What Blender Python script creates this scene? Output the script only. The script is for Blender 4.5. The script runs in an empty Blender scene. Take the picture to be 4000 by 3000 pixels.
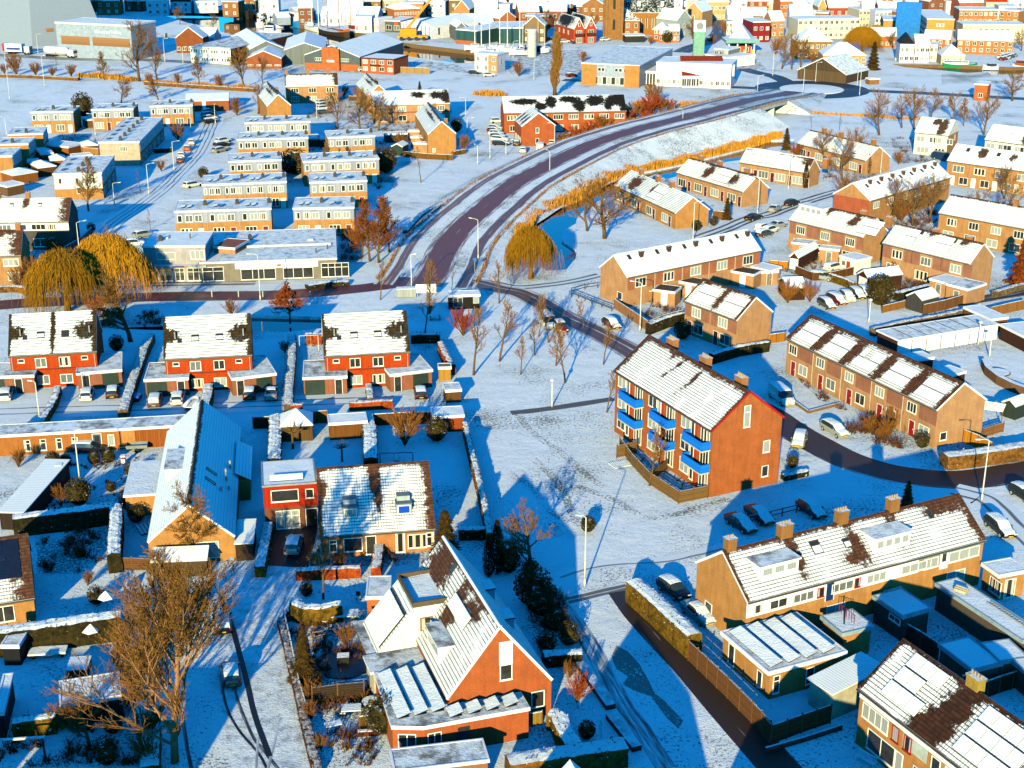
import bpy, math, random
from mathutils import Vector, Matrix, noise
from mathutils.geometry import tessellate_polygon
C = bpy.context.scene.collection
RD = random.Random(7)
PI = math.pi
# ---------------------------------------------------------------- camera model (one photo point on a plane z -> world point)
F, TH, CH = 5547., math.radians(20.5), 70.
def P(x, y, z=0.):
 u = (x-2000)/F; v = (y-1500)/F
 c, s = math.cos(TH), math.sin(TH)
 t = (z-CH)/(-s-v*c)
 return Vector((u*t, (c-v*s)*t, z))
O = [0, 0, .45208]
def tile(c, r): O[:] = [c*1000, r*750, .45208]
def strip(i, k=2212): O[:] = [i*500, 0, 500/k]
def full(): O[:] = [0, 0, 1]
def G(x, y, z=0.): return P(O[0]+x*O[2], O[1]+y*O[2], z)
# ---------------------------------------------------------------- materials
MT = {}
def hexc(h):
 h = h.lstrip('#'); r = []
 for i in (0, 2, 4):
  c = int(h[i:i+2], 16)/255
  r.append(c/12.92 if c <= .04045 else ((c+.055)/1.055)**2.4)
 return tuple(r)+(1,)
class NT:
 def __init__(s, name):
  s.m = bpy.data.materials.new(name); s.m.use_nodes = True
  s.t = s.m.node_tree; s.t.nodes.clear()
  s.out = s.t.nodes.new('ShaderNodeOutputMaterial')
  s.b = s.t.nodes.new('ShaderNodeBsdfPrincipled')
  s.t.links.new(s.b.outputs[0], s.out.inputs[0])
 def n(s, ty, ins={}, **kw):
  d = s.t.nodes.new('ShaderNode'+ty)
  for k, v in kw.items(): setattr(d, k, v)
  for k, v in ins.items(): s.put(d.inputs[k], v)
  return d
 def put(s, i, v):
  if isinstance(v, bpy.types.NodeSocket): s.t.links.new(v, i)
  else: i.default_value = v
 def math(s, op, a, b=0., clamp=False):
  return s.n('Math', {0: a, 1: b}, operation=op, use_clamp=clamp).outputs[0]
 def mix(s, f, a, b):
  d = s.n('Mix', {0: f, 6: a, 7: b}, data_type='RGBA'); return d.outputs[2]
 def noise(s, vec, scale, detail=3., rough=.6):
  d = s.n('TexNoise', {'Scale': scale, 'Detail': detail, 'Roughness': rough})
  if vec is not None: s.put(d.inputs['Vector'], vec)
  return d.outputs[0]
 def ramp(s, f, lo, hi):
  return s.n('MapRange', {0: f, 1: lo, 2: hi, 3: 0., 4: 1.}, interpolation_type='SMOOTHSTEP').outputs[0]
 def uv(s): return s.n('UVMap').outputs[0]
 def obj(s): return s.n('TexCoord').outputs['Object']
 def pos(s): return s.n('NewGeometry').outputs['Position']
 def sep(s, v): return s.n('SeparateXYZ', {0: v}).outputs
 def comb(s, x, y, z=0.): return s.n('CombineXYZ', {0: x, 1: y, 2: z}).outputs[0]
 def bump(s, h, st=.3, d=.05):
  s.put(s.b.inputs['Normal'], s.n('Bump', {'Strength': st, 'Distance': d, 'Height': h}).outputs[0])
 def fin(s, col, rough=.8, spec=.3, metal=0.):
  s.put(s.b.inputs['Base Color'], col); s.put(s.b.inputs['Roughness'], rough)
  s.put(s.b.inputs['Specular IOR Level'], spec); s.put(s.b.inputs['Metallic'], metal)
  return s.m
SNOW = (.80, .82, .84, 1)
def cached(f):
 def g(*a, **kw):
  k = (f.__name__,)+a+tuple(kw.items())
  if k not in MT: MT[k] = f(*a, **kw)
  return MT[k]
 return g
@cached
def plain(h, rough=.7, spec=.3, metal=0., var=.12):
 t = NT('paint_'+h); c = hexc(h)
 n = t.noise(t.obj(), 1.3, 4)
 d = tuple(x*(1-var*1.6) for x in c[:3])+(1,); e = tuple(min(1, x*(1+var)) for x in c[:3])+(1,)
 return t.fin(t.mix(t.ramp(n, .3, .7), d, e), rough, spec, metal)
@cached
def brick(h, mort='8a8078', amt=.22):
 t = NT('brick_'+h); c = hexc(h); uv = t.uv(); xyz = t.sep(uv)
 n1 = t.noise(uv, .55, 4); n2 = t.noise(uv, 6., 2)
 n3 = t.noise(t.comb(t.math('MULTIPLY', xyz[0], 2.2), t.math('MULTIPLY', xyz[1], .25)), 1., 3)
 d = tuple(x*.58 for x in c[:3])+(1,); e = tuple(min(1, x*1.32) for x in c[:3])+(1,)
 col = t.mix(t.ramp(t.math('ADD', t.math('MULTIPLY', n1, .4), t.math('ADD', t.math('MULTIPLY', n2, .3), t.math('MULTIPLY', n3, .3))), .25, .75), d, e)
 row = t.math('FRACT', t.math('DIVIDE', xyz[1], .13))
 ln = t.math('LESS_THAN', row, .2)
 off = t.math('MULTIPLY', t.math('FLOOR', t.math('DIVIDE', xyz[1], .13)), .5)
 cl = t.math('LESS_THAN', t.math('FRACT', t.math('ADD', t.math('DIVIDE', xyz[0], .32), off)), .08)
 k = t.math('MULTIPLY', t.math('MAXIMUM', ln, cl), amt)
 return t.fin(t.mix(k, col, hexc(mort)), .9, .15)
@cached
def boards(h, step=.16, vert=True, dark=.35, rough=.8):
 t = NT('boards_'+h); c = hexc(h); uv = t.uv(); xyz = t.sep(uv)
 a = xyz[0] if vert else xyz[1]
 q = t.math('DIVIDE', a, step)
 ln = t.math('LESS_THAN', t.math('FRACT', q), .16)
 w = t.n('TexWhiteNoise', {'W': t.math('FLOOR', q)}, noise_dimensions='1D').outputs[0]
 n = t.noise(uv, 2.5, 3)
 d = tuple(x*.7 for x in c[:3])+(1,); e = tuple(min(1, x*1.2) for x in c[:3])+(1,)
 col = t.mix(t.math('ADD', t.math('MULTIPLY', w, .5), t.math('MULTIPLY', n, .5)), d, e)
 return t.fin(t.mix(t.math('MULTIPLY', ln, 1-dark), col, tuple(x*.25 for x in c[:3])+(1,)), rough, .2)
@cached
def snow(kind='clean'):
 t = NT('snow_'+kind); p = t.pos()
 n1 = t.noise(p, .35, 4); n2 = t.noise(p, 5., 4, .7)
 col = t.mix(t.math('ADD', t.math('MULTIPLY', n1, .5), t.math('MULTIPLY', n2, .5)), (.6, .64, .69, 1), (.93, .93, .94, 1))
 h = t.math('ADD', t.math('MULTIPLY', n2, .5), n1)
 if kind in ('lawn', 'field', 'trodden', 'bank', 'grass'):
  big = t.noise(p, .09, 3); fine = t.noise(p, 3.2 if kind != 'field' else 1.6, 5, .75)
  lo = {'lawn': .585, 'field': .7, 'trodden': .52, 'bank': .55, 'grass': .40}[kind]
  k = t.ramp(t.math('ADD', fine, t.math('MULTIPLY', t.math('SUBTRACT', big, .5), .55)), lo, lo+.1)
  col = t.mix(t.math('MULTIPLY', k, .8), col, (.09, .075, .045, 1))
  h = t.math('SUBTRACT', h, t.math('MULTIPLY', k, .7))
 if kind == 'melt':
  k = t.ramp(t.noise(p, .5, 4, .7), .4, .66)
  col = t.mix(k, col, (.17, .16, .155, 1))
 if kind == 'thin':
  k = t.ramp(t.noise(p, .8, 5, .7), .42, .7)
  col = t.mix(t.math('MULTIPLY', k, .75), col, (.24, .24, .25, 1))
 t.bump(h, 1., .2)
 return t.fin(col, .75, .2)
@cached
def roofm(h, rows=.36, cols=0., ls=.75, cov=.0):
 """tiled roof under snow; the mesh attribute 'bare' says where the snow has slid or melted off"""
 t = NT('snowy_roof_'+h); c = hexc(h); uv = t.uv(); xyz = t.sep(uv); p = t.pos()
 bare = t.n('Attribute', attribute_name='bare').outputs['Fac']
 nf = t.noise(uv, 1.5, 5, .8); nb = t.noise(p, .45, 3)
 m = t.math('ADD', bare, t.math('MULTIPLY', t.math('SUBTRACT', t.math('ADD', t.math('MULTIPLY', nf, .75), t.math('MULTIPLY', nb, .25)), .5), 2.4))
 k = t.ramp(t.math('ADD', m, cov), .42, .6)
 fr = t.math('FRACT', t.math('DIVIDE', xyz[1], rows))
 ln = t.math('MULTIPLY', t.math('LESS_THAN', fr, .24), t.ramp(t.math('ADD', nb, t.math('MULTIPLY', bare, .6)), .22, .5))
 if cols:
  cf = t.math('LESS_THAN', t.math('FRACT', t.math('DIVIDE', xyz[0], cols)), .22)
  ln = t.math('MAXIMUM', ln, t.math('MULTIPLY', cf, t.ramp(t.math('ADD', m, .4), .2, .7)))
 k2 = t.math('MAXIMUM', k, t.math('MULTIPLY', ln, ls))
 wn = t.n('TexWhiteNoise', {'Vector': t.comb(t.math('FLOOR', t.math('DIVIDE', xyz[0], .25)), t.math('FLOOR', t.math('DIVIDE', xyz[1], rows)))}, noise_dimensions='2D').outputs[0]
 d = tuple(x*.6 for x in c[:3])+(1,); e = tuple(min(1, x*1.35) for x in c[:3])+(1,)
 tc = t.mix(wn, d, e)
 tc = t.mix(t.math('MULTIPLY', t.math('LESS_THAN', fr, .3), .6), tc, tuple(x*.3 for x in c[:3])+(1,))
 col = t.mix(k2, t.mix(nf, (.72, .745, .77, 1), (.84, .85, .87, 1)), tc)
 t.bump(t.math('SUBTRACT', fr, t.math('MULTIPLY', k2, .8)), .45, .06)
 return t.fin(col, .75, .2)
@cached
def roadm(h, snowamt=.5, tracks=(-1.6, -.3, .9, 2.1), tw=.45, rough=.55):
 """road surface under packed snow, worn through along the wheel tracks (uv: metres across, metres along)"""
 t = NT('road_'+h); c = hexc(h); uv = t.uv(); x, y, _ = t.sep(uv)
 st = t.noise(t.comb(t.math('MULTIPLY', x, 2.6), t.math('MULTIPLY', y, .16)), 1., 4, .65)
 bl = t.noise(t.comb(t.math('MULTIPLY', x, .6), t.math('MULTIPLY', y, .12)), 1., 3)
 wob = t.math('MULTIPLY', t.math('SUBTRACT', t.noise(t.comb(0., t.math('MULTIPLY', y, .07)), 1., 2), .5), .7)
 xs = t.math('ADD', x, wob)
 tr = None
 for q in tracks:
  dd = t.math('DIVIDE', t.math('ABSOLUTE', t.math('SUBTRACT', xs, q)), tw)
  g = t.math('SUBTRACT', 1., dd, True)
  tr = g if tr is None else t.math('MAXIMUM', tr, g)
 wet = t.math('ADD', t.math('MULTIPLY', st, .75), t.math('MULTIPLY', bl, .45))
 wet = t.math('ADD', wet, t.math('MULTIPLY', tr, .6)) if tr is not None else wet
 k = t.ramp(wet, snowamt+.12, snowamt+.42)
 n = t.noise(uv, 3., 3)
 d = tuple(v*.7 for v in c[:3])+(1,); e = tuple(min(1, v*1.25) for v in c[:3])+(1,)
 col = t.mix(k, t.mix(n, (.62, .65, .69, 1), (.78, .8, .83, 1)), t.mix(n, d, e))
 t.bump(t.math('ADD', t.math('MULTIPLY', n, .4), t.math('SUBTRACT', 1., k)), .5, .04)
 return t.fin(col, rough, .35)
@cached
def foliage(h, h2, snowtop=0., lo=.55):
 t = NT('leaf_'+h); p = t.pos()
 n = t.noise(p, 2.2, 4, .7); n2 = t.noise(p, .5, 2)
 col = t.mix(t.ramp(t.math('ADD', t.math('MULTIPLY', n, .7), t.math('MULTIPLY', n2, .3)), .35, .65), hexc(h), hexc(h2))
 if snowtop:
  nz = t.sep(t.n('NewGeometry').outputs['Normal'])[2]
  k = t.ramp(t.math('ADD', nz, t.math('MULTIPLY', t.math('SUBTRACT', n, .5), 1.1)), lo, lo+.25)
  col = t.mix(t.math('MULTIPLY', k, snowtop), col, SNOW)
 t.bump(t.noise(p, 7., 3, .8), .9, .12)
 return t.fin(col, .85, .15)
@cached
def bark(h, h2):
 t = NT('bark_'+h); n = t.noise(t.pos(), 1.5, 3)
 return t.fin(t.mix(n, hexc(h), hexc(h2)), .9, .1)
@cached
def glass(kind):
 t = NT('window_glass_'+kind); uv = t.uv(); x, y, _ = t.sep(uv)
 oi = t.n('ObjectInfo').outputs['Random']
 if kind == 'dark':
  n = t.noise(t.obj(), 2., 2); col = t.mix(n, (.008, .009, .011, 1), (.05, .045, .04, 1))
 elif kind == 'net':      # net curtains behind the pane
  f = t.math('FRACT', t.math('DIVIDE', x, .22))
  col = t.mix(t.math('ABSOLUTE', t.math('SUBTRACT', f, .5)), (.24, .25, .26, 1), (.5, .5, .5, 1))
 elif kind == 'drape':
  f = t.math('FRACT', t.math('DIVIDE', x, .8))
  k = t.math('LESS_THAN', t.math('ABSOLUTE', t.math('SUBTRACT', f, t.math('ADD', .3, t.math('MULTIPLY', oi, .4)))), .2)
  col = t.mix(k, (.02, .018, .016, 1), (.5, .42, .36, 1))
 elif kind == 'grey': col = t.mix(t.noise(t.obj(), 1.5, 2), (.06, .065, .07, 1), (.2, .21, .22, 1))
 elif kind == 'blue': col = hexc('1746b8')
 else: col = (.02, .03, .035, 1)
 return t.fin(col, .08, .6)
@cached
def watm(h='0b2a40', sc=.5):
 t = NT('water_'+h); n = t.noise(t.pos(), sc, 3)
 t.bump(n, .06, .2)
 return t.fin(t.mix(t.noise(t.pos(), .06, 3), hexc(h), tuple(v*1.7 for v in hexc(h)[:3])+(1,)), .04, .6)
WHITE = plain('eceaf6', .6, .3, 0., .06)
TRIM = plain('e0deea', .6, .3, 0., .05)
DARK = plain('1c1a19', .6)
GREY = plain('8b8d8f', .6)
STEEL = plain('aeb2b4', .45, .5, .3)
# ---------------------------------------------------------------- meshes
class MB:
 def __init__(s): s.V = []; s.F = []; s.M = []; s.U = []; s.A = {}
 def face(s, pts, m=0, uv=None):
  i = len(s.V); s.V += [tuple(p) for p in pts]; s.F.append(tuple(range(i, i+len(pts)))); s.M.append(m); s.U.append(uv)
 def box(s, x0, y0, z0, x1, y1, z1, m=0, mt=None, nobot=False):
  a = [(x0, y0, z0), (x1, y0, z0), (x1, y1, z0), (x0, y1, z0), (x0, y0, z1), (x1, y0, z1), (x1, y1, z1), (x0, y1, z1)]
  i = len(s.V); s.V += a
  fs = [(0, 1, 5, 4), (1, 2, 6, 5), (2, 3, 7, 6), (3, 0, 4, 7), (4, 5, 6, 7)] + ([] if nobot else [(3, 2, 1, 0)])
  for k, f in enumerate(fs):
   s.F.append(tuple(i+j for j in f)); s.M.append(m if k != 4 or mt is None else mt); s.U.append(None)
 def obox(s, o, ux, uy, uz, m=0, mt=None):
  o = Vector(o); ux = Vector(ux); uy = Vector(uy); uz = Vector(uz)
  a = [o, o+ux, o+ux+uy, o+uy]; a += [p+uz for p in a]
  i = len(s.V); s.V += [tuple(p) for p in a]
  for k, f in enumerate([(0, 1, 5, 4), (1, 2, 6, 5), (2, 3, 7, 6), (3, 0, 4, 7), (4, 5, 6, 7), (3, 2, 1, 0)]):
   s.F.append(tuple(i+j for j in f)); s.M.append(m if k != 4 or mt is None else mt); s.U.append(None)
 def prism(s, poly, z0, z1, m=0, mt=None, bot=True):
  n = len(poly)
  a = sum(poly[i][0]*poly[(i+1) % n][1]-poly[(i+1) % n][0]*poly[i][1] for i in range(n))
  if a < 0: poly = poly[::-1]
  lo = [(p[0], p[1], z0) for p in poly]; hi = [(p[0], p[1], z1) for p in poly]
  for i in range(n):
   j = (i+1) % n; s.face([lo[i], lo[j], hi[j], hi[i]], m)
  s.face(hi, m if mt is None else mt)
  if bot: s.face(lo[::-1], m)
 def tube(s, pts, rs, n=5, m=0, cap=True):
  pts = [Vector(p) for p in pts]; rings = []; k = len(pts)
  for i, p in enumerate(pts):
   d = (pts[min(i+1, k-1)]-pts[max(i-1, 0)])
   if d.length < 1e-6: d = Vector((0, 0, 1))
   d.normalize(); a = d.cross(Vector((.3, .2, 1)) if abs(d.z) < .95 else Vector((1, 0, 0))).normalized(); b = d.cross(a)
   i0 = len(s.V)
   for j in range(n):
    t = 2*PI*j/n; q = p+(a*math.cos(t)+b*math.sin(t))*rs[i]; s.V.append((q.x, q.y, q.z))
   rings.append(i0)
  for i in range(k-1):
   for j in range(n):
    j2 = (j+1) % n
    s.F.append((rings[i]+j, rings[i]+j2, rings[i+1]+j2, rings[i+1]+j)); s.M.append(m); s.U.append(0)
  if cap:
   s.F.append(tuple(rings[-1]+j for j in range(n))); s.M.append(m); s.U.append(0)
   s.F.append(tuple(rings[0]+j for j in range(n))[::-1]); s.M.append(m); s.U.append(0)
 def cyl(s, x, y, z0, z1, r0, r1=None, n=12, m=0): s.tube([(x, y, z0), (x, y, z1)], [r0, r0 if r1 is None else r1], n, m)
 def blob(s, c, r, nu=12, nv=8, m=0, amp=.12, seed=0, flat=False):
  c = Vector(c); i0 = len(s.V); off = Vector((seed*3.1, seed*1.7, 0))
  for j in range(nv+1):
   t = PI*j/nv
   for i in range(nu):
    f = 2*PI*i/nu; d = Vector((math.sin(t)*math.cos(f), math.sin(t)*math.sin(f), math.cos(t)))
    q = 1+amp*2*noise.noise(d*2.2+off)
    s.V.append((c.x+d.x*r[0]*q, c.y+d.y*r[1]*q, max(c.z+d.z*r[2]*q, 0.0)))
  for j in range(nv):
   for i in range(nu):
    i2 = (i+1) % nu
    s.F.append((i0+j*nu+i, i0+(j+1)*nu+i, i0+(j+1)*nu+i2, i0+j*nu+i2)); s.M.append(m); s.U.append(0)
 def mesh(s, name, mats, smooth=False):
  me = bpy.data.meshes.new(name); me.from_pydata(s.V, [], s.F)
  for m in mats: me.materials.append(m)
  me.polygons.foreach_set('material_index', s.M)
  uvl = me.uv_layers.new(name='UVMap'); co = []
  V = s.V
  for f, u in zip(s.F, s.U):
   if u == 0: co += [0., 0.]*len(f); continue
   if u:
    for q in u: co += [q[0], q[1]]
    continue
   p0, p1, p2 = Vector(V[f[0]]), Vector(V[f[1]]), Vector(V[f[2]])
   nn = (p1-p0).cross(p2-p0)
   if nn.length < 1e-9: nn = Vector((0, 0, 1))
   nn.normalize()
   if abs(nn.z) > .97: ua, va = Vector((1, 0, 0)), Vector((0, 1, 0))
   else:
    ua = Vector((-nn.y, nn.x, 0)).normalized(); va = nn.cross(ua)
   for i in f: q = Vector(V[i]); co += [q.dot(ua), q.dot(va)]
  uvl.data.foreach_set('uv', co)
  for k, vals in s.A.items():
   at = me.attributes.new(k, 'FLOAT', 'POINT'); at.data.foreach_set('value', vals+[0.]*(len(V)-len(vals)))
  if smooth: me.polygons.foreach_set('use_smooth', [True]*len(s.F))
  me.update(); return me
 def build(s, name, mats, parent=None, smooth=False):
  return put(name, s.mesh(name, mats if isinstance(mats, (list, tuple)) else [mats], smooth), parent)
KIDS = {}
def put(name, me, parent=None, M=None):
 o = bpy.data.objects.new(name, me); C.objects.link(o)
 if parent is not None: o.parent = parent; KIDS.setdefault(parent.name, []).append(o)
 if M is not None: o.matrix_local = M
 return o
SEEN = {}
def tag(o, label, cat, group=None, kind=None):
 if label:
  label = ' '.join(label.split()); SEEN.setdefault(label, []).append(o.name); o['label'] = label
 if cat: o['category'] = cat
 if group: o['group'] = group
 if kind: o['kind'] = kind
 return o
def thing(name, label, cat, loc, rz=0., group=None):
 o = bpy.data.objects.new(name, None); C.objects.link(o)
 o.location = loc; o.rotation_euler = (0, 0, rz); o.empty_display_size = .5
 return tag(o, label, cat, group)
def struct(name, mb, mats, smooth=False):
 o = mb.build(name, mats, None, smooth); o['kind'] = 'structure'; return o
def dup(r, loc, rz, sc=1., label=None, group=None):
 c = r.copy(); C.objects.link(c); c.location = loc; c.rotation_euler = (0, 0, rz)
 c.scale = sc if isinstance(sc, (tuple, list)) else (sc, sc, sc)
 def rec(src, dst):
  for ch in KIDS.get(src.name, ()):
   d = ch.copy(); C.objects.link(d); d.parent = dst; KIDS.setdefault(dst.name, []).append(d); rec(ch, d)
 rec(r, c)
 if label: tag(c, label, None)
 if group: c['group'] = group
 elif 'group' in c: del c['group']
 return c
def setmat(o, i, m):
 o.material_slots[i].link = 'OBJECT'; o.material_slots[i].material = m
# ---------------------------------------------------------------- buildings
WC = {}
def wmesh(w, h, n, fc, gk, far, rows=1):
 k = (round(w, 2), round(h, 2), n, fc, gk, far, rows)
 if k in WC: return WC[k]
 f = MB(); g = MB(); t = .075 if not far else .085; d = .06
 f.box(-w/2, -d, 0, w/2, .02, t); f.box(-w/2, -d, h-t, w/2, .02, h)
 f.box(-w/2, -d, t, -w/2+t, .02, h-t); f.box(w/2-t, -d, t, w/2, .02, h-t)
 if not far: f.box(-w/2-.05, -d-.06, -.06, w/2+.05, .02, -.002)
 iw = w-2*t
 for i in range(1, n):
  x = -w/2+t+iw*i/n; f.box(x-t/2, -d+.01, t, x+t/2, .02, h-t)
 for i in range(1, rows):
  z = t+(h-2*t)*(1-.3*i); f.box(-w/2+t, -d+.015, z-t/2, w/2-t, .02, z+t/2)
 gb = f if far else g
 gb.face([(-w/2+t*.5, -.025, t*.5), (w/2-t*.5, -.025, t*.5), (w/2-t*.5, -.025, h-t*.5), (-w/2+t*.5, -.025, h-t*.5)], 1 if far else 0)
 fm = plain(fc, .5, .4, 0., .05); gm = glass(gk)
 WC[k] = (f.mesh('window', [fm, gm] if far else [fm]), None if far else g.mesh('pane', [gm]))
 return WC[k]
GK = ['dark', 'net', 'drape', 'dark', 'grey', 'dark', 'grey', 'net']
class B: pass
def facem(b, face, u, z):
 W, D, ox, oy = b.W, b.D, b.ox, b.oy
 if face == 'f': return Matrix.Translation((u, oy, z))
 if face == 'b': return Matrix.Translation((W-u, D-oy, z)) @ Matrix.Rotation(PI, 4, 'Z')
 if face == 'r': return Matrix.Translation((W-ox, u, z)) @ Matrix.Rotation(PI/2, 4, 'Z')
 return Matrix.Translation((ox, D-u, z)) @ Matrix.Rotation(-PI/2, 4, 'Z')
def win(b, face, u, z, w, h, n=2, gk=None, fc='efeeea', rows=1, off=0., label=None):
 gk = gk or RD.choice(GK)
 fm, gm = wmesh(w, h, n, fc, gk, b.far, rows)
 M = facem(b, face, u, z) @ Matrix.Translation((0, -off-.004, 0))
 o = put('window', fm, b.root, M)
 if label: o['label'] = label
 if gm: put('pane', gm, o)
 return o
def door(b, face, u, z, w=.95, h=2.1, col='7a2018', off=0., name='door', label=None, kind='plain'):
 k = ('door', w, h, col, kind, name)
 if k not in WC:
  m = MB(); m.box(-w/2-.07, -.05, 0, -w/2, .02, h+.07, 0); m.box(w/2, -.05, 0, w/2+.07, .02, h+.07, 0); m.box(-w/2, -.05, h, w/2, .02, h+.07, 0)
  m.box(-w/2, -.03, 0, w/2, .02, h, 1)
  if kind == 'glazed': m.box(-w*.3, -.04, h*.4, w*.3, -.03, h*.9, 2)
  if kind == 'panel':
   for i in range(1, 4): m.box(-w/2, -.036, h*i/4-.02, w/2, -.03, h*i/4+.02, 2)
  if kind == 'plain': m.box(w*.3, -.08, h*.45, w*.36, -.03, h*.52, 0)
  WC[k] = m.mesh(name, [TRIM, plain(col, .5), glass('dark') if kind == 'glazed' else DARK])
 o = put(name, WC[k], b.root, facem(b, face, u, z) @ Matrix.Translation((0, -off-.004, 0)))
 if label: o['label'] = label
 return o
def bld(name, label, cat, A, Bp, ze, dep, roof='gable', rh=3., wall=None, rm=None, oy=.3, ox=.12, bare=(), endbare=(0, 0), ridgebare=0., eavebare=0.,
  group=None, far=False, trim=None, fasc=.0, z0=0., chim=(), base=None, res=.7, hip=0., topmat=None, snowback=None, gut=True, rough_wall=None):
 a = G(A[0], A[1], ze); c = G(Bp[0], Bp[1], ze)
 d = c-a; W = math.hypot(d.x, d.y); rz = math.atan2(d.y, d.x)
 if isinstance(dep, (tuple, list)):
  q = G(dep[0], dep[1], ze); nrm = Vector((-math.sin(rz), math.cos(rz), 0))
  D = max((q-a).dot(nrm), 1.)
 else: D = dep
 b = B(); b.W, b.D, b.ze, b.rh, b.ox, b.oy, b.far, b.kind = W, D, ze, rh, ox, oy, far, roof
 wall = wall or brick('a8703f'); rm = rm or roofm('5a3a26'); trim = trim or TRIM
 b.root = thing(name, label, cat, (a.x, a.y, z0), rz, group); ze -= z0; b.ze = ze; b.rz = rz
 R = b.root; w = MB(); r = MB()
 x0, x1, y0, y1 = ox, W-ox, oy, D-oy
 if roof in ('flat',):
  w.box(x0, y0, 0, x1, y1, ze-.15, 0, nobot=True); w.build('wall', [wall], R)
  f = fasc or .35
  r.box(0, 0, ze-f, W, D, ze-.06, 0);
  e = .16
  for bx in ((0, 0, W, e), (0, D-e, W, D), (0, e, e, D-e), (W-e, e, W, D-e)): r.box(bx[0], bx[1], ze-.06, bx[2], bx[3], ze+.05, 0, 0)
  r.box(e, e, ze-.06, W-e, D-e, ze+.0, 1, 1)
  b.roof = r.build('roof', [trim, topmat or snow('clean')], R)
 elif roof == 'mono':   # falls towards the front
  t = .12; zr = ze+rh
  def zr_(y): return ze+rh*(y-0)/D
  w.face([(x0, y0, 0), (x1, y0, 0), (x1, y0, zr_(y0)-t), (x0, y0, zr_(y0)-t)]); w.face([(x1, y1, 0), (x0, y1, 0), (x0, y1, zr_(y1)-t), (x1, y1, zr_(y1)-t)])
  w.face([(x1, y0, 0), (x1, y1, 0), (x1, y1, zr_(y1)-t), (x1, y0, zr_(y0)-t)]); w.face([(x0, y1, 0), (x0, y0, 0), (x0, y0, zr_(y0)-t), (x0, y1, zr_(y1)-t)])
  w.build('wall', [wall], R)
  slab(b, r, (0, 0, ze), (W, 0, 0), (0, D, rh), t, bare, 'f', endbare, ridgebare, eavebare, res)
  b.roof = r.build('roof', [rm, trim], R)
 elif roof in ('gable', 'gabley'):
  t = .24
  if roof == 'gable':
   hd = D/2; sl = rh/hd
   def zz(y): return ze-t+min(y, D-y)*sl
   w.face([(x0, y0, 0), (x1, y0, 0), (x1, y0, zz(y0)), (x0, y0, zz(y0))]); w.face([(x1, y1, 0), (x0, y1, 0), (x0, y1, zz(y1)), (x1, y1, zz(y1))])
   w.face([(x1, y0, 0), (x1, y1, 0), (x1, y1, zz(y1)), (x1, hd, zz(hd)), (x1, y0, zz(y0))])
   w.face([(x0, y1, 0), (x0, y0, 0), (x0, y0, zz(y0)), (x0, hd, zz(hd)), (x0, y1, zz(y1))])
   slab(b, r, (0, 0, ze), (W, 0, 0), (0, hd, rh), t, bare, 'f', endbare, ridgebare, eavebare, res)
   slab(b, r, (W, D, ze), (-W, 0, 0), (0, -hd, rh), t, bare, 'b', endbare[::-1], ridgebare, eavebare, res)
   if gut:
    g = MB(); g.box(0, -.1, ze-.2, W, .0, ze-.06); g.build('gutter', [plain('4a4642') if not far else trim], R)
  else:
   hd = W/2; sl = rh/hd
   def zz(x): return ze-t+min(x, W-x)*sl
   w.face([(x0, y0, 0), (x1, y0, 0), (x1, y0, zz(x1)), (hd, y0, zz(hd)), (x0, y0, zz(x0))])
   w.face([(x1, y1, 0), (x0, y1, 0), (x0, y1, zz(x0)), (hd, y1, zz(hd)), (x1, y1, zz(x1))])
   w.face([(x1, y0, 0), (x1, y1, 0), (x1, y1, zz(x1)), (x1, y0, zz(x1))]); w.face([(x0, y1, 0), (x0, y0, 0), (x0, y0, zz(x0)), (x0, y1, zz(x0))])
   slab(b, r, (0, D, ze), (0, -D, 0), (hd, 0, rh), t, bare, 'l', endbare, ridgebare, eavebare, res)
   slab(b, r, (W, 0, ze), (0, D, 0), (-hd, 0, rh), t, bare, 'r', endbare, ridgebare, eavebare, res)
  w.build('wall', [wall], R)
  b.roof = r.build('roof', [rm, trim], R)
 elif roof == 'hip':
  w.box(x0, y0, 0, x1, y1, ze-.05, 0, nobot=True); w.build('wall', [wall], R)
  h = hip or min(W, D)/2*.99; hy = D/2 if not hip or hip >= D/2 else hip
  if W >= D: p = [(min(h, W/2-.01), D/2), (W-min(h, W/2-.01), D/2)]
  else: p = [(W/2, min(h, D/2-.01)), (W/2, D-min(h, D/2-.01))]
  z1 = ze+rh; e = [(0, 0, ze), (W, 0, ze), (W, D, ze), (0, D, ze)]; q0 = (*p[0], z1); q1 = (*p[1], z1)
  r.box(0, 0, ze-.2, W, D, ze-.01, 1)
  if W >= D: fs = [[e[0], e[1], q1, q0], [e[1], e[2], q1], [e[2], e[3], q0, q1], [e[3], e[0], q0]]
  else: fs = [[e[0], e[1], q0], [e[1], e[2], q1, q0], [e[2], e[3], q1], [e[3], e[0], q0, q1]]
  for f in fs: r.face(f, 0)
  b.roof = r.build('roof', [rm, trim], R)
 for cspec in chim: chimney(b, *cspec)
 return b
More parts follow.
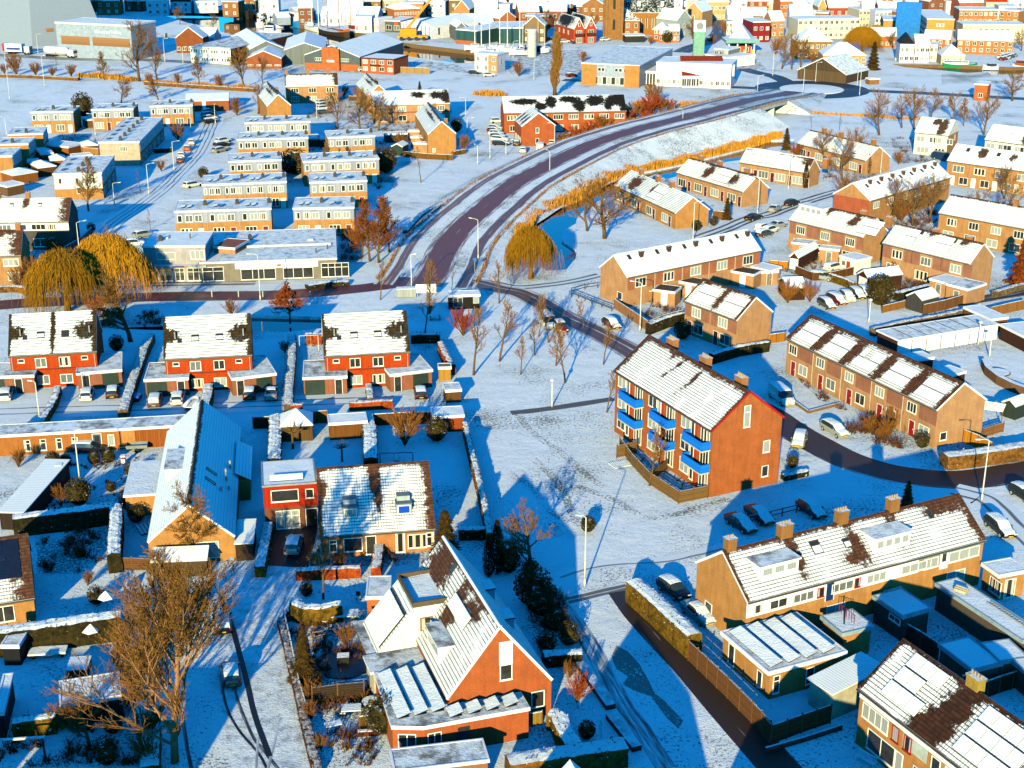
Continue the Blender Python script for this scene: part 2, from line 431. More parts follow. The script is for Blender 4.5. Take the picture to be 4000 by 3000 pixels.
def slab(b, r, o, du, dv, t, bare, side, endbare, rb, eb, res):
 o = Vector(o); du = Vector(du); dv = Vector(dv); L = du.length; S = dv.length
 nn = du.cross(dv).normalized(); nu = max(1, int(L/res)); nv = max(1, int(S/res))
 if not (bare or endbare[0] or endbare[1] or rb or eb): nu, nv = 1, 1
 i0 = len(r.V); at = r.A.setdefault('bare', [])
 at += [0.]*(i0-len(at))
 for j in range(nv+1):
  for i in range(nu+1):
   u, v = L*i/nu, S*j/nv
   q = o+du*(i/nu)+dv*(j/nv); r.V.append((q.x, q.y, q.z)); k = 0.
   if endbare[0]: k = max(k, 1-(u/endbare[0])*.7)
   if endbare[1]: k = max(k, 1-((L-u)/endbare[1])*.7)
   if rb: k = max(k, 1-((S-v)/rb)*.7)
   if eb: k = max(k, 1-(v/eb)*.7)
   for s in bare:
    if s[0] != side: continue
    dd = math.hypot((u-s[1])/s[3], (v-s[2])/s[4]); k = max(k, 1.2-dd*.75)
   at.append(max(0., min(1., k)))
 for j in range(nv):
  for i in range(nu):
   a = i0+j*(nu+1)+i; r.F.append((a, a+1, a+nu+2, a+nu+1)); r.M.append(0)
   r.U.append([(L*(i+x)/nu, S*(j+y)/nv) for x, y in ((0, 0), (1, 0), (1, 1), (0, 1))])
 p = [o, o+du, o+du+dv, o+dv]; lo = [q-nn*t for q in p]
 r.face(lo[::-1], 1)
 for k in range(4):
  k2 = (k+1) % 4; r.face([lo[k], lo[k2], p[k2], p[k]], 1)
 at += [0.]*(len(r.V)-len(at))
def onroof(b, u, v, side='f'):
 """frame on a roof slope: x along the eave, y up the slope, z out of it"""
 if b.kind == 'mono': o, du, dv = Vector((0, 0, b.ze)), Vector((1, 0, 0)), Vector((0, b.D, b.rh))
 elif b.kind == 'gable':
  o, du, dv = (Vector((0, 0, b.ze)), Vector((1, 0, 0)), Vector((0, b.D/2, b.rh))) if side == 'f' else (Vector((b.W, b.D, b.ze)), Vector((-1, 0, 0)), Vector((0, -b.D/2, b.rh)))
 elif b.kind == 'gabley':
  o, du, dv = (Vector((0, b.D, b.ze)), Vector((0, -1, 0)), Vector((b.W/2, 0, b.rh))) if side == 'l' else (Vector((b.W, 0, b.ze)), Vector((0, 1, 0)), Vector((-b.W/2, 0, b.rh)))
 else: o, du, dv = Vector((0, 0, b.ze)), Vector((1, 0, 0)), Vector((0, 1, 0))
 dv = dv.normalized(); n = du.cross(dv); p = o+du*u+dv*v
 M = Matrix((du, dv, n)).transposed().to_4x4(); M.translation = p
 return M
def chimney(b, x, y, w=.9, d=.6, top=None, h=1.2, mat=None, pots=2, snowy=True):
 if b.kind == 'gable': zr = b.ze+b.rh*(1-abs(y-b.D/2)/(b.D/2))
 elif b.kind == 'gabley': zr = b.ze+b.rh*(1-abs(x-b.W/2)/(b.W/2))
 else: zr = b.ze
 m = MB(); m.box(x-w/2, y-d/2, zr-1.0, x+w/2, y+d/2, zr+h-.14, 0); m.box(x-w/2-.06, y-d/2-.06, zr+h-.14, x+w/2+.06, y+d/2+.06, zr+h, 0, 1)
 o = m.build('chimney', [mat or brick('9a6236'), snow('thin') if snowy else plain('6a5a4a')], b.root)
 if pots and not b.far:
  if 'pot' not in WC: q = MB(); q.cyl(0, 0, -.02, .32, .1, .08, 8); WC['pot'] = q.mesh('chimney_pot', [plain('a98a6a')])
  for i in range(pots): put('chimney_pot', WC['pot'], o, Matrix.Translation((x-w/2+w*(i+.5)/pots, y, zr+h)))
 return o
def skylight(b, u, v, w=.8, h=1.1, side='f', snowy=False, M=None):
 m = MB(); t = .07
 for bx in ((-w/2, 0, w/2, t), (-w/2, h-t, w/2, h), (-w/2, t, -w/2+t, h-t), (w/2-t, t, w/2, h-t)): m.box(bx[0], bx[1], -.02, bx[2], bx[3], .09, 0)
 m.box(-w/2+t, t, -.02, w/2-t, h-t, .05, 1)
 if snowy: m.box(-w/2+t, t, .05, w/2-t, h*.62, .085, 2)
 return put('skylight', m.mesh('skylight', [plain('3c3a38'), glass('dark'), snow('clean')]), b.root, onroof(b, u, v, side))
def panels(b, u0, v0, nu, nv, pw=1., ph=1.65, side='f', snowy=True, missing=(), name='solar_panel', gap=.04):
 for i in range(nu):
  for j in range(nv):
   if (i, j) in missing: continue
   k = ('pan', pw, ph, snowy)
   if k not in WC:
    m = MB(); m.box(0, 0, .06, pw-gap, ph-gap, .1, 0)
    if snowy:
     m.box(.02, .02, .1, pw-gap-.02, ph-gap-.1, .16, 1)
    WC[k] = m.mesh(name, [plain('141a2c', .25, .6), snow('clean')])
   put(name, WC[k], b.root, onroof(b, u0+i*pw, v0+j*ph, side))
def dormer(b, u0, u1, v0, h, nwin=2, side='f', wallm=None, ov=.18, top=None, wh=None, gk='net'):
 a = math.atan2(b.rh, b.D/2) if b.kind == 'gable' else math.atan2(b.rh, b.W/2)
 w = u1-u0; dep = h/math.tan(a)
 # frame: x along the eave, y into the roof (horizontal), z up
 M0 = onroof(b, u0, v0, side); X = M0.col[0].to_3d(); Z = Vector((0, 0, 1)); Y = Z.cross(X)
 M = Matrix((X, Y, Z)).transposed().to_4x4(); M.translation = M0.translation
 m = MB(); m.box(0, 0, -.35, w, dep, h-.12, 0); m.box(-ov, -ov, h-.12, w+ov, dep+.1, h+.06, 1, 2)
 o = put('dormer', m.mesh('dormer', [wallm or WHITE, TRIM, top or snow('thin')]), b.root, M)
 ww = (w-.3)/nwin-.12; hh = wh or h*.55
 for i in range(nwin):
  fm, gm = wmesh(ww, hh, 1, 'efeeea', gk if gk else RD.choice(GK), True)
  put('window', fm, o, Matrix.Translation((.15+(i+.5)*(w-.3)/nwin, -.005, h*.28)))
 return o
def flatroofkit(b, items):
 """small things on a flat roof: leaning panels and vents as parts"""
 for it in items:
  k, x, y = it[:3]; z = b.ze
  if k == 'vent':
   m = MB(); m.box(x-.35, y-.3, z-.02, x+.35, y+.3, z+.75); m.box(x-.2, y-.2, z+.75, x+.2, y+.2, z+1.0); m.build('vent', [plain('3a3634')], b.root)
  elif k == 'tilt':
   n = it[3] if len(it) > 3 else 1; m = MB()
   m.obox((x, y, z+.05), (.95, 0, .22), (0, 1.7, 0), (-.02, 0, .06), 0, 1)
   m.box(x+.1, y+.1, z-.01, x+.85, y+1.6, z+.06, 0)
   m.build('solar_panel', [plain('1b2d5c', .3, .6), snow('clean') if n == 1 else plain('2a3f78', .3, .6)], b.root)
  elif k == 'light':
   m = MB(); m.box(x-.5, y-.5, z-.01, x+.5, y+.5, z+.22, 0, 1); m.build('roof_light', [TRIM, snow('clean')], b.root)
  elif k == 'pipe':
   m = MB(); m.cyl(x, y, z-.02, z+.8, .12, .12, 8); m.build('flue', [plain('56534f')], b.root)
# ---------------------------------------------------------------- strips, hedges, fences
def poly_off(pts, z=None):
 out = []; n = len(pts)
 for i, p in enumerate(pts):
  d = pts[min(i+1, n-1)]-pts[max(i-1, 0)]; d.z = 0; d.normalize(); out.append((p, Vector((-d.y, d.x, 0))))
 return out
def smooth_pts(pts, k=6):
 n = len(pts); out = []
 if n < 3: return [pts[0].lerp(pts[1], i/k) for i in range(k+1)]
 for i in range(n-1):
  p0, p1, p2, p3 = pts[max(i-1, 0)], pts[i], pts[i+1], pts[min(i+2, n-1)]
  for j in range(k):
   t = j/k; out.append(.5*((2*p1)+(p2-p0)*t+(2*p0-5*p1+4*p2-p3)*t*t+(3*p1-p0-3*p2+p3)*t**3))
 out.append(pts[-1].copy()); return out
NR = [0]
def ribbon(name, pts, w, mat, dz=.004, k=6, off=0., sm=True, kind='structure', kerb=0.):
 """sheet along a centre line; w a width or a list of widths per point"""
 NR[0] += 1; dz += NR[0]*.0004; q = smooth_pts(pts, k) if sm else pts
 n = len(q); ws = w if isinstance(w, list) else None; m = MB(); L = 0.
 fr = poly_off(q); row = []
 for i, (p, nv) in enumerate(fr):
  if i: L += (q[i]-q[i-1]).length
  if ws: f = i/(n-1)*(len(ws)-1); a = int(min(f, len(ws)-2)); ww = ws[a]*(1-(f-a))+ws[a+1]*(f-a)
  else: ww = w
  row.append((p+nv*(off+ww/2)+Vector((0, 0, dz)), p+nv*(off-ww/2)+Vector((0, 0, dz)), L, ww))
 for i in range(n-1):
  a, b = row[i], row[i+1]
  m.face([a[1], b[1], b[0], a[0]], 0, [(-a[3]/2, a[2]), (-b[3]/2, b[2]), (b[3]/2, b[2]), (a[3]/2, a[2])])
 if kerb:
  for s in (0, 1):
   for i in range(n-1):
    a, b = row[i][s], row[i+1][s]; na, nb = fr[i][1]*(1 if s == 0 else -1)*.14, fr[i+1][1]*(1 if s == 0 else -1)*.14
    u = Vector((0, 0, kerb)); f = [a+u, b+u, b+nb+u, a+na+u]; g = [a, b, b+u, a+u]
    if s == 0: f = f[::-1]; g = g[::-1]
    f = f if (f[1]-f[0]).cross(f[2]-f[0]).z > 0 else f[::-1]
    m.face(f, 1); m.face(g, 1)
 o = m.build(name, [mat, snow('thin')])
 if kind: o['kind'] = kind
 return o
def sheet(name, pts, mat, z=.004, kind='structure'):
 m = MB(); q = [Vector((p.x, p.y, z)) for p in pts]
 a = sum(q[i].x*q[(i+1) % len(q)].y-q[(i+1) % len(q)].x*q[i].y for i in range(len(q)))
 if a < 0: q = q[::-1]
 for t in tessellate_polygon([q]):
  f = [q[i] for i in t]
  if (f[1]-f[0]).cross(f[2]-f[0]).z < 0: f = f[::-1]
  m.face(f)
 o = m.build(name, [mat]);
 if kind: o['kind'] = kind
 return o
HEDGE = lambda: foliage('1c1a0a', '4a3d14', 1., .62)
BEECH = lambda: foliage('4a1d0a', '9a4a1a', .8, .8)
def hedge(label, pts, w=.9, h=1.6, mat=None, name='hedge', cat='hedge', group=None, amp=.12, sm=False, z0=0.):
 q = [p for p in pts]; r = []
 for i in range(len(q)-1):
  L = (q[i+1]-q[i]).length; n = max(2, int(L/.45))
  for j in range(n): r.append(q[i].lerp(q[i+1], j/n))
 r.append(q[-1]); fr = poly_off(r); m = MB(); rows = []
 prof = [(-.5, 0), (-.52, .35), (-.5, .7), (-.46, .95), (-.22, 1.0), (.05, 1.0), (.25, 1.), (.46, .95), (.5, .7), (.52, .35), (.5, 0)]
 for i, (p, nv) in enumerate(fr):
  rows.append(len(m.V))
  for k, (a, b) in enumerate(prof):
   s = p+nv*(a*w)+Vector((0, 0, z0+b*h)); d = noise.noise_vector(s*1.7)*amp
   if b > .01: s += d
   m.V.append(tuple(s))
 K = len(prof)
 for i in range(len(rows)-1):
  for k in range(K-1):
   m.F.append((rows[i]+k, rows[i+1]+k, rows[i+1]+k+1, rows[i]+k+1)); m.M.append(0); m.U.append(0)
 m.F.append(tuple(rows[0]+k for k in range(K))); m.M.append(0); m.U.append(0)
 m.F.append(tuple(rows[-1]+k for k in range(K))[::-1]); m.M.append(0); m.U.append(0)
 # loose leaf sprays break the outline
 rr = random.Random(len(r)*7+3)
 for i in range(int(len(r)*9)):
  j = rr.randrange(len(fr)); p, nv = fr[j]; a, b = prof[rr.randrange(1, K-1)]
  s = p+nv*(a*w*1.04)+Vector((0, 0, z0+b*h*1.01)); e = .13
  d1 = Vector((rr.uniform(-1, 1), rr.uniform(-1, 1), rr.uniform(-.6, 1)))*e; d2 = Vector((rr.uniform(-1, 1), rr.uniform(-1, 1), rr.uniform(-.6, 1)))*e
  m.face([s-d1, s+d2, s+d1], 0, 0)
 o = m.build(name, [mat or HEDGE()]); return tag(o, label, cat, group)
def fence(label, pts, h=1.8, mat=None, step=2., style='board', post=None, name='fence', cat='fence', group=None, snowy=True, th=.05, z0=0.):
 p0 = pts[0]; R = thing(name, label, cat, (p0.x, p0.y, z0), 0, group)
 mat = mat or boards('8a5a2a', .16); post = post or plain('6b4a28'); pl = [Vector((p.x-p0.x, p.y-p0.y, 0)) for p in pts]
 for a, b in zip(pl[:-1], pl[1:]):
  L = (b-a).length; n = max(1, round(L/step)); d = (b-a)/n; dn = d.normalized(); nv = Vector((-dn.y, dn.x, 0))
  for i in range(n):
   s = a+d*i; m = MB(); g = dn*.06
   if style == 'board':
    m.obox(s+g-nv*th/2, d-g*2, nv*th, (0, 0, h-.06)); m.obox(s+g*.5-nv*(th/2+.03)+Vector((0, 0, h-.06)), d-g, nv*(th+.06), (0, 0, .07), 1, 1)
   elif style == 'slat':
    k = max(4, int(h/.22))
    for j in range(k):
     z = .08+j*(h-.16)/k; m.obox(s+g-nv*th/2+Vector((0, 0, z)), d-g*2, nv*th*(1 if j % 2 else 1.8), (0, 0, (h-.16)/k*.8), 0, 1 if j == k-1 else 0)
   elif style == 'rail':
    for z in (h*.4, h*.9): m.obox(s-nv*.04+Vector((0, 0, z)), d, nv*.08, (0, 0, .12), 0, 1)
   elif style == 'bars':
    for z in (.1, h-.05): m.obox(s-nv*.02+Vector((0, 0, z)), d, nv*.04, (0, 0, .05))
    kk = max(2, int(d.length/.35))
    for j in range(kk): m.obox(s+d*(j/kk)-nv*.012+Vector((0, 0, .1)), dn*.025, nv*.025, (0, 0, h-.15))
   elif style == 'mesh':
    for j in range(8): m.obox(s-nv*.01+Vector((0, 0, .1+j*(h-.1)/8)), d, nv*.02, (0, 0, .02))
   m.build('panel', [mat, snow('thin') if snowy else mat], R)
  for i in range(n+1):
   s = a+d*i; m = MB(); m.obox(s-dn*.05-nv*.05, dn*.1, nv*.1, (0, 0, h+.06), 0, 1); m.build('post', [post, snow('thin') if snowy else post], R)
 return R
def wallobj(label, pts, h=1.2, th=.25, mat=None, name='garden_wall', cat='wall', top=None):
 m = MB(); fr = poly_off(pts)
 for i in range(len(pts)-1):
  a, b = pts[i], pts[i+1]; d = b-a; n = Vector((-d.y, d.x, 0)).normalized()*th
  m.obox(a-n/2, d, n, (0, 0, h), 0, 1)
 return tag(m.build(name, [mat or brick('8a4f2c'), top or snow('clean')]), label, cat)
# ---------------------------------------------------------------- trees
def rdir(rr, d, ang):
 a = d.cross(Vector((.31, .2, 1)) if abs(d.z) < .9 else Vector((1, .1, 0))).normalized(); b = d.cross(a); f = rr.uniform(0, 2*PI)
 return (d*math.cos(ang)+(a*math.cos(f)+b*math.sin(f))*math.sin(ang)).normalized()
def grow(seed, h, r0, cnt, start=.3, ang=(.5, .6, .7, .7), ratio=(.55, .5, .5, .45), up=.12, wob=.12, minr=.012, trunk_levels=1, shape=None, twigk=1., top=1.):
 """recursive bare tree: cnt = number of branches per level; returns trunk and crown meshes' data"""
 rr = random.Random(seed); T = MB(); Cm = MB(); last = len(cnt)
 def branch(p, d, L, r, lv):
  ns = 6 if lv == 0 else (4 if lv == 1 else (3 if lv < last else 1)); pts = [p]; rs = [r]; q = p; dd = d
  for i in range(ns):
   dd = (dd+Vector((rr.uniform(-1, 1), rr.uniform(-1, 1), rr.uniform(-.5, .5)))*wob+Vector((0, 0, up if lv else .1))).normalized()
   q = q+dd*(L/ns); pts.append(q); f = (i+1)/ns
   rs.append(max(minr*.6, r*(1-f*(.72 if lv < last else .6))))
  tgt = T if lv < trunk_levels else Cm
  tgt.tube(pts, rs, 7 if lv == 0 else (5 if lv == 1 else 3), 0 if tgt is T else (1 if lv >= max(2, last-1) else 0), lv == 0)
  if lv >= last: return
  n = cnt[lv]; s0 = start if lv == 0 else .22
  for i in range(n):
   f = s0+(1-s0)*((i+rr.uniform(.1, .9))/n)**.9*top
   x = f*ns; a = min(int(x), ns-1); pp = pts[a].lerp(pts[a+1], x-a); ddir = (pts[a+1]-pts[a]).normalized()
   an = ang[lv]*rr.uniform(.7, 1.25)*(1.15-.45*f if lv == 0 else 1)
   l = L*ratio[lv]*rr.uniform(.65, 1.15)*((1.1-.55*f) if lv == 0 else (1.15-.5*f))
   if shape and lv == 0: l = L*shape(f)*rr.uniform(.75, 1.15)
   rn = max(minr, min(rs[a]*.62, r*.5*(1-.5*f)))
   branch(pp, rdir(rr, ddir, an), l, rn*(twigk if lv+1 == last else 1), lv+1)
 branch(Vector((0, 0, -.1)), Vector((0, 0, 1)), h*(.86 if top == 1. else .8), r0, 0)
 return T, Cm
PROTO = {}
def proto(k):
 if k in PROTO: return PROTO[k]
 T, Cm = MB(), MB(); mats = [bark('4a3826', '7a5c3c'), bark('6e4a28', '9a6c3a')]; h = 8.
 nm = ('trunk', 'crown')
 if k[:5] == 'young': h = 7.5; T, Cm = grow(11+ord(k[5]), h, .13, [16, 7, 6], .36, (.75, .65, .6), (.36, .5, .5), .1, .14, .02)
 elif k == 'thin': h = 5.5; T, Cm = grow(5, h, .07, [9, 5, 3], .35, (.6, .6, .6), (.34, .5, .5), .14, .12, .012)
 elif k[:3] == 'big': h = 12.; T, Cm = grow(31+ord(k[3]), h, .34, [15, 9, 7, 5], .2, (.85, .6, .6, .6), (.62, .5, .46, .42), .09, .16, .021, 1)
 elif k == 'oak': h = 11.; T, Cm = grow(77, h, .42, [17, 10, 8, 5], .2, (1.05, .7, .65, .6), (.66, .5, .45, .42), .07, .2, .021, 1); mats[1] = bark('6e4620', '986829')
 elif k == 'lean': h = 14.; T, Cm = grow(93, h, .24, [28, 10, 8, 5], .08, (.62, .5, .55, .55), (.58, .5, .45, .42), .13, .12, .019, 1); mats = [bark('7a5640', 'a87a58'), bark('65431f', '8f6028')]
 elif k == 'alder': h = 12.; T, Cm = grow(41, h, .2, [38, 9, 8], .15, (.9, .7, .7), (.3, .5, .5), .06, .15, .03, 1, lambda f: .32*(1.1-f*.8)); mats[1] = bark('6a4a2a', '94693a')
 elif k == 'poplar': h = 16.; T, Cm = grow(51, h, .3, [80, 9, 7], .06, (.42, .4, .4), (.3, .45, .45), .3, .03, .035, 1, lambda f: .26*(1-abs(f-.5)*1.1)); mats[1] = bark('7a5226', '9a6c30')
 elif k == 'pyramid': h = 5.5; T, Cm = grow(61, h, .12, [34, 10, 9], .2, (1.2, .8, .8), (.4, .5, .5), .02, .12, .035, 1, lambda f: .5*(1.08-f)); mats[1] = bark('6e3012', '94491c')
 elif k == 'bush':
  h = 3.; mats = [bark('5a3a1f', '7a5028'), bark('6e421e', '94622e')]
  rr = random.Random(5)
  for i in range(16):
   t, c = grow(100+i, 3., .045, [9, 7], .2, (.45, .5), (.45, .5), .12, .14, .017)
   a = rr.uniform(0, 2*PI); tl = rr.uniform(.1, .55)
   R = Matrix.Rotation(a, 3, 'Z') @ Matrix.Rotation(tl, 3, 'X')
   for src, dst in ((t, T), (c, Cm)):
    i0 = len(dst.V); dst.V += [tuple(R @ Vector(v)) for v in src.V]; dst.F += [tuple(i0+j for j in f) for f in src.F]; dst.M += [1 if dst is Cm else 0 for _ in src.M]; dst.U += src.U
  nm = ('stem', 'twigs')
 elif k[:6] == 'willow':
  h = 9.5; rr = random.Random(3+ord(k[6])); mats = [bark('6b4a22', '8f6426'), bark('8a560c', 'c48a22')]
  T, L = grow(8+ord(k[6]), h, .42, [11, 5], .22, (.75, .6), (.62, .45), .1, .16, .03, 1)
  Cm.V, Cm.F, Cm.M, Cm.U = L.V, L.F, [0]*len(L.M), L.U
  ends = [Vector(v) for v in L.V[::4]]
  lob = [(rr.uniform(0, 2*PI), rr.uniform(1.2, 3.9), rr.uniform(-1.6, .2), rr.uniform(.8, 1.9)) for _ in range(38)]
  for i in range(3900):
   a, ro, dz, w_ = rr.choice(lob); x, y = math.cos(a)*ro+rr.gauss(0, w_*.45), math.sin(a)*ro+rr.gauss(0, w_*.45); rho = min(1.15, math.hypot(x, y)/4.6)
   zt = h*(.98-.4*rho**2)+dz*.7+rr.uniform(-.4, .4); ln = min(zt-.3, rr.uniform(1.8, 5.4)*(.55+.6*rho)); p = Vector((x, y, zt)); pts = [p]; sw = Vector((x, y, 0)).normalized()*.3
   for j in range(1, 5): pts.append(p+sw*(j/4)**.6*(1.3 if rho > .5 else .6)+Vector((rr.uniform(-.14, .14), rr.uniform(-.14, .14), -ln*j/4)))
   Cm.tube(pts, [.026, .024, .02, .016, .01], 3, 1, False)
 elif k == 'conifer':
  h = 8.; rr = random.Random(9); T.tube([(0, 0, -.1), (0, 0, h*.97)], [.2, .03], 6); mats = [bark('3a2a18', '55401f'), foliage('2a1d08', '5c4314')]
  for i in range(5200):
   f = rr.uniform(.03, 1)**1.25; z = h*f; R = 2.5*(1-f)**.8*(.72+.28*math.sin(z*6.))+.08; a = rr.uniform(0, 2*PI); q = R*rr.uniform(.45, 1.)*(.8+.35*noise.noise(Vector((math.cos(a)*1.5, math.sin(a)*1.5, z*.9))))
   p = Vector((math.cos(a)*q, math.sin(a)*q, z)); o = Vector((math.cos(a), math.sin(a), -.35)); s = rr.uniform(.16, .36)
   t = Vector((-o.y, o.x, rr.uniform(-.5, .5))); Cm.face([p-t*s*.5, p+o*s*1.3, p+t*s*.5, p-o*s*.5+Vector((0, 0, .12))], 1, 0)
 elif k == 'cypress':
  h = 5.; rr = random.Random(19); T.tube([(0, 0, -.1), (0, 0, h*.95)], [.1, .02], 5); mats = [bark('3a2a18', '55401f'), foliage('1c1a0a', '4a3c12')]
  for i in range(2200):
   f = rr.uniform(.01, 1); z = h*f; R = .62*min(1, (1-f)*2.2)**.8*min(1, .5+f*3)+.03; a = rr.uniform(0, 2*PI); q = R*rr.uniform(.5, 1.05)
   p = Vector((math.cos(a)*q, math.sin(a)*q, z)); o = Vector((math.cos(a), math.sin(a), 1.4)).normalized(); s = rr.uniform(.1, .22)
   t = Vector((-o.y, o.x, 0)); Cm.face([p-t*s*.5, p+o*s*1.4, p+t*s*.5], 1, 0)
 elif k in ('shrub', 'topiary'):
  h = 2.; rr = random.Random(29); T.tube([(0, 0, -.05), (0, 0, 1.)], [.08, .05], 5); mats = [bark('3a2a18', '55401f'), foliage('201a0a', '4c3e16', .9, .88)]
  Cm.blob((0, 0, 1.05), (.82, .82, .9), 14, 10, 1, .1 if k == 'topiary' else .22, 3)
  for i in range(900):
   d = Vector((rr.gauss(0, 1), rr.gauss(0, 1), rr.gauss(0, 1))).normalized(); p = Vector((d.x*.86, d.y*.86, max(.05, 1.05+d.z*.94)))*rr.uniform(.94, 1.14 if k == 'topiary' else 1.3); s = .12
   t = Vector((rr.uniform(-1, 1), rr.uniform(-1, 1), rr.uniform(-1, 1))); u = d.cross(t); Cm.face([p-u*s, p+d*s, p+u*s], 1, 0)
  nm = ('stem', 'foliage')
 elif k == 'pollard':
  h = 3.6; mats = [bark('4a3826', '6a5034'), bark('4a3826', '7a5c34')]; rr = random.Random(2); T.tube([(0, 0, -.1), (0, 0, 2.2)], [.16, .13], 6)
  for i in range(26):
   d = Vector((rr.gauss(0, 1), rr.gauss(0, 1), abs(rr.gauss(.6, .6)))).normalized(); Cm.tube([(0, 0, 2.1), Vector((0, 0, 2.1))+d*.7, Vector((0, 0, 2.2))+d*1.35], [.06, .04, .02], 3, 1)
 else: raise KeyError(k)
 PROTO[k] = (T.mesh(nm[0], mats, True), Cm.mesh(nm[1], mats), h, nm); return PROTO[k]
def tree(k, p, h, label, group=None, name=None, cat=None, wide=1., tint=None):
 tm, cm, h0, nm = proto(k); s = h/h0
 nme = name or {'bush': 'bare_bush', 'shrub': 'evergreen_shrub', 'topiary': 'clipped_shrub', 'conifer': 'conifer_tree', 'cypress': 'cypress_tree', 'poplar': 'poplar_tree', 'willow': 'willow_tree'}.get(k.rstrip('ABC'), 'bare_tree')
 R = thing(nme, label, cat or ('shrub' if k in ('bush', 'shrub', 'topiary') else 'tree'), p, RD.uniform(0, 6.28), group); R.scale = (s*wide, s*wide, s)
 put(nm[0], tm, R); c = put(nm[1], cm, R)
 if tint: setmat(c, 1, tint)
 return R
REDTWIG = lambda: bark('7a2d14', 'a8491e')
RUST = lambda: bark('62300f', '92501e')
# ---------------------------------------------------------------- cars
def loft(kind):
 # stations from tail to nose: x, sill z, belt z, roof z, half width, roof half width, greenhouse?
 if kind == 'hatch': L = 4.05; S = [(-2.02, .42, .72, .74, .74, .66, 0), (-1.96, .3, .93, .97, .82, .66, 0), (-1.72, .28, .95, 1.36, .85, .60, 1), (-1.2, .26, .93, 1.46, .86, .62, 1), (-.2, .25, .91, 1.49, .87, .63, 1), (.35, .25, .9, 1.42, .87, .61, 1), (1.05, .25, .9, .95, .86, .7, 0), (1.7, .27, .8, .84, .83, .68, 0), (2.0, .3, .62, .66, .74, .6, 0), (2.05, .4, .55, .57, .66, .55, 0)]
 elif kind == 'estate': L = 4.5; S = [(-2.28, .42, .7, .72, .74, .68, 0), (-2.22, .3, .93, .97, .82, .68, 0), (-2.02, .28, .95, 1.36, .86, .62, 1), (-1.6, .26, .94, 1.45, .87, .63, 1), (-.3, .25, .92, 1.47, .88, .64, 1), (.35, .25, .9, 1.41, .88, .62, 1), (1.1, .25, .9, .95, .87, .7, 0), (1.85, .27, .8, .84, .84, .68, 0), (2.2, .3, .62, .66, .76, .6, 0), (2.27, .4, .55, .57, .68, .55, 0)]
 elif kind == 'sedan': L = 4.4; S = [(-2.2, .42, .78, .8, .74, .66, 0), (-2.1, .3, .95, .99, .83, .66, 0), (-1.45, .27, .95, 1.02, .86, .66, 0), (-.85, .26, .93, 1.38, .87, .59, 1), (-.2, .25, .91, 1.43, .87, .61, 1), (.35, .25, .9, 1.37, .87, .6, 1), (1.15, .25, .89, .94, .86, .7, 0), (1.85, .27, .8, .83, .83, .68, 0), (2.15, .3, .62, .66, .75, .6, 0), (2.2, .4, .55, .57, .67, .55, 0)]
 else: L = 5.; S = [(-2.5, .45, .9, .95, .86, .8, 0), (-2.48, .35, 1.1, 1.9, .93, .84, 0), (-2.3, .3, 1.12, 2.0, .95, .86, 0), (-.2, .3, 1.12, 2.02, .95, .86, 0), (.7, .3, 1.1, 1.98, .95, .84, 1), (1.1, .3, 1.08, 1.9, .94, .8, 1), (1.75, .3, 1.08, 1.13, .92, .78, 0), (2.3, .32, .92, .96, .88, .72, 0), (2.48, .38, .66, .7, .8, .66, 0), (2.5, .45, .6, .62, .76, .6, 0)]
 return L, S
CARM = {}
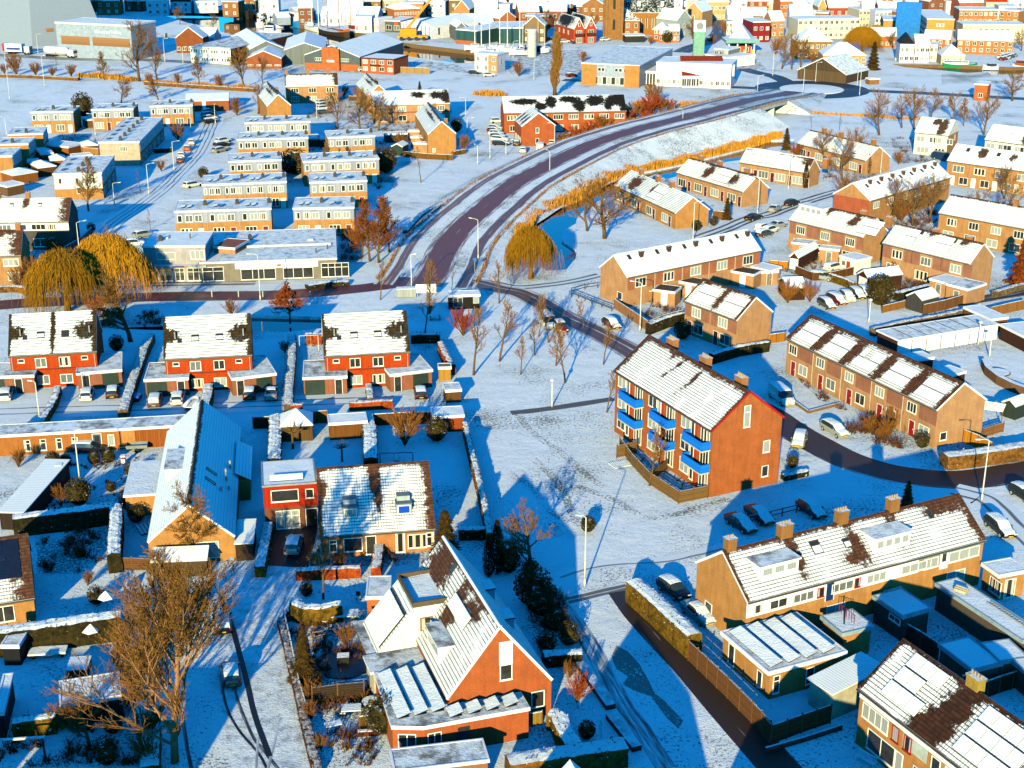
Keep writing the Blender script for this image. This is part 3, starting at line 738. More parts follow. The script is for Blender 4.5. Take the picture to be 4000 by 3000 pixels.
def carmesh(kind, snowlv):
 k = (kind, snowlv)
 if k in CARM: return CARM[k]
 L, S = loft(kind); body, side, scr, rear, sn = MB(), MB(), MB(), MB(), MB()
 def ring(s):
  x, zs, zb, zt, w, wr, g = s; h = [(w*.93, zs), (w, zs+.18), (w, zb-.06), (w*.95, zb), (wr+(.03 if g else 0), zt-.05), (wr*.75, zt), (0, zt+.02)]
  return [(x, -a, b) for a, b in h]+[(x, a, b) for a, b in h[:-1][::-1]]
 R = [ring(s) for s in S]; n = len(R[0])
 for i in range(len(S)-1):
  g0, g1 = S[i][6], S[i+1][6]
  for j in range(n-1):
   f = [R[i][j+1], R[i][j], R[i+1][j], R[i+1][j+1]]; lo = (j == 3 or j == n-5); hi = 3 < j < n-5
   t = body
   if lo and (g0 and g1): t = side
   elif kind != 'van' and lo and g0 != g1: t = side if not g1 else body
   elif kind == 'van' and lo and g0 and not g1: t = side
   elif hi and g0 and not g1: t = scr
   elif hi and g1 and not g0 and kind != 'van': t = rear
   t.face(f, 0, 0)
   if snowlv and (hi or (lo and 0)) and R[i][j][2] > .7 and R[i+1][j][2] > .6:
    roof = g0 and g1 or (kind == 'van' and i in (1, 2, 3))
    front = t is scr or (not g0 and not g1 and S[i][0] > .5)
    if roof or (snowlv > 1 and (front or (t is rear and snowlv > 2))):
     th = .06; sn.face([(p[0], p[1], p[2]+th) for p in f], 0, 0);
     for a, b in ((0, 1), (1, 2), (2, 3), (3, 0)): sn.face([f[a], f[b], (f[b][0], f[b][1], f[b][2]+th), (f[a][0], f[a][1], f[a][2]+th)], 0, 0)
 body.face(R[0], 0, 0); body.face(R[-1][::-1], 0, 0)
 for i in range(len(S)-1): body.face([R[i][0], R[i][-1], R[i+1][-1], R[i+1][0]], 0, 0)
 for sx in (-1, 1):  # mirrors
  body.box(S[5][0]+.35, sx*(S[5][4]+.02)-.08, .93, S[5][0]+.5, sx*(S[5][4]+.02)+.08, 1.06)
 wh = MB(); r = .31 if kind != 'van' else .34
 wh.tube([(0, -.1, 0), (0, .1, 0)], [r, r], 14, 0); wh.tube([(0, -.115, 0), (0, .115, 0)], [r*.6, r*.6], 10, 1)
 wx = (S[0][0]+.82, S[-1][0]-.82)
 x1, x0 = S[-2][0], S[1][0]
 hl = MB(); hl.box(-.06, -.17, -.07, .07, .17, .07); tl = MB(); tl.box(-.06, -.11, -.13, .05, .11, .13)
 pl = MB(); pl.box(-.02, -.26, -.06, .02, .26, .06)
 me = dict(body=body.mesh('body', [plain('9a9a9a', .3, .5)], True), side=side.mesh('side_window', [glass('car')]), scr=scr.mesh('windscreen', [glass('car')]), rear=rear.mesh('rear_window', [glass('car')]) if rear.V else None,
   snow=sn.mesh('snow_cover', [snow('clean')]) if sn.V else None, wheel=wh.mesh('wheel', [plain('101010', .8), STEEL]), hl=hl.mesh('headlight', [plain('d8d8d4', .2, .5)]), tl=tl.mesh('tail_light', [plain('9a0c0c', .3, .5)]), pl=pl.mesh('number_plate', [plain('d99a12', .5)]))
 pos = dict(wheel=[(x, y, r) for x in wx for y in (-S[4][4]+.1, S[4][4]-.1)], hl=[(x1+.02, y, .66) for y in (-.56, .56)], tl=[(x0-.04, y, .8 if kind != 'van' else 1.) for y in (-.68, .68)], pl=[(S[-1][0]+.02, 0, .46), (S[0][0]-.02, 0, .56)])
 J = MB(); jm = [plain('9a9a9a', .3, .5), glass('car'), plain('101010', .8), snow('clean'), plain('9a0c0c', .3, .5), plain('d99a12', .5)]
 def add(mb, mi, off=(0, 0, 0)):
  i0 = len(J.V); J.V += [(v[0]+off[0], v[1]+off[1], v[2]+off[2]) for v in mb.V]; J.F += [tuple(i0+q for q in f) for f in mb.F]; J.M += [mi]*len(mb.F); J.U += [0]*len(mb.F)
 for mb, mi in ((body, 0), (side, 1), (scr, 1), (rear, 1), (sn, 3)): add(mb, mi)
 for q in pos['wheel']: add(wh, 2, q)
 for q in pos['tl']: add(tl, 4, q)
 for q in pos['pl']: add(pl, 5, q)
 CARM[k] = (me, pos, J.mesh('parked_car', jm)); return CARM[k]
CN = {'white': 'd8d8d6', 'silver': '8e9294', 'black': '0c0c0e', 'grey': '3c4044', 'red': '6a0d0c', 'blue': '1a3358', 'dark': '15181c', 'beige': '9a8c6c', 'brown': '4a2216', 'orange': 'c84a08'}
def car(p, ang, col, label, kind='hatch', sn=2, far=False, group=None, name='parked_car', cat='car', z=0.):
 me, pos, J = carmesh(kind, sn); pm = plain(CN[col], .28, .5, 0., .03)
 if kind == 'van': name = 'parked_van'; cat = 'van'
 loc = (p.x, p.y, z)
 if far:
  o = put(name, J); o.location = loc; o.rotation_euler = (0, 0, ang); setmat(o, 0, pm); return tag(o, label, cat, group)
 R = thing(name, label, cat, loc, ang, group); b = put('body', me['body'], R); setmat(b, 0, pm)
 for k, nm in (('side', 'side_window'), ('scr', 'windscreen'), ('rear', 'rear_window'), ('snow', 'snow_cover')):
  if me[k]: put(nm, me[k], R)
 for k, nm in (('wheel', 'wheel'), ('hl', 'headlight'), ('tl', 'tail_light'), ('pl', 'number_plate')):
  for q in pos[k]: put(nm, me[k], R, Matrix.Translation(q))
 return R
def ang2(a, b): d = b-a; return math.atan2(d.y, d.x)
def carpx(x0, y0, x1, y1, col, label, **k):
 """car whose tail is over photo point 0 and nose over point 1 (both on the ground, at the middle of its length only the direction and centre count)"""
 z = k.get('z', 0.); a, b = G(x0, y0, z), G(x1, y1, z); return car((a+b)/2, ang2(a, b), col, label, **k)
# ---------------------------------------------------------------- street furniture
LM = {}
def lamp(p, h, ang, label, arm=1.2, group='street lamps', kind='arm', z=0.):
 k = (round(h, 1), arm, kind)
 if k not in LM:
  a = MB(); a.tube([(0, 0, 0), (0, 0, h*.3), (0, 0, h)], [.11, .085, .06], 8); a.cyl(0, 0, 0, .9, .13, .13, 8)
  b, c = MB(), MB()
  if kind == 'arm':
   b.tube([(0, 0, h-.15), (.1, 0, h+.05), (arm*.5, 0, h+.18), (arm, 0, h+.22)], [.055, .05, .045, .045], 6)
   c.obox((arm-.05, -.11, h+.16), (.62, 0, .06), (0, .22, 0), (0, 0, .13), 0, 1)
  else:
   b.tube([(0, 0, h-.1), (0, 0, h+.1)], [.07, .07], 6); c.tube([(0, 0, h+.1), (0, 0, h+.3), (0, 0, h+.42)], [.28, .3, .1], 10)
  wm = plain('c9c9c6', .5); LM[k] = (a.mesh('pole', [wm], True), b.mesh('arm', [wm], True), c.mesh('lamp_head', [wm, snow('clean')]))
 R = thing('street_lamp', label, 'street lamp', (p.x, p.y, z), ang, group); put('pole', LM[k][0], R); put('arm', LM[k][1], R); put('lamp_head', LM[k][2], R); return R
def lamppx(x, y, h, tipx, tipy, label, **k):
 z = k.get('z', 0.); a = G(x, y, z); t = G(x, y, z); tt = G(x+tipx, y+tipy, z); return lamp(a, h, ang2(a, tt), label, **k)
def onemesh(name, label, cat, p, rz, mb, mats, group=None, smooth=False):
 o = mb.build(name, mats, None, smooth); o.location = p; o.rotation_euler = (0, 0, rz); return tag(o, label, cat, group)
# ================================================================ camera, light
sc = bpy.context.scene
cam = bpy.data.cameras.new('camera'); co = bpy.data.objects.new('camera', cam); C.objects.link(co); sc.camera = co
cam.sensor_width = 36.; cam.lens = F/4000*36; cam.clip_end = 5000.; cam.clip_start = 1.
co.location = (0, 0, CH); co.rotation_euler = (PI/2-TH, 0, 0)
SAZ, SEL = math.radians(77.6), math.radians(14.75)
ldir = Vector((math.cos(SAZ)*math.cos(SEL), math.sin(SAZ)*math.cos(SEL), -math.sin(SEL)))
sl = bpy.data.lights.new('sun', 'SUN'); sl.energy = 3.95; sl.angle = math.radians(.5); sl.color = (1., .88, .40)
so = bpy.data.objects.new('sun', sl); C.objects.link(so); so.rotation_euler = ldir.to_track_quat('-Z', 'Y').to_euler()
w = bpy.data.worlds.new('World'); sc.world = w; w.use_nodes = True; nt = w.node_tree
bg = nt.nodes['Background']; sky = nt.nodes.new('ShaderNodeTexSky'); sky.sky_type = 'NISHITA'; sky.sun_disc = False
sky.sun_elevation = SEL; sky.sun_rotation = math.radians(192.4); sky.ozone_density = 4.; sky.dust_density = .3
mul = nt.nodes.new('ShaderNodeMix'); mul.data_type = 'RGBA'; mul.blend_type = 'MULTIPLY'; mul.inputs[0].default_value = 1.
mul.inputs[7].default_value = (.035, .65, .98, 1)       # clear deep-blue winter sky, as the photograph is graded
nt.links.new(sky.outputs[0], mul.inputs[6]); nt.links.new(mul.outputs[2], bg.inputs[0]); bg.inputs[1].default_value = .15
sc.cycles.diffuse_bounces = 0; sc.cycles.glossy_bounces = 2; sc.cycles.max_bounces = 4
sc.view_settings.view_transform = 'Standard'; sc.view_settings.look = 'None'; sc.view_settings.gamma = 1.; sc.view_settings.exposure = 1.15
# ================================================================ ground and water
full()
WATER = {
'harbour_water': [(560, 34), (780, 36), (920, 42), (1040, 62), (1130, 92), (1190, 98), (1300, 110), (1440, 135), (1500, 154), (1600, 170), (1857, 200), (1862, 246), (1785, 246), (1600, 221), (1480, 205), (1360, 190), (1240, 163), (1158, 136), (1105, 140), (1000, 141), (945, 145), (840, 118), (790, 100), (735, 90), (655, 64), (580, 46)],
'canal_water': [(3480, 250), (3530, 262), (3650, 272), (3760, 283), (3880, 292), (4080, 292), (4080, 258), (3960, 262), (3830, 258), (3660, 252)],
'pond_water': [(2063, 858), (2110, 835), (2180, 812), (2260, 778), (2350, 725), (2452, 683), (2545, 668), (2642, 648), (2780, 615), (2904, 583), (3000, 548), (3100, 545), (3105, 565), (3010, 575), (2890, 625), (2790, 640), (2640, 690), (2550, 715), (2470, 730), (2380, 770), (2300, 800), (2253, 855), (2250, 872), (2199, 904), (2194, 940), (2253, 980), (2249, 1008), (2212, 1053), (2131, 1057), (2100, 1000), (2080, 930)],
'ditch_water': [(395, 1222), (540, 1234), (760, 1236), (1000, 1232), (1255, 1238), (1258, 1282), (1130, 1296), (1000, 1292), (760, 1292), (560, 1288), (400, 1280)],
}
holes = []; wz = {'harbour_water': -1.6, 'canal_water': -1.2, 'pond_water': -.35, 'ditch_water': -.5}
for k, pp in WATER.items():
 q = [G(x, y) for x, y in pp]; holes.append(q)
 sheet(k, q, watm('051420' if k != 'ditch_water' else '0a1a24', .35), wz[k])
 m = MB(); n = len(q)
 for i in range(n):
  a, b = q[i], q[(i+1) % n]; dn = Vector((0, 0, wz[k]-.3)); m.face([a, b, b+dn, a+dn])
 struct('quay_edge' if 'har' in k or 'can' in k else 'bank_edge', m, [plain('6b5236', .9) if 'har' in k or 'can' in k else snow('thin')])
g = MB(); outer = [Vector((-900, 40, 0)), Vector((900, 40, 0)), Vector((900, 2200, 0)), Vector((-900, 2200, 0))]
polys = [outer]+holes; flat = [p for q in polys for p in q]
for t in tessellate_polygon(polys):
 f = [flat[i] for i in t]
 if (f[1]-f[0]).cross(f[2]-f[0]).z < 0: f = f[::-1]
 g.face(f)
struct('ground', g, [snow('lawn')])
# ================================================================ the curved main road on its embankment
RP = [(1655, 1118, .0), (1700, 1050, .1), (1741, 962, .4), (1805, 886, .9), (1886, 813, 1.5), (2000, 722, 2.2), (2136, 646, 2.8), (2316, 561, 3.3), (2497, 502, 3.8), (2678, 457, 4.2), (2859, 409, 4.4), (2960, 384, 3.6), (3060, 368, 1.2), (3110, 356, .1)]
rp = [P(x, y, z) for x, y, z in RP]
rs_ = smooth_pts(rp, 6); fr = poly_off(rs_); e = MB(); row = []
for p, nv in fr:
 z = p.z; s = 1.0+z*1.9
 row.append([p+nv*(9+s)-Vector((0, 0, z+.05)), p+nv*9-Vector((0, 0, .03)), p-nv*9-Vector((0, 0, .03)), p-nv*(9+s)-Vector((0, 0, z+.05))])
NB = len(row)
for i in range(NB-1):
 if 60 <= i < 66: continue
 a, b = row[i], row[i+1]
 for k in range(3): e.face([a[k+1], b[k+1], b[k], a[k]])
for i in (60, 66): r_ = row[i]; e.face([r_[0], r_[1], r_[2], r_[3]])
struct('road_embankment', e, [snow('bank')])
BR = '6a4038'
def rz_(off, a=0, b=None): return [p+nv*off for p, nv in fr][a:b]
ribbon('road', rs_, 6.4, roadm('6e3c2e', .3, (-1.8, -.7, .5, 1.6), .75), .004, sm=False)
ribbon('cycle_path', rz_(6.6), 2.2, roadm('7a5a54', .5, (-.3, .5), .6), .006, sm=False)
ribbon('cycle_path', rz_(-6.4), 2.4, roadm('6e4a42', .46, (-.4, .4), .7), .006, sm=False)
ribbon('grass_verge', rz_(8.6), .7, roadm('5a3c1c', .34, (), .3), .008, sm=False)
ribbon('grass_verge', rz_(-8.7), .8, roadm('6a4418', .30, (), .3), .008, sm=False)
# bridge with abutments, deck beam and railings
bs = thing('road_bridge', 'white concrete road bridge carrying the curved road over the dike path', 'bridge', (0, 0, 0))
m = MB()
for i in range(59, 66):
 a, b = row[i], row[i+1]
 for k0, k1 in ((1, 2),):
  m.face([a[2]-Vector((0, 0, .9)), b[2]-Vector((0, 0, .9)), b[2]+Vector((0, 0, .1)), a[2]+Vector((0, 0, .1))]); m.face([a[1]+Vector((0, 0, .1)), b[1]+Vector((0, 0, .1)), b[1]-Vector((0, 0, .9)), a[1]-Vector((0, 0, .9))])
  m.face([a[1]-Vector((0, 0, .9)), b[1]-Vector((0, 0, .9)), b[2]-Vector((0, 0, .9)), a[2]-Vector((0, 0, .9))]); m.face([a[2], b[2], b[1], a[1]])
m.build('deck', [plain('b9b4aa')], bs)
for i in (60, 63, 66):
 r_ = row[i]; d = (r_[1]-r_[2]).normalized(); t = Vector((-d.y, d.x, 0)); m = MB(); o_ = Vector((r_[2].x, r_[2].y, -.2))+d*.4; m.obox(o_-t*.3, (r_[1]-r_[2])-d*.8, t*.6, (0, 0, r_[2].z-.75)); m.build('pier' if i == 63 else 'abutment', [plain('d6d2c8')], bs)
def railing(label, pts, h=1.1, step=2.):
 R = thing('bridge_railing', label, 'railing', pts[0]); o = pts[0]; m = MB(); L = 0
 for a, b in zip(pts[:-1], pts[1:]):
  for z in (.15, .55, h): m.obox(a-o+Vector((0, 0, z)), b-a, Vector((.04, .04, 0)), (0, 0, .06))
 m.build('rail', [plain('5f7f96')], R)
 acc = 0
 for a, b in zip(pts[:-1], pts[1:]):
  n = max(1, int((b-a).length/step))
  for i in range(n): q = a.lerp(b, i/n)-o; m = MB(); m.box(q.x-.04, q.y-.04, q.z, q.x+.04, q.y+.04, q.z+h); m.build('post', [plain('5f7f96')], R)
railing('blue grey railing on the near edge of the road bridge', rz_(-8.9, 57, 74)); railing('blue grey railing on the far edge of the road bridge', rz_(8.9, 54, 74))
# ================================================================ other streets
tile(1, 1)
ribbon('road', [G(-2300, 985), G(-2000, 960), G(-1700, 945), G(-900, 905), G(0, 895), G(450, 872), G(800, 840), G(1120, 800), G(1420, 740)], 5.4, roadm('5e2f2c', .18, (-1.8, -.6, .7, 1.9), .6), kerb=.0)
ribbon('pavement', [G(-1300, 872), G(-900, 855), G(0, 835), G(500, 815), G(1000, 772), G(1180, 700), G(1300, 560)], 1.8, roadm('8a7f7c', .62, (), .3), .006)
ribbon('parking_bays', [G(-1300, 800), G(-900, 790), G(-300, 778), G(0, 772)], 5., roadm('6a5550', .42, (-1.5, .2, 1.5), .5), .005)
tile(2, 1)
ribbon('road', [G(-420, 745), G(-150, 790), G(60, 822), G(330, 800), G(560, 762), G(760, 715)], 3.6, roadm('6c6460', .58, (-.8, .8), .6))
ribbon('road', [G(-420, 760), G(-120, 835), G(60, 870), G(260, 965), G(460, 1085), G(700, 1200), G(960, 1335), G(1130, 1440)], 5., roadm('5e4440', .34, (-1.3, -.2, 1.2), .7))
tile(3, 2)
ribbon('road', [G(-520, -20), G(-250, 130), G(0, 260), G(160, 370), G(420, 520), G(700, 660), G(1050, 765), G(1400, 815), G(1700, 825), G(2000, 790), G(2400, 715)], 5.2, roadm('3d2a26', .26, (-1.5, -.4, .8, 1.8), .8))
ribbon('road', [G(1600, 920), G(1760, 960), G(1900, 1010), G(2100, 1200), G(2330, 1420)], 4.5, roadm('6a6664', .6, (-1., 1.), .4))
sheet('parking_bays', [G(90, 620), G(330, 560), G(470, 640), G(180, 760)], snow('thin'), .008)
tile(3, 1)   # road to the upper right with the dark cars, and the courtyard
ribbon('road', [G(-600, 400), G(-400, 330), G(-150, 225), G(0, 195), G(200, 120), G(420, 50), G(620, -10)], 5.5, roadm('55504e', .5, (-1.6, -.3, 1.4), .5))
ribbon('pavement', [G(-700, 330), G(-450, 235), G(-200, 120), G(0, 70), G(250, 10), G(430, -60)], 3., roadm('777270', .72, (), .4), .006)
ribbon('road', [G(1560, 960), G(1800, 930), G(2212, 865), G(2500, 800)], 3.4, roadm('303234', .25, (-.8, .8), .5))
tile(2, 2)
ribbon('footpath', [G(-10, 250), G(170, 232), G(420, 200), G(640, 165), G(880, 128)], 1.7, roadm('5e5248', .36, (-.3, .3), .5))
ribbon('footpath', [G(60, 260), G(110, 350), G(240, 470), G(420, 590), G(560, 710), G(700, 830), G(800, 890)], 1., snow('trodden'), .006)
ribbon('footpath', [G(130, 600), G(330, 780), G(440, 920), G(500, 1080), G(580, 1210)], 1., snow('trodden'), .006)
ribbon('footpath', [G(560, 880), G(900, 1010), G(1150, 1150), G(1400, 1130), G(1700, 1040), G(1900, 1000)], 1., snow('trodden'), .006)
ribbon('footpath', [G(-40, 760), G(170, 900), G(280, 1050), G(400, 1140), G(600, 1220)], 1., snow('trodden'), .006)
ribbon('footpath', [G(400, 1660), G(760, 1560), G(1300, 1520), G(1560, 1470), G(1850, 1400)], 1.5, roadm('8a8884', .6, (-.4,), .3), .006)
tile(2, 3)
ribbon('footpath', [G(120, 170), G(350, 235), G(600, 190), G(1000, 95)], 2., roadm('6a625a', .5, (-.3, .4), .4), .006)
ribbon('lane', [G(960, 130), G(1120, 330), G(1330, 560), G(1560, 800), G(1800, 1080), G(2080, 1400), G(2400, 1760)], [3.2, 3.6, 3.6, 3.6, 3.6, 3.6, 3.6], roadm('33251c', .16, (-1.0, .2, 1.), .6), .008)
ribbon('footpath', [G(380, 190), G(560, 420), G(700, 640), G(830, 880), G(960, 1100), G(1130, 1340), G(1330, 1660)], 1.7, roadm('2c3038', .32, (), .5), .008)
sheet('grass_patch', [G(900, 600), G(1000, 650), G(1100, 760), G(1180, 900), G(1230, 1010), G(1320, 1080), G(1480, 1250), G(1440, 1320), G(1340, 1230), G(1250, 1110), G(1200, 1040), G(1080, 1000), G(960, 940), G(1000, 870), G(900, 800), G(860, 700)], snow('grass'), .006)
# street at the lower left with wheel tracks
tile(1, 3)
ribbon('street', [G(260, -80), G(180, 60), G(60, 260), G(-20, 560), G(0, 900), G(60, 1250), G(150, 1700)], 6.5, snow('thin'), .004)
ribbon('wheel_track', [G(-300, 800), G(-290, 980), G(-240, 1170), G(-150, 1330), G(-40, 1460), G(40, 1560), G(100, 1680)], .24, roadm('1c1612', .2, (), .4), .010)
ribbon('wheel_track', [G(-220, 780), G(-180, 1000), G(-120, 1180), G(-20, 1400), G(60, 1500), G(200, 1680)], .3, roadm('2a1c16', .25, (), .4), .012)
ribbon('wheel_track', [G(50, 1230), G(20, 1400), G(0, 1660)], .22, roadm('5a5450', .3, (), .4), .014)
ribbon('wheel_track', [G(220, 1230), G(190, 1300), G(150, 1480), G(100, 1680)], .22, roadm('5a5450', .3, (), .4), .016)
tile(0, 3)
ribbon('kerb', [G(1900, 180), G(2000, 420), G(2060, 640), G(2130, 900), G(2200, 1200), G(2330, 1560)], .5, roadm('1c1814', .1, (), .4), .018)
ribbon('gravel_strip', [G(1570, 1150), G(1620, 1500), G(1660, 1680)], .3, roadm('20211f', .2, (), .4), .006)
tile(1, 2)
sheet('driveway', [G(90, 1180), G(560, 1170), G(420, 1680), G(60, 1680)], roadm('2a2622', .1, (), .5), .012)
tile(0, 2)   # drives in front of the three red houses
ribbon('street', [G(-200, 250), G(400, 225), G(1100, 205), G(1700, 190), G(2600, 160), G(3400, 130)], 5.5, roadm('6a6866', .74, (-1., 1.), .5))
tile(0, 1)   # terrace street at upper left
ribbon('street', [G(850, 450), G(1000, 270), G(1200, 130), G(1400, -20), G(1560, -180), G(1700, -330), G(1800, -520), G(1850, -640)], 6., roadm('6a6866', .72, (-1.6, -.5, .6, 1.7), .4))
# far dike road, roundabout, town road
full()
ribbon('road', [G(-60, 212), G(120, 222), G(300, 232), G(520, 232), G(800, 245), G(1000, 250)], 6., roadm('6a625a', .3, (-1.6, 1.4), .8))
ribbon('road', [G(2200, 312), G(2320, 318), G(2460, 326), G(2700, 336), G(2900, 342), G(3060, 352)], 5., roadm('30363e', .22, (-1.2, 1.2), .8))
ribbon('road', [G(3280, 348), G(3420, 356), G(3560, 362), G(3720, 370), G(3860, 378), G(4100, 392)], 5.5, roadm('2c3540', .2, (-1.2, 1.2), .8))
ribbon('road', [G(3100, 335), G(3030, 300), G(2960, 285), G(2900, 268)], 5.5, roadm('2c3540', .15, (-1.2, 1.2), .8))
ribbon('road', [G(2660, 205), G(2700, 185), G(2760, 165), G(2800, 140), G(2815, 110), G(2795, 85), G(2800, 65), G(2835, 50)], 7., roadm('38434e', .2, (-1.5, 1.5), .8))
cc = G(3170, 349); m = MB(); m2 = MB(); N = 48
for i in range(N):
 a0, a1 = 2*PI*i/N, 2*PI*(i+1)/N
 def q(r, a, z=.012): return (cc.x+r*math.cos(a), cc.y+r*math.sin(a), z)
 m.face([q(10, a0), q(18, a0), q(18, a1), q(10, a1)], 0, [(-2, a0*12), (2, a0*12), (2, a1*12), (-2, a1*12)])
 m2.face([q(10, a0, .014), q(10, a1, .014), q(10, a1, .16), q(10, a0, .16)]); m2.face([q(0, 0, .5), q(10, a0, .16), q(10, a1, .16)])
o = struct('roundabout', m, [roadm('26303a', .1, (-1., 1.), .9)]); struct('roundabout_island', m2, [snow('clean')])
# ================================================================ buildings, near and middle distance
TAN = brick('a87a56'); TAN2 = brick('a4744a'); YEL = brick('a87440'); ORG = brick('9d542b', amt=.1); RED = brick('a23810', '8a3a18', .1); PUR = brick('8c5a48'); BRN = brick('5a4234')
SAL = brick('9c4e2e', '8a4a2e', .12); DKB = brick('46403c')
RB = roofm('43291a', .36, .3); RR = roofm('6a2c12', .36, .3); RG = roofm('2c2620', .36); RP_ = roofm('3a342e', .36, 0., .35); RD0 = roofm('4a3626', .36, 0., .1); MET = roofm('5a5f64', .5, 0., .12)
RT = roofm('50301f', .36, .28, .9)
LT = snow('clean'); THN = snow('thin'); MLT = snow('melt')
def rows(b, n, pat, face='f', L=None, mir=False):
 L = L or (b.W if face in 'fb' else b.D); s = L/n
 for i in range(n):
  for it in pat:
   u = it[1] if not (mir and i % 2) else s-it[1]
   if it[0] == 'w': win(b, face, i*s+u, *it[2:5], n=it[5] if len(it) > 5 else 2, gk=it[6] if len(it) > 6 else None)
   elif it[0] == 'd': door(b, face, i*s+u, it[2], col=it[3] if len(it) > 3 else '5a1a12')
def pipes(b, us, z1=None):
 for u in us:
  m = MB(); m.cyl(u, b.oy-.07, 0, (z1 or b.ze)-.1, .05, .05, 6); m.build('downpipe', [plain('b8aaa0')], b.root)
def clad(b, x0, x1, z0, z1, mat, face='f', off=.03, name='cladding'):
 m = MB(); m.box(x0, -off, z0, x1, .01, z1); return put(name, m.mesh(name, [mat]), b.root, facem(b, face, 0, 0))
# ---- apartment block
tile(2, 1)
b = bld('apartment_block', 'three storey orange brick apartment block with blue balconies and red roof edges', 'apartment block', (875, 1540), (1722, 2067), 8.4, 10.2, 'gable', 4.1, ORG, RT, trim=plain('a81208'), ridgebare=.9, endbare=(1.2, .3), bare=[('f', 9.3, 5, .5, 1.), ('f', 8.5, 3, .4, .7), ('f', 7.2, 5.5, .5, .5), ('f', 13, 2.2, .3, 1.6), ('f', 13.4, 4.5, .25, 1.5)],
  chim=[(3.6, 6.4, 1.5, .9, None, 1.4, None, 5), (11.2, 6.4, 1.5, .9, None, 1.4, None, 5), (18.8, 6.4, 1.5, .9, None, 1.4, None, 5)])
BLU = boards('0a70dd', .25, False, .75)
for i in range(3):
 u = i*7.5+.1
 for k, z in enumerate((.5, 3.3, 6.1)):
  win(b, 'f', u+1.75, z+.5, 1.9, 1.75, 2, 'net' if (i+k) % 3 else 'dark'); win(b, 'f', u+3.3, z+.2, .75, 2., 1)
  win(b, 'f', u+5.9, z+.1, 1.8, 2.15, 3, ['drape', 'dark'][k % 2]); clad(b, u+3.8, u+4.2, z, z+2.2, plain('b02a10'))
 for z in (3.1, 5.9):
  m = MB(); x0, x1 = u+2.9, u+7.1; y = b.oy; m.box(x0, y-1.25, z-.18, x1, y-.01, z, 0, 1)
  m.box(x0, y-1.25, z, x1, y-1.17, z+1.05, 2); m.box(x0, y-1.17, z, x0+.06, y-.01, z+1.05, 2); m.box(x1-.06, y-1.17, z, x1, y-.01, z+1.05, 2)
  m.build('balcony', [plain('b8b4ac'), plain('4a2620'), BLU], b.root)
win(b, 'r', 7.9, 4.3, .95, 1.5, 1, 'net'); win(b, 'r', 7.9, 1.2, .95, 1.4, 1, 'dark'); win(b, 'r', 4.9, 8.0, .9, 2.7, 1, 'net', rows=2)
tile(2, 2)
fence('brown slatted fence round the gardens below the blue balconies', [G(930, 560), G(1030, 700), G(1190, 872), G(1440, 1035), G(1690, 985)], 1.7, boards('7a5a30', .2, False), 1.9, 'slat')
fence('upright brown slatted screen at the far corner of the apartment gardens', [G(1075, 600), G(1000, 620), G(905, 640)], 1.8, boards('7a5a30', .2, False), 1.9, 'slat')
fence('short brown fence between two apartment gardens', [G(1200, 850), G(1390, 690)], 1.4, boards('7a5a30', .2, False), 1.9, 'slat', snowy=False)
onemesh('roof_sheet', 'white corrugated sheet lying in the snow beside the apartment fence', 'sheet', G(940, 695), .45, (lambda m: (m.box(-1.3, -.9, .02, 1.3, .9, .09, 0), [m.box(-1.3+.26*i, -.9, .09, -1.2+.26*i, .9, .14, 0) for i in range(10)], m)[2])(MB()), [LT])
# ---- tan row with brown stripes and its neighbours
tile(3, 1)
ROWP = [('w', 1.6, 3.2, 1.75, 1.35, 3), ('w', 4.15, .8, 1.9, 1.5, 2), ('d', 1.9, .05, '8a1a10')]
b = bld('row_house', 'long tan brick row of five homes with brown stripes between its snowy solar panels', 'row house', (150, 1260), (1455, 1884), 5.2, 8.4, 'gable', 3., TAN, RT, ridgebare=.9, endbare=(1.4, 1.), bare=[('f', 6.3*i, 2.6, 1.15, 3.8) for i in range(1, 5)])
rows(b, 5, ROWP, mir=False); pipes(b, [6.25, 12.5, 18.7, 24.9])
for i in range(5): panels(b, i*6.25+1.3, .7, 4, 2, 1.05, 1.7, missing=[(1, 1)] if i == 2 else ())
for i in range(5): clad(b, i*6.25+(3.0 if i else 2.7), (i+1)*6.25-.1, 2.9, 5.0, PUR)
win(b, 'r', 1.7, .8, 1.1, 1.1, 1, 'dark'); clad(b, .7, 3.6, .05, 2.3, plain('14161a'), 'f', .05, 'shopfront') if 0 else None
b = bld('row_house', 'tan brick row with a white flat dormer and a grey patio behind the parked cars', 'row house', (175, 240), (815, 392), 5.4, (1052, 335), 'gable', 3., TAN, RT, ridgebare=.6, chim=[(13.6, 4.5, 1.1, .7, None, 1., None, 3), (19.2, 4.5, 1.1, .7, None, 1., None, 3)], bare=[('f', 13.4, 3.2, 1.0, 1.3), ('f', 12.6, 2.2, .8, .5), ('f', 7., 4, .6, 1.2)])
n = 3; rows(b, n, [('w', 2.9, 3.2, 2.0, 1.45, 4), ('w', 2.6, .5, 2.4, 1.6, 3)]); [clad(b, i*b.W/3+a, i*b.W/3+a+1.5, 2.9, 5.2, PUR) for i in range(3) for a in (.2, 4.3)]
dormer(b, 1.2, 6.4, 2.1, 1.7, 4); panels(b, 15, .8, 4, 2, 1.1, 1.75)
b = bld('row_house', 'tan brick row with panels and skylights above the round evergreen tree', 'row house', (985, 440), (1742, 622), 5.4, (1995, 565), 'gable', 3., TAN, RT, ridgebare=.4, chim=[(7.9, 4.4, 1., .7, None, .9, None, 3), (14.5, 4.4, 1., .7, None, .9, None, 3)], bare=[('f', 8, 4.3, .7, .8), ('f', 14.5, 4.2, .7, 1.1), ('f', 21, 1.5, .9, 2.)])
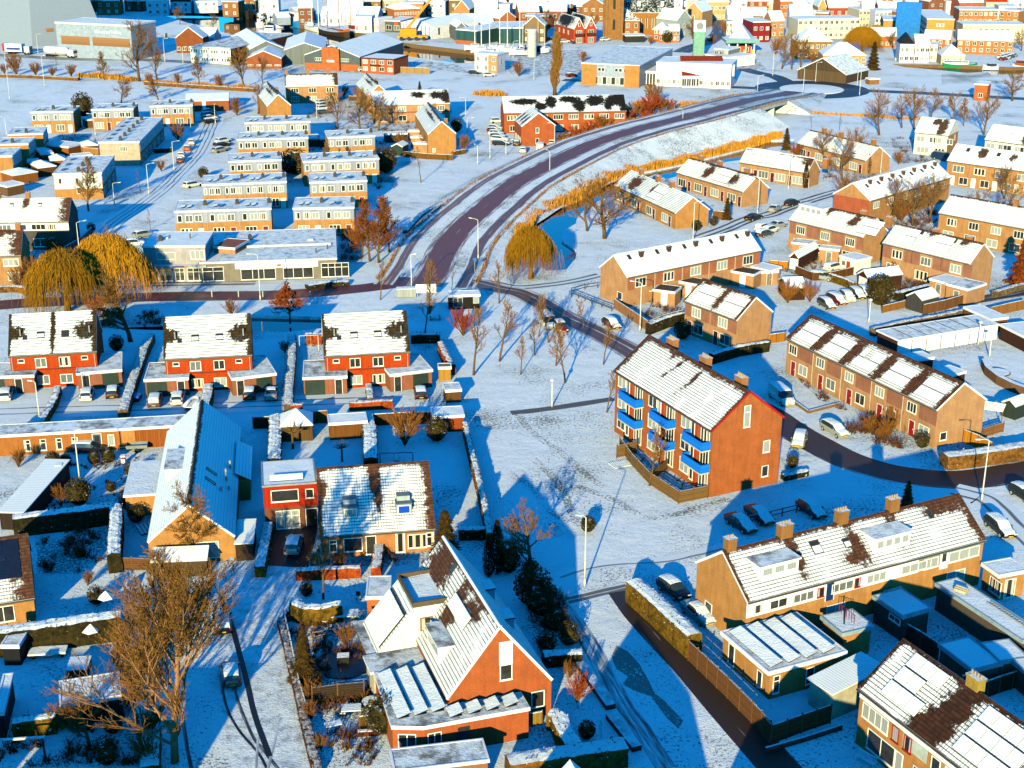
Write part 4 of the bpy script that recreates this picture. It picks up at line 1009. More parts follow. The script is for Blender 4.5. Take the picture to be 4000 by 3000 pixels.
rows(b, 3, [('w', 3.2, 3.2, 2.1, 1.45, 3), ('w', 2.5, .5, 2.6, 1.6, 3)]); [clad(b, i*b.W/3+a, i*b.W/3+a+1.7, 2.9, 5.2, PUR) for i in range(3) for a in (.2, 4.6)]
panels(b, 2.4, 1., 3, 2, 1.1, 1.7, missing=[(0, 1)]); panels(b, 9.4, 1., 3, 2, 1.1, 1.7); skylight(b, 5.8, 3.6); skylight(b, 12.6, 3.4)
b = bld('row_house', 'tan brick row half hidden by bare trees and partly shaded at the right edge', 'row house', (1470, 180), (2240, 322), 5.2, 8.6, 'gable', 3., TAN2, RB, ridgebare=.4, chim=[(13.3, 4.3)])
rows(b, 4, [('w', 2.9, 3.1, 2., 1.4, 3), ('w', 2.4, .5, 2.2, 1.5, 2)])
tile(3, 0)
b = bld('row_house', 'long house with smooth snowy roof, rooflights and a red brick gable end', 'row house', (890, 1734), (1590, 1530), 5.2, (636, 1650), 'gable', 3., TAN2, RD0, trim=TRIM)
clad(b, .3, b.D-.3, .1, 5.1, brick('9a4a30'), 'l'); rows(b, 6, [('w', 2.6, 3.2, 2., 1.35, 3)])
for i in range(7): skylight(b, 3+i*4.2, 3.2, .6, .9); chimney(b, 4.6+i*4.2, b.D/2-1.1, .7, .5, None, .75, plain('5a3a2a'), 0)
b = bld('row_house', 'tan row with three bare brown roof patches at the right edge', 'row house', (1545, 1388), (2290, 1490), 5.4, 8.6, 'gable', 3.2, TAN2, RD0, bare=[('f', 7, 3.6, 1.3, 1.6), ('f', 14, 3.4, 1., 1.3), ('f', 21, 3.2, 1., 1.3)])
rows(b, 4, [('w', 2.8, 3.1, 2.6, 1.5, 3), ('w', 4.2, .5, 2.0, 1.6, 2), ('d', 1.6, .05, 'e0e0dc')]); skylight(b, 3.4, 3.4); skylight(b, 10.5, 3.2); panels(b, 15.5, .8, 4, 2, 1.2, 1.9)
b = bld('semi_detached_house', 'white fronted pair of houses with a dark bare strip down the roof', 'house', (1265, 1142), (1558, 1172), 5.4, (1738, 1132), 'gable', 3.2, plain('d8d4cc'), RD0, bare=[('f', 6.4, 2.6, 1.3, 3.4), ('f', 4.6, 4.2, 1.4, 1.2)])
rows(b, 2, [('w', 1.6, 3.2, 2., 1.4, 2), ('w', 4.6, 3.2, 1.6, 1.4, 2), ('w', 2.4, .5, 3., 1.5, 3)]); clad(b, .3, b.D-.3, .1, 5.2, TAN, 'r'); win(b, 'r', 6, 3.4, .8, 1.3, 1); win(b, 'r', 3.6, 2.4, .6, 1.6, 1)
b = bld('row_house', 'white and tan row with a brown bare stripe at the far right edge', 'row house', (1870, 1205), (2300, 1262), 5.2, 8.4, 'gable', 3.2, plain('d8d4cc'), RD0, bare=[('f', 10, 2.6, 1.4, 3.8)])
rows(b, 3, [('w', 1.6, 3.0, 2.2, 1.5, 2), ('w', 4.2, 3.0, 1.4, 1.5, 2)]); panels(b, 1, 1, 5, 2, 1.2, 1.9)
b = bld('bungalow_row', 'low tan row with brick chimneys beside the thin cypress', 'bungalow', (245, 1238), (838, 1388), 3.4, (1070, 1358), 'gable', 3., TAN, RT, chim=[(5, 4.2, 1., .8), (11, 4.2, 1., .8), (22, 4.2, 1.1, .8)], ridgebare=.3)
rows(b, 4, [('w', 2, .6, 2.6, 1.7, 3), ('d', 4.4, .05, '5a1a12')])
b = bld('bungalow_row', 'low tan row behind the pond reeds with snow on half its roof', 'bungalow', (-250, 1402), (338, 1497), 3.4, (582, 1482), 'gable', 3., TAN, RT, chim=[(3, 4.2, 1., .8), (11, 4.2, 1.1, .8), (20, 4.2, 1.1, .8)], ridgebare=.3, bare=[('f', 18, 3, 3., 1.4)])
rows(b, 4, [('w', 2, .6, 2.6, 1.7, 3), ('d', 4.4, .05, '5a1a12')]); panels(b, 2, .8, 6, 2, 1.2, 1.8)
tile(2, 0)
b = bld('bungalow_row', 'low tan row with three chimneys right beside the reed ditch', 'bungalow', (1415, 1490), (1990, 1658), 3.4, (2255, 1630), 'gable', 3., TAN, RT, chim=[(3.5, 4.2, 1., .8), (10, 4.2, 1.1, .8), (19, 4.2, 1.1, .8)], ridgebare=.5, bare=[('f', 9, 2.6, 1.4, 2.), ('f', 17.5, 2.4, 1.4, 1.6)])
rows(b, 4, [('w', 2, .6, 2.6, 1.7, 3), ('d', 4.6, .05, '5a1a12')]); panels(b, 12, .8, 4, 2, 1.2, 1.8)
b = bld('bungalow_row', 'low tan row end house behind the two big bare trees by the pond', 'bungalow', (880, 1600), (1405, 1840), 3.4, (1722, 1812), 'gable', 3., YEL, RT, chim=[(4.5, 4.2, 1., .8), (12, 4.2, 1.1, .8), (18, 4.2, 1.1, .8)], bare=[('f', 6, 2.6, 2.4, 2.2), ('f', 14, 3, 1.2, 1.6)])
rows(b, 4, [('w', 2.2, .6, 2.4, 1.7, 3), ('d', 4.4, .05, '5a1a12')]); panels(b, 14, .8, 4, 2, 1.2, 1.8)
tile(2, 1)
b = bld('row_house', 'long tan row with white windows and smooth snowy roof right of the pond', 'row house', (1000, 738), (2160, 503), 5.2, (744, 648), 'gable', 3., TAN, RD0)
n = 5; s_ = b.W/n
rows(b, n, [('w', 3.0, 3.1, 2.3, 1.5, 3)]); [clad(b, i*s_+a, i*s_+a+1.5, 2.8, 5.0, brick('9a5a3c')) for i in range(n) for a in (.25, 4.4)]; pipes(b, [s_*i for i in range(1, 5)])
for i in range(5): skylight(b, 2.6+i*s_, 3.3, .6, .95); chimney(b, 5+i*s_, b.D/2-1., .7, .5, None, .8, plain('4a3024'), 0)
win(b, 'l', 5.6, .9, 1.3, 1.3, 1); win(b, 'f', 13, .4, 2.6, 1.6, 3)
for i in range(4):
 t = bld('lean_to', ['first flat brown roofed back extension from the left on the long tan row', 'second flat brown roofed back extension on the long tan row', 'third flat brown roofed back extension on the long tan row', 'flat roofed back extension with the red door on the long tan row'][i], 'extension', [(1215, 840), (1440, 770), (1890, 680), (2060, 640)][i], [(1410, 865), (1600, 800), (2090, 715), (2230, 680)][i], 2.7, 3.6, 'flat', 0, TAN, topmat=plain('4a3a30') if i < 3 else LT)
 door(t, 'f', t.W*.5, .05, col=['efeeea', '8a1a10'][i == 3])
b = bld('semi_detached_house', 'tan brick pair half in shade with bare stripes between its solar panels', 'house', (1480, 938), (1938, 1108), 5.2, (2258, 1031), 'gable', 3., TAN, RT, ridgebare=.6, endbare=(.5, .8), bare=[('f', 6.4, 2.6, .7, 3.2), ('f', 1.5, 4.4, 1., .7)])
rows(b, 2, [('w', 2.8, 3.2, 2.0, 1.5, 3, 'net'), ('w', 3.4, .6, 2.2, 1.6, 2, 'dark'), ('d', 1.4, .05, '2a1812')]); panels(b, 1.4, .7, 4, 2, 1.05, 1.7); panels(b, 7.4, .7, 4, 2, 1.05, 1.7)
for i in range(2): clad(b, i*b.W/2+.2, i*b.W/2+1.7, 2.9, 5., PUR); clad(b, i*b.W/2+3.9, (i+1)*b.W/2-.15, 2.9, 5., PUR)
# ---- house block lower right with dormers
tile(3, 2)
b = bld('row_house', 'tan brick row with two white dormers, four brick chimneys and a light blue roof edge', 'row house', (-172, 1888), (1893, 1345), 5.2, 9., 'gable', 3.3, YEL, RT, ridgebare=.35, endbare=(.2, 1.2), bare=[('f', 7.2, 3.2, .8, 2.6), ('f', 14.2, 2.6, .9, 2.6), ('f', 19.6, 3.4, 1.0, 2.2), ('f', 13.2, 1.6, 1.2, .8), ('f', 26.5, 4.4, 3., .8)],
  chim=[(.9, 4.6, 1., .8, None, 1.2, brick('8a5a2c')), (7.2, 4.6, 1.4, .8, None, 1.3, brick('8a5a2c'), 4), (14., 4.6, 1.2, .8, None, 1.3, brick('8a5a2c'), 4), (20.4, 4.6, 1.2, .8, None, 1.3, brick('8a5a2c'), 4)])
clad(b, .1, b.W-8.5, 3.35, 5.0, WHITE); clad(b, b.W-8.5, b.W-.1, 4.72, 5.02, plain('3aa0b8'), 'f', .06, 'fascia')
for u, w_, n_ in ((1.4, 1.0, 1), (3.7, 2., 2), (6.6, 2.4, 3), (11.2, 2.6, 3), (15.3, 2.4, 3), (20., 3.2, 3)): win(b, 'f', u, 3.6, w_, .95, n_, None, off=.035)
win(b, 'f', b.W-6.9, 3.5, 1.9, 1.1, 2, 'net'); win(b, 'f', b.W-2.6, 3.5, 4., 1.15, 3, 'net'); door(b, 'f', b.W-5.2, 3.0, .9, 2.0, 'efeeea', kind='glazed')
door(b, 'f', 14.3-4.6, 2.9, .9, 2.1, '12305e', off=.035); win(b, 'f', 8.6, 3.55, .8, 1., 1, 'drape', 'a01410', off=.035); win(b, 'f', 11.0+2, 3.55, .7, 1., 1, 'drape', 'a01410', off=.035)
win(b, 'f', 4.2, .5, 2.6, 1.9, 2, 'net'); win(b, 'f', 17.5, .3, 2.2, 2., 2); win(b, 'f', b.W-3.4, .3, 2.4, 2.1, 2, 'net'); win(b, 'f', 10.6, .3, 2.2, 2., 2)
dormer(b, 2.2, 6.6, 1.7, 1.5, 3, top=MLT); dormer(b, 15.6, 20., 1.5, 1.6, 4); skylight(b, 9.8, 2.9, 1.1, 1.4, snowy=True); skylight(b, 13.3, 2.8, .8, 1., snowy=True); skylight(b, 24.2, 3.6, .6, 1.)
win(b, 'l', 2.6, .4, 1.2, 1.6, 1, 'dark')
ROWB = b
# ---- brown tiled house in the bottom right corner
tile(3, 3)
b = bld('semi_detached_house', 'brown tiled house in the bottom right corner with snow covered solar panels', 'house', (770, 965), (2000, 1920), 5.4, 8.8, 'gable', 3.6, YEL, roofm('3a2012', .36, .3, .9, .02), ridgebare=.5, endbare=(.4, .3), bare=[('f', 8.3, 2.6, 1.6, 5.), ('f', 7.2, .8, 1.4, 2.)], chim=[(8.2, 4.6, 1.3, .8, None, 1.1, brick('9a7a30'), 4)])
panels(b, 2.1, .9, 3, 3, 1.35, 1.5, missing=[(2, 1)]); panels(b, 10.5, .8, 4, 3, 1.35, 1.5)
clad(b, .1, b.W, 4.5, 5.15, WHITE, 'f', .05, 'fascia'); clad(b, 5.6, 8.4, 3.2, 4.5, plain('a8b0ae'))
win(b, 'f', 2.2, 3.0, 3.2, 1.4, 4, 'net'); win(b, 'f', 4.7, 3.0, .8, 1.4, 1, 'net', 'a01410'); win(b, 'f', 6.2, 3.0, .9, 1.4, 1, 'drape', 'a01410', off=.03); win(b, 'f', 9.4, 3.0, 1., 1.4, 1, 'dark'); win(b, 'f', 11.6, 3.0, 2.4, 1.4, 3, 'net')
win(b, 'f', 3.2, .5, 3.4, 1.9, 2, 'dark'); win(b, 'f', 5.4, .4, .9, 2., 1, 'net'); door(b, 'f', 7.6, .05, .95, 2.2, '12305e', kind='glazed')
BRH = b
# small buildings by the dormer row
tile(2, 3)
b = bld('garden_room', 'tan garden room with a row of tilted snowy panels on its flat roof', 'garden room', (1800, 478), (2215, 835), 2.9, (2880, 635), 'flat', 0, YEL, topmat=THN)
win(b, 'f', 1.6, .2, 1., 2.1, 1, 'dark'); win(b, 'f', b.W-1.6, .5, .8, 1.6, 1, 'dark'); win(b, 'r', 1., .5, .7, 1.8, 1, 'dark', rows=2); win(b, 'r', 4.6, .5, .9, 1.7, 1, 'dark')
for i in range(4):
 m = MB(); y = .6+i*(b.D-1.0)/4; m.obox((.5, y, 2.95), (b.W-1., 0, 0), (0, 1.25, .32), (0, -.02, .07), 0, 1); m.build('solar_panel', [plain('12162a', .3), LT], b.root)
tile(3, 3)
b = bld('lean_to', 'corrugated roofed lean-to beside the bottom right house', 'shed', (335, 880), (560, 1025), 2.7, (960, 790), 'mono', .5, plain('a8a090'), roofm('2a5a78', .3, .25, .35))
EXT = [('flat roofed extension with a thin black flue and red railing', (450, 345), (640, 500), (700, 260), 2.9, LT), ('dark flat roofed extension in full shade with a small grid window', (900, 170), (1165, 350), (1165, 110), 2.9, LT), ('long flat roofed extension carrying ladders and a heap of boards', (1440, 60), (2200, 560), (1650, 20), 3., LT),
 ('flat snow roofed shed in blue shade left of the two square sheds', (1465, 585), (1765, 815), (1710, 505), 2.6, LT), ('square shed with snow roof joined behind the flat one', (1830, 575), (2000, 740), (2060, 520), 2.7, LT), ('shed with snow roof cut by the right edge of the photo', (2085, 715), (2330, 910), (2330, 620), 2.6, LT)]
for i, (l, A, Bq, Cq, z, tm) in enumerate(EXT):
 b = bld(['extension', 'extension', 'extension', 'shed', 'shed', 'shed'][i], l, ['extension', 'extension', 'extension', 'shed', 'shed', 'shed'][i], A, Bq, z, Cq, 'flat', 0, brick('4a4038') if i else YEL, topmat=tm, trim=plain('8a9aa8'))
 if i == 0:
  m = MB(); m.cyl(b.W*.6, 1.2, z-.05, z+1.5, .07, .07, 8); m.build('flue', [DARK], b.root);
  for k in range(7):
   m = MB(); m.box(.1+k*.4, b.D-1.6, z, .14+k*.4, b.D-1.56, z+.95); m.build('railing_bar', [plain('9a1210')], b.root)
  m = MB(); m.box(.1, b.D-1.6, z+.92, 2.6, b.D-1.55, z+.97); m.build('handrail', [plain('9a1210')], b.root)
 if i == 1: win(b, 'f', b.W*.7, 1.6, 1.6, .6, 2, 'dark')
tile(3, 2)
b = bld('extension', 'tan flat roofed side extension at the right end of the dormer row', 'extension', (1840, 1545), (1995, 1655), 2.9, (2190, 1560), 'flat', 0, YEL, topmat=LT); win(b, 'f', 2.2, .5, 1.8, 1.6, 2, 'drape'); win(b, 'r', 1.6, .1, 1.3, 2.1, 1, 'drape')
# ---- white garages and sheds on the right
tile(3, 1)
b = bld('garage_row', 'long row of white garage doors under a flat snow roof', 'garages', (1130, 1283), (2003, 1142), 2.5, (920, 1195), 'flat', 0, plain('4a2620'), topmat=THN, fasc=.2)
for i in range(7):
 m = MB(); s_ = b.W/7; m.box(i*s_+.1, b.oy-.08, .02, (i+1)*s_-.1, b.oy+.02, 2.2, 0); m.build('garage_door', [WHITE], b.root)
 m = MB(); m.box(i*s_-.03, .2, 2.5, i*s_+.03, b.D-.2, 2.57); m.build('roof_joint', [plain('4a4a4a')], b.root) if i else None
SH = [('flat roofed shed behind the far end of the white garages', (1685, 990), (1930, 1100), (1820, 965), 2.3, 'flat', 'boards'), ('brown garage with open white door and snowy gable roof', (180, 555), (272, 570), (430, 475), 2.3, 'gabley', 'dark'),
 ('white plastered extension with an orange door', (612, 545), (765, 590), (850, 545), 2.7, 'flat', 'white'), ('tan flat extension with a low brown roof below the dormer', (200, 432), (400, 455), (260, 400), 2.7, 'flat', 'tan'), ('tan flat extension between brown garage and white plastered one', (440, 482), (620, 500), (480, 455), 2.7, 'flat', 'tan'),
 ('brown shed with snowy gable roof and white double door', (770, 700), (870, 745), (1010, 640), 2.3, 'gabley', 'dark'), ('flat roofed carport with orange things beneath it', (1390, 745), (1560, 790), (1480, 690), 2.7, 'flat', 'tan'), ('tan flat extension with a half melted roof at the row end', (1535, 790), (1730, 840), (1680, 735), 2.9, 'flat', 'tan'),
 ('grey shed with a pale gable roof beside the slatted fence', (1190, 890), (1340, 935), (1330, 850), 2.3, 'gabley', 'grey'), ('brown shed with a bright snow roof left of the courtyard cars', (85, 750), (155, 825), (215, 700), 2.3, 'gabley', 'dark'), ('flat tan shed with dark roof at the left edge of the courtyard', (-60, 690), (95, 680), (-60, 640), 2.5, 'flat', 'tan'),
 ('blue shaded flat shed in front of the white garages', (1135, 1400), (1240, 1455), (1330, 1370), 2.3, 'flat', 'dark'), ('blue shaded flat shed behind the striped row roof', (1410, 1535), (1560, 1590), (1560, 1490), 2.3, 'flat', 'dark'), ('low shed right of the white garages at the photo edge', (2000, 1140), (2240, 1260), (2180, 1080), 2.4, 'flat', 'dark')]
for i, (l, A, Bq, Cq, z, rf, wl) in enumerate(SH):
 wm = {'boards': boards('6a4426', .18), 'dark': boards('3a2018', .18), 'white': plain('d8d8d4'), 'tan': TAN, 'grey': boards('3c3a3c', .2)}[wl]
 b = bld('extension' if 'extension' in l else ('garage' if 'garage ' in l and 'behind' not in l and 'front' not in l and 'right of' not in l else 'shed'), l, 'extension' if 'extension' in l else 'shed', A, Bq, z, Cq, rf, 1.1, wm, RD0, topmat=MLT if 'dark roof' in l or 'melted' in l or 'low brown' in l else LT, far=True, oy=.12)
 if 'white d' in l or 'open white' in l: door(b, 'f', b.W/2, .02, min(2.2, b.W*.7), 1.9, 'e8e6e2')
 if 'orange door' in l: door(b, 'f', b.W*.55, .05, .9, 2., 'a8380c'); win(b, 'f', 1.2, 1., 1., 1., 1)
 elif rf == 'flat' and wl == 'tan': door(b, 'f', b.W*.5, .05, .9, 2., '6a6a66')
# ================================================================ buildings on the left half
tile(0, 1)
REDS = [('left red brick pair of houses behind the yellow willow', (68, 1420), (835, 1378)), ('middle red brick pair of houses between two snowy hedges', (1412, 1447), (2180, 1408))]
def redhouse(label, A, Bq):
 b = bld('semi_detached_house', label, 'house', A, Bq, 5., 9.4, 'gable', 4.6, RED, roofm('33240f', .42, 0., 1.), group=None, endbare=(.25, .9), bare=[('f', .9, 3.6, 1.5, 1.1), ('f', 10.6, 3.5, 2., 1.6), ('f', 5.95, 5, .25, 3.2), ('f', 6., 3., .2, 4.)])
 rows(b, 1, [('w', 4.2, 3.05, 1.5, 1.35, 2), ('w', 7.4, 3.05, 1.5, 1.35, 2), ('w', 1.6, 3.85, .9, .55, 1, 'dark'), ('w', 10.1, 3.85, .9, .55, 1, 'dark'), ('w', 4.3, .55, 1.6, 1.3, 2), ('w', 7.4, .55, 1.7, 1.3, 2)])
 clad(b, .3, b.W-.3, 2.62, 2.78, plain('5a2010'), name='brick_band'); pipes(b, [.4, b.W-.4])
 for u, w_ in ((4.3, 1.05), (7.6, 1.05)): skylight(b, u, 2.6, w_, 1., snowy=RD.random() < .8)
 for u in (2.2, 10.4): skylight(b, u, 2.4, .6, .7)
 for u in (1.6, 10.9):
  m = MB(); M = onroof(b, u, 3.2); m.cyl(0, 0, -.2, .9, .12, .1, 8); o = put('flue', m.mesh('flue', [GREY]), b.root, Matrix.Translation(M.translation))
 return b
for l, A, Bq in REDS: redhouse(l, A, Bq)
tile(1, 1); redhouse('right red brick pair of houses beside the snowy play field', (590, 1420), (1335, 1380))
tile(0, 1)
GAR = [('left garage wing at the photo edge with a dark bare roof', (-170, 1600), (295, 1582), (-120, 1480), 1), ('right garage wing of the left red houses with half shaded roof', (655, 1565), (1055, 1533), (800, 1400), 0), ('left garage wing of the middle red houses with dark roof', (1240, 1622), (1630, 1605), (1290, 1475), 1), ('right garage wing of the middle red houses with half shaded roof', (2000, 1612), (2390, 1565), (2150, 1420), 0)]
tile(1, 1); GAR2 = [('left garage wing of the right red houses with dark roof', (400, 1605), (790, 1590), (415, 1455), 1), ('right garage wing of the right red houses with half shaded roof', (1155, 1578), (1530, 1533), (1310, 1395), 0)]
for c_, gs in ((0, GAR), (1, GAR2)):
 tile(c_, 1)
 for l, A, Bq, Cq, dk in gs:
  b = bld('garage', l, 'garage', A, Bq, 2.7, Cq, 'flat', 0, brick('8a5038'), topmat=MLT if dk else THN)
  g0, g1 = ((.3, 3.), 4.9) if dk else ((3.4, 5.6), 1.2)
  m = MB(); m.box(g0[0], b.oy-.06, .02, g0[1], b.oy+.02, 2.15, 0); m.build('garage_door', [plain('20302c', .5)], b.root); door(b, 'f', g1, .02, .9, 2.1, '18221f', kind='glazed')
# shops
tile(0, 1)
b = bld('shop', 'two storey pale brick shop with tree shadows on its front', 'shop', (1222, 468), (1772, 462), 6.6, (1330, 345), 'flat', 0, brick('a098a0'), topmat=LT)
win(b, 'f', 4.0, 4.1, 3.2, 1.3, 2, 'net'); win(b, 'f', 9.4, 4.1, 2.4, 1.6, 3, 'net')
m = MB(); m.box(0, -.5, 2.75, b.W, .25, 3.2, 0, 1); m.build('canopy', [plain('8a98a6'), LT], b.root)
for u, w_, n_ in ((1.4, 2., 2), (3.7, 2.2, 2), (6.1, 1.6, 2), (9.4, 4., 4)): win(b, 'f', u, .25, w_, 2.3, n_, 'dark', rows=2)
m = MB(); m.box(5, -.58, 2.82, 7.1, -.5, 3.14, 0); m.box(7.15, -.58, 2.85, 7.6, -.5, 3.12, 1); m.build('shop_sign', [plain('3a3a78'), plain('c86a20')], b.root)
flatroofkit(b, [('light', 3.2, 5.2), ('pipe', 7.5, 5), ('vent', 2.6, 3.6)])
tile(1, 1)
b = bld('shop', 'long single storey shop with white window bays and a wide flat snow roof', 'shop', (-490, 612), (700, 572), 3.7, (-420, 345), 'flat', 0, brick('7a7066'), topmat=THN, fasc=.25)
U = [(1.9, 3.6, 2, '7a7068'), (9.6, 6.0, 3, None), (16.5, 5.2, 3, None), (22.9, 4.8, 4, None)]
clad(b, 6.0, 20.3, 2.3, 3.3, WHITE, 'f', .1, 'sign_band')
for i, (u, w_, n_, c_) in enumerate(U): win(b, 'f', u+.3, .3, w_, 1.9 if i in (1, 2) else 2.5, n_, 'dark', rows=1 if i in (1, 2) else 2)
m = MB(); m.box(13.2, .18, 2.55, 13.9, .24, 2.95, 0); m.build('shop_sign', [plain('c86018')], b.root)
m = MB(); m.box(.5, b.D*.42, 3.7, b.W-1, b.D*.42+.2, 4.1, 0, 1); m.build('parapet', [plain('b8c0c8'), LT], b.root); flatroofkit(b, [('pipe', 20, 4), ('light', 19, 13), ('pipe', 22, 6.5), ('vent', 8, 15)])
tile(0, 1)
b = bld('shed', 'flat tan rooftop store with open dark front behind the two storey shop', 'shed', (1835, 470), (2030, 485), 4.9, (1920, 395), 'flat', 0, TAN, topmat=plain('8a4a1c'), far=True)
# left edge houses
b = bld('row_house', 'white banded house with a snowy roof and dark gable at the left edge', 'row house', (-120, 268), (590, 256), 5.4, 8.8, 'gable', 3.6, DKB, RT, endbare=(.2, 2.4), chim=[(7, 4.6, .8, .6), (1.6, 4.6, .8, .6)], bare=[('f', 6.8, 4.6, .6, 1.6)])
clad(b, .3, b.W-.1, 3.7, 5.1, WHITE); [win(b, 'f', u, 3.85, w_, 1.1, n_, None, off=.035) for u, w_, n_ in ((3.2, 2.4, 3), (6.6, 1.2, 1), (9.4, 2.6, 3), (11.8, 1.6, 2))]; win(b, 'f', 9.4, .6, 2.4, 1.6, 2, 'dark'); win(b, 'f', 11.7, .4, 1.4, 1.9, 1, 'dark'); skylight(b, 4.2, 3.6, .7, .9, snowy=True); skylight(b, 9.4, 3.6, .7, .9, snowy=True)
b = bld('row_house', 'tan house with a brown bare roof end cut by the left edge', 'row house', (-260, 562), (180, 548), 5.2, 8.4, 'gable', 3.6, TAN2, RT, endbare=(.2, 2.6), ridgebare=1.8, chim=[(7.6, 4.3, .9, .6)])
win(b, 'f', 6.6, 3.3, 2.6, 1.3, 3, 'net'); win(b, 'f', 6.8, .7, 2., 1.5, 2, 'net')
# flat roofed terraces with white top bands
def terrace(label, A, Bq, n, dep=9.2, band=True, z=5.7, kit=1, wall=None):
 b = bld('terraced_house', label, 'terrace', A, Bq, z, dep, 'flat', 0, wall or YEL, topmat=THN, fasc=.32, far=True, oy=.12, group=None)
 s = b.W/n
 if band: clad(b, .1, b.W-.1, 3.25, z-.34, boards('8e92a8', .9, True, .8))
 for i in range(n):
  x = i*s
  for u, w_, k in ((.9, .8, None), (2.5, 1.3, None), (4.1, 1.3, None)): win(b, 'f', x+u*s/5.6, 3.5, w_*s/5.6, 1.35, 2 if w_ > 1 else 1, k, off=.03)
  win(b, 'f', x+1.9*s/5.6, .5, 2.2, 1.75, 3); door(b, 'f', x+4.4*s/5.6, .05, .95, 2.1, RD.choice(['e0e0dc', '6a1a12', '22364a', 'e0e0dc']));
  flatroofkit(b, [('tilt', x+1.0, 2.4, 1), ('tilt', x+2.2, 2.4, 2 if i % 2 else 1), ('vent', x+s-.5, 4.6)] if kit else [])
 pipes(b, [s*i for i in range(1, n)]); return b
tile(0, 0)
T = [('terrace at the field edge, left one of three in line', (258, 968), (632, 963), 2), ('terrace at the field edge, middle of three beside the dark bushes', (785, 946), (1152, 940), 2), ('terrace at the field edge below the long low brick hall', (1290, 917), (1665, 907), 2)]
for l, A, Bq, n in T: terrace(l, A, Bq, n)
tile(1, 0)
T = [('topmost white banded terrace of the column facing the street', (-102, 1062), (470, 1048), 3), ('second white banded terrace from the top of the street column', (-167, 1205), (452, 1188), 3), ('third terrace from the top, beside the clipped dark round tree', (-242, 1395), (222, 1378), 2), ('fourth terrace from the top with the round tree at its right end', (-470, 1595), (266, 1568), 4),
 ('small white banded terrace behind the light bare trees', (620, 1188), (1030, 1172), 2), ('terrace with brown blinds left of the dark garden path', (405, 1396), (1066, 1368), 3), ('terrace with a bare brown corner left of the shaded strip', (460, 1575), (962, 1558), 2)]
for l, A, Bq, n in T: terrace(l, A, Bq, n)
tile(0, 1); terrace('wide white banded terrace just behind the two storey shop', (1502, 168), (2345, 140), 3)
tile(1, 1); terrace('white banded terrace left of the rust coloured tall trees', (315, 140), (850, 130), 2)
tile(0, 0)
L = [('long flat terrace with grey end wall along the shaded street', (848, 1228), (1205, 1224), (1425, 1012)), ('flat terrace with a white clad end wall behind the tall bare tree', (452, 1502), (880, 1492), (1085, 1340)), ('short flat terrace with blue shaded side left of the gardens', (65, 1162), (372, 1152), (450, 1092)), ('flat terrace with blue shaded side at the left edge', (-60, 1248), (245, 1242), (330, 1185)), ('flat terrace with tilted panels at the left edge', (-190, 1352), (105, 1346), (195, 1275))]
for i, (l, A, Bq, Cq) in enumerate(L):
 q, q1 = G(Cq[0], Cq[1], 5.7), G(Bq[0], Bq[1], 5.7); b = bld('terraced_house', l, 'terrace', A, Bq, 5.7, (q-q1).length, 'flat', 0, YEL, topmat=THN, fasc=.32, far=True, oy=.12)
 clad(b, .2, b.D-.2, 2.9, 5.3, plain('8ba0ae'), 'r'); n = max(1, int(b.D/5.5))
 for k in range(n):
  for u in (.9, 2.6, 4.2): win(b, 'r', k*b.D/n+u, 3.5, 1.1, 1.3, 1, 'net', off=.03)
  win(b, 'r', k*b.D/n+2., .5, 2., 1.7, 2); door(b, 'r', k*b.D/n+4.4, .05, .95, 2.1, '223040')
 flatroofkit(b, [('vent', b.W*.5, 2.+k*5.5) for k in range(n)]+[('tilt', 1.2, 3+k*5.5, 2) for k in range(n)])
 if i == 0: clad(b, .2, b.W-.2, .1, 5.3, plain('a89888')); win(b, 'f', b.W*.6, 3.4, 1.7, 1.2, 2, 'drape', off=.03)
 if i == 1: clad(b, .2, b.W-.2, 2.3, 5.3, plain('cfd2d4')); [win(b, 'f', u, 3.4, .9, 1.3, 1, 'drape', off=.03) for u in (1.4, 4.9, 8.6)]; win(b, 'f', 5.2, 1.2, 1., 1.4, 1, off=.03)
tile(0, 0); b = bld('sports_hall', 'long low brick hall with a white roof behind the third field terrace', 'hall', (1600, 872), (1978, 862), 3.2, 12, 'gable', 1.2, brick('8e4a2c'), LT, far=True); clad(b, b.W*.38, b.W*.46, .1, 2.9, WHITE)
# gable houses at the top middle
tile(1, 0)
b = bld('row_house', 'tan row with a bare dark roof end behind the parked cars, nearest the dike', 'row house', (250, 745), (710, 735), 5.2, 8.4, 'gable', 3., TAN, RT, endbare=(.2, 2.), ridgebare=.8, chim=[(.6, 4.2), (7, 4.2), (13, 4.2)], far=True); rows(b, 3, [('w', 2.8, 3.1, 2.2, 1.4, 3), ('w', 2.8, .5, 2.2, 1.6, 3)])
b = bld('row_house', 'tan row with three bare black roof sections right of the big brown trees', 'row house', (1008, 907), (1677, 888), 5.2, 8.6, 'gable', 3.1, TAN, roofm('241a16', .36, .3, .6), bare=[('f', 13, 3.4, 2.2, 1.3), ('f', 18, 3.2, 2.6, 1.6), ('f', 20.5, 2.4, 1.6, 3.)], far=True); rows(b, 4, [('w', 2.8, 3.1, 2.1, 1.4, 3), ('w', 2.8, .5, 2.2, 1.6, 2)]); clad(b, .2, b.W-.2, 2.7, 3.05, brick('8a4a30'), off=.02)
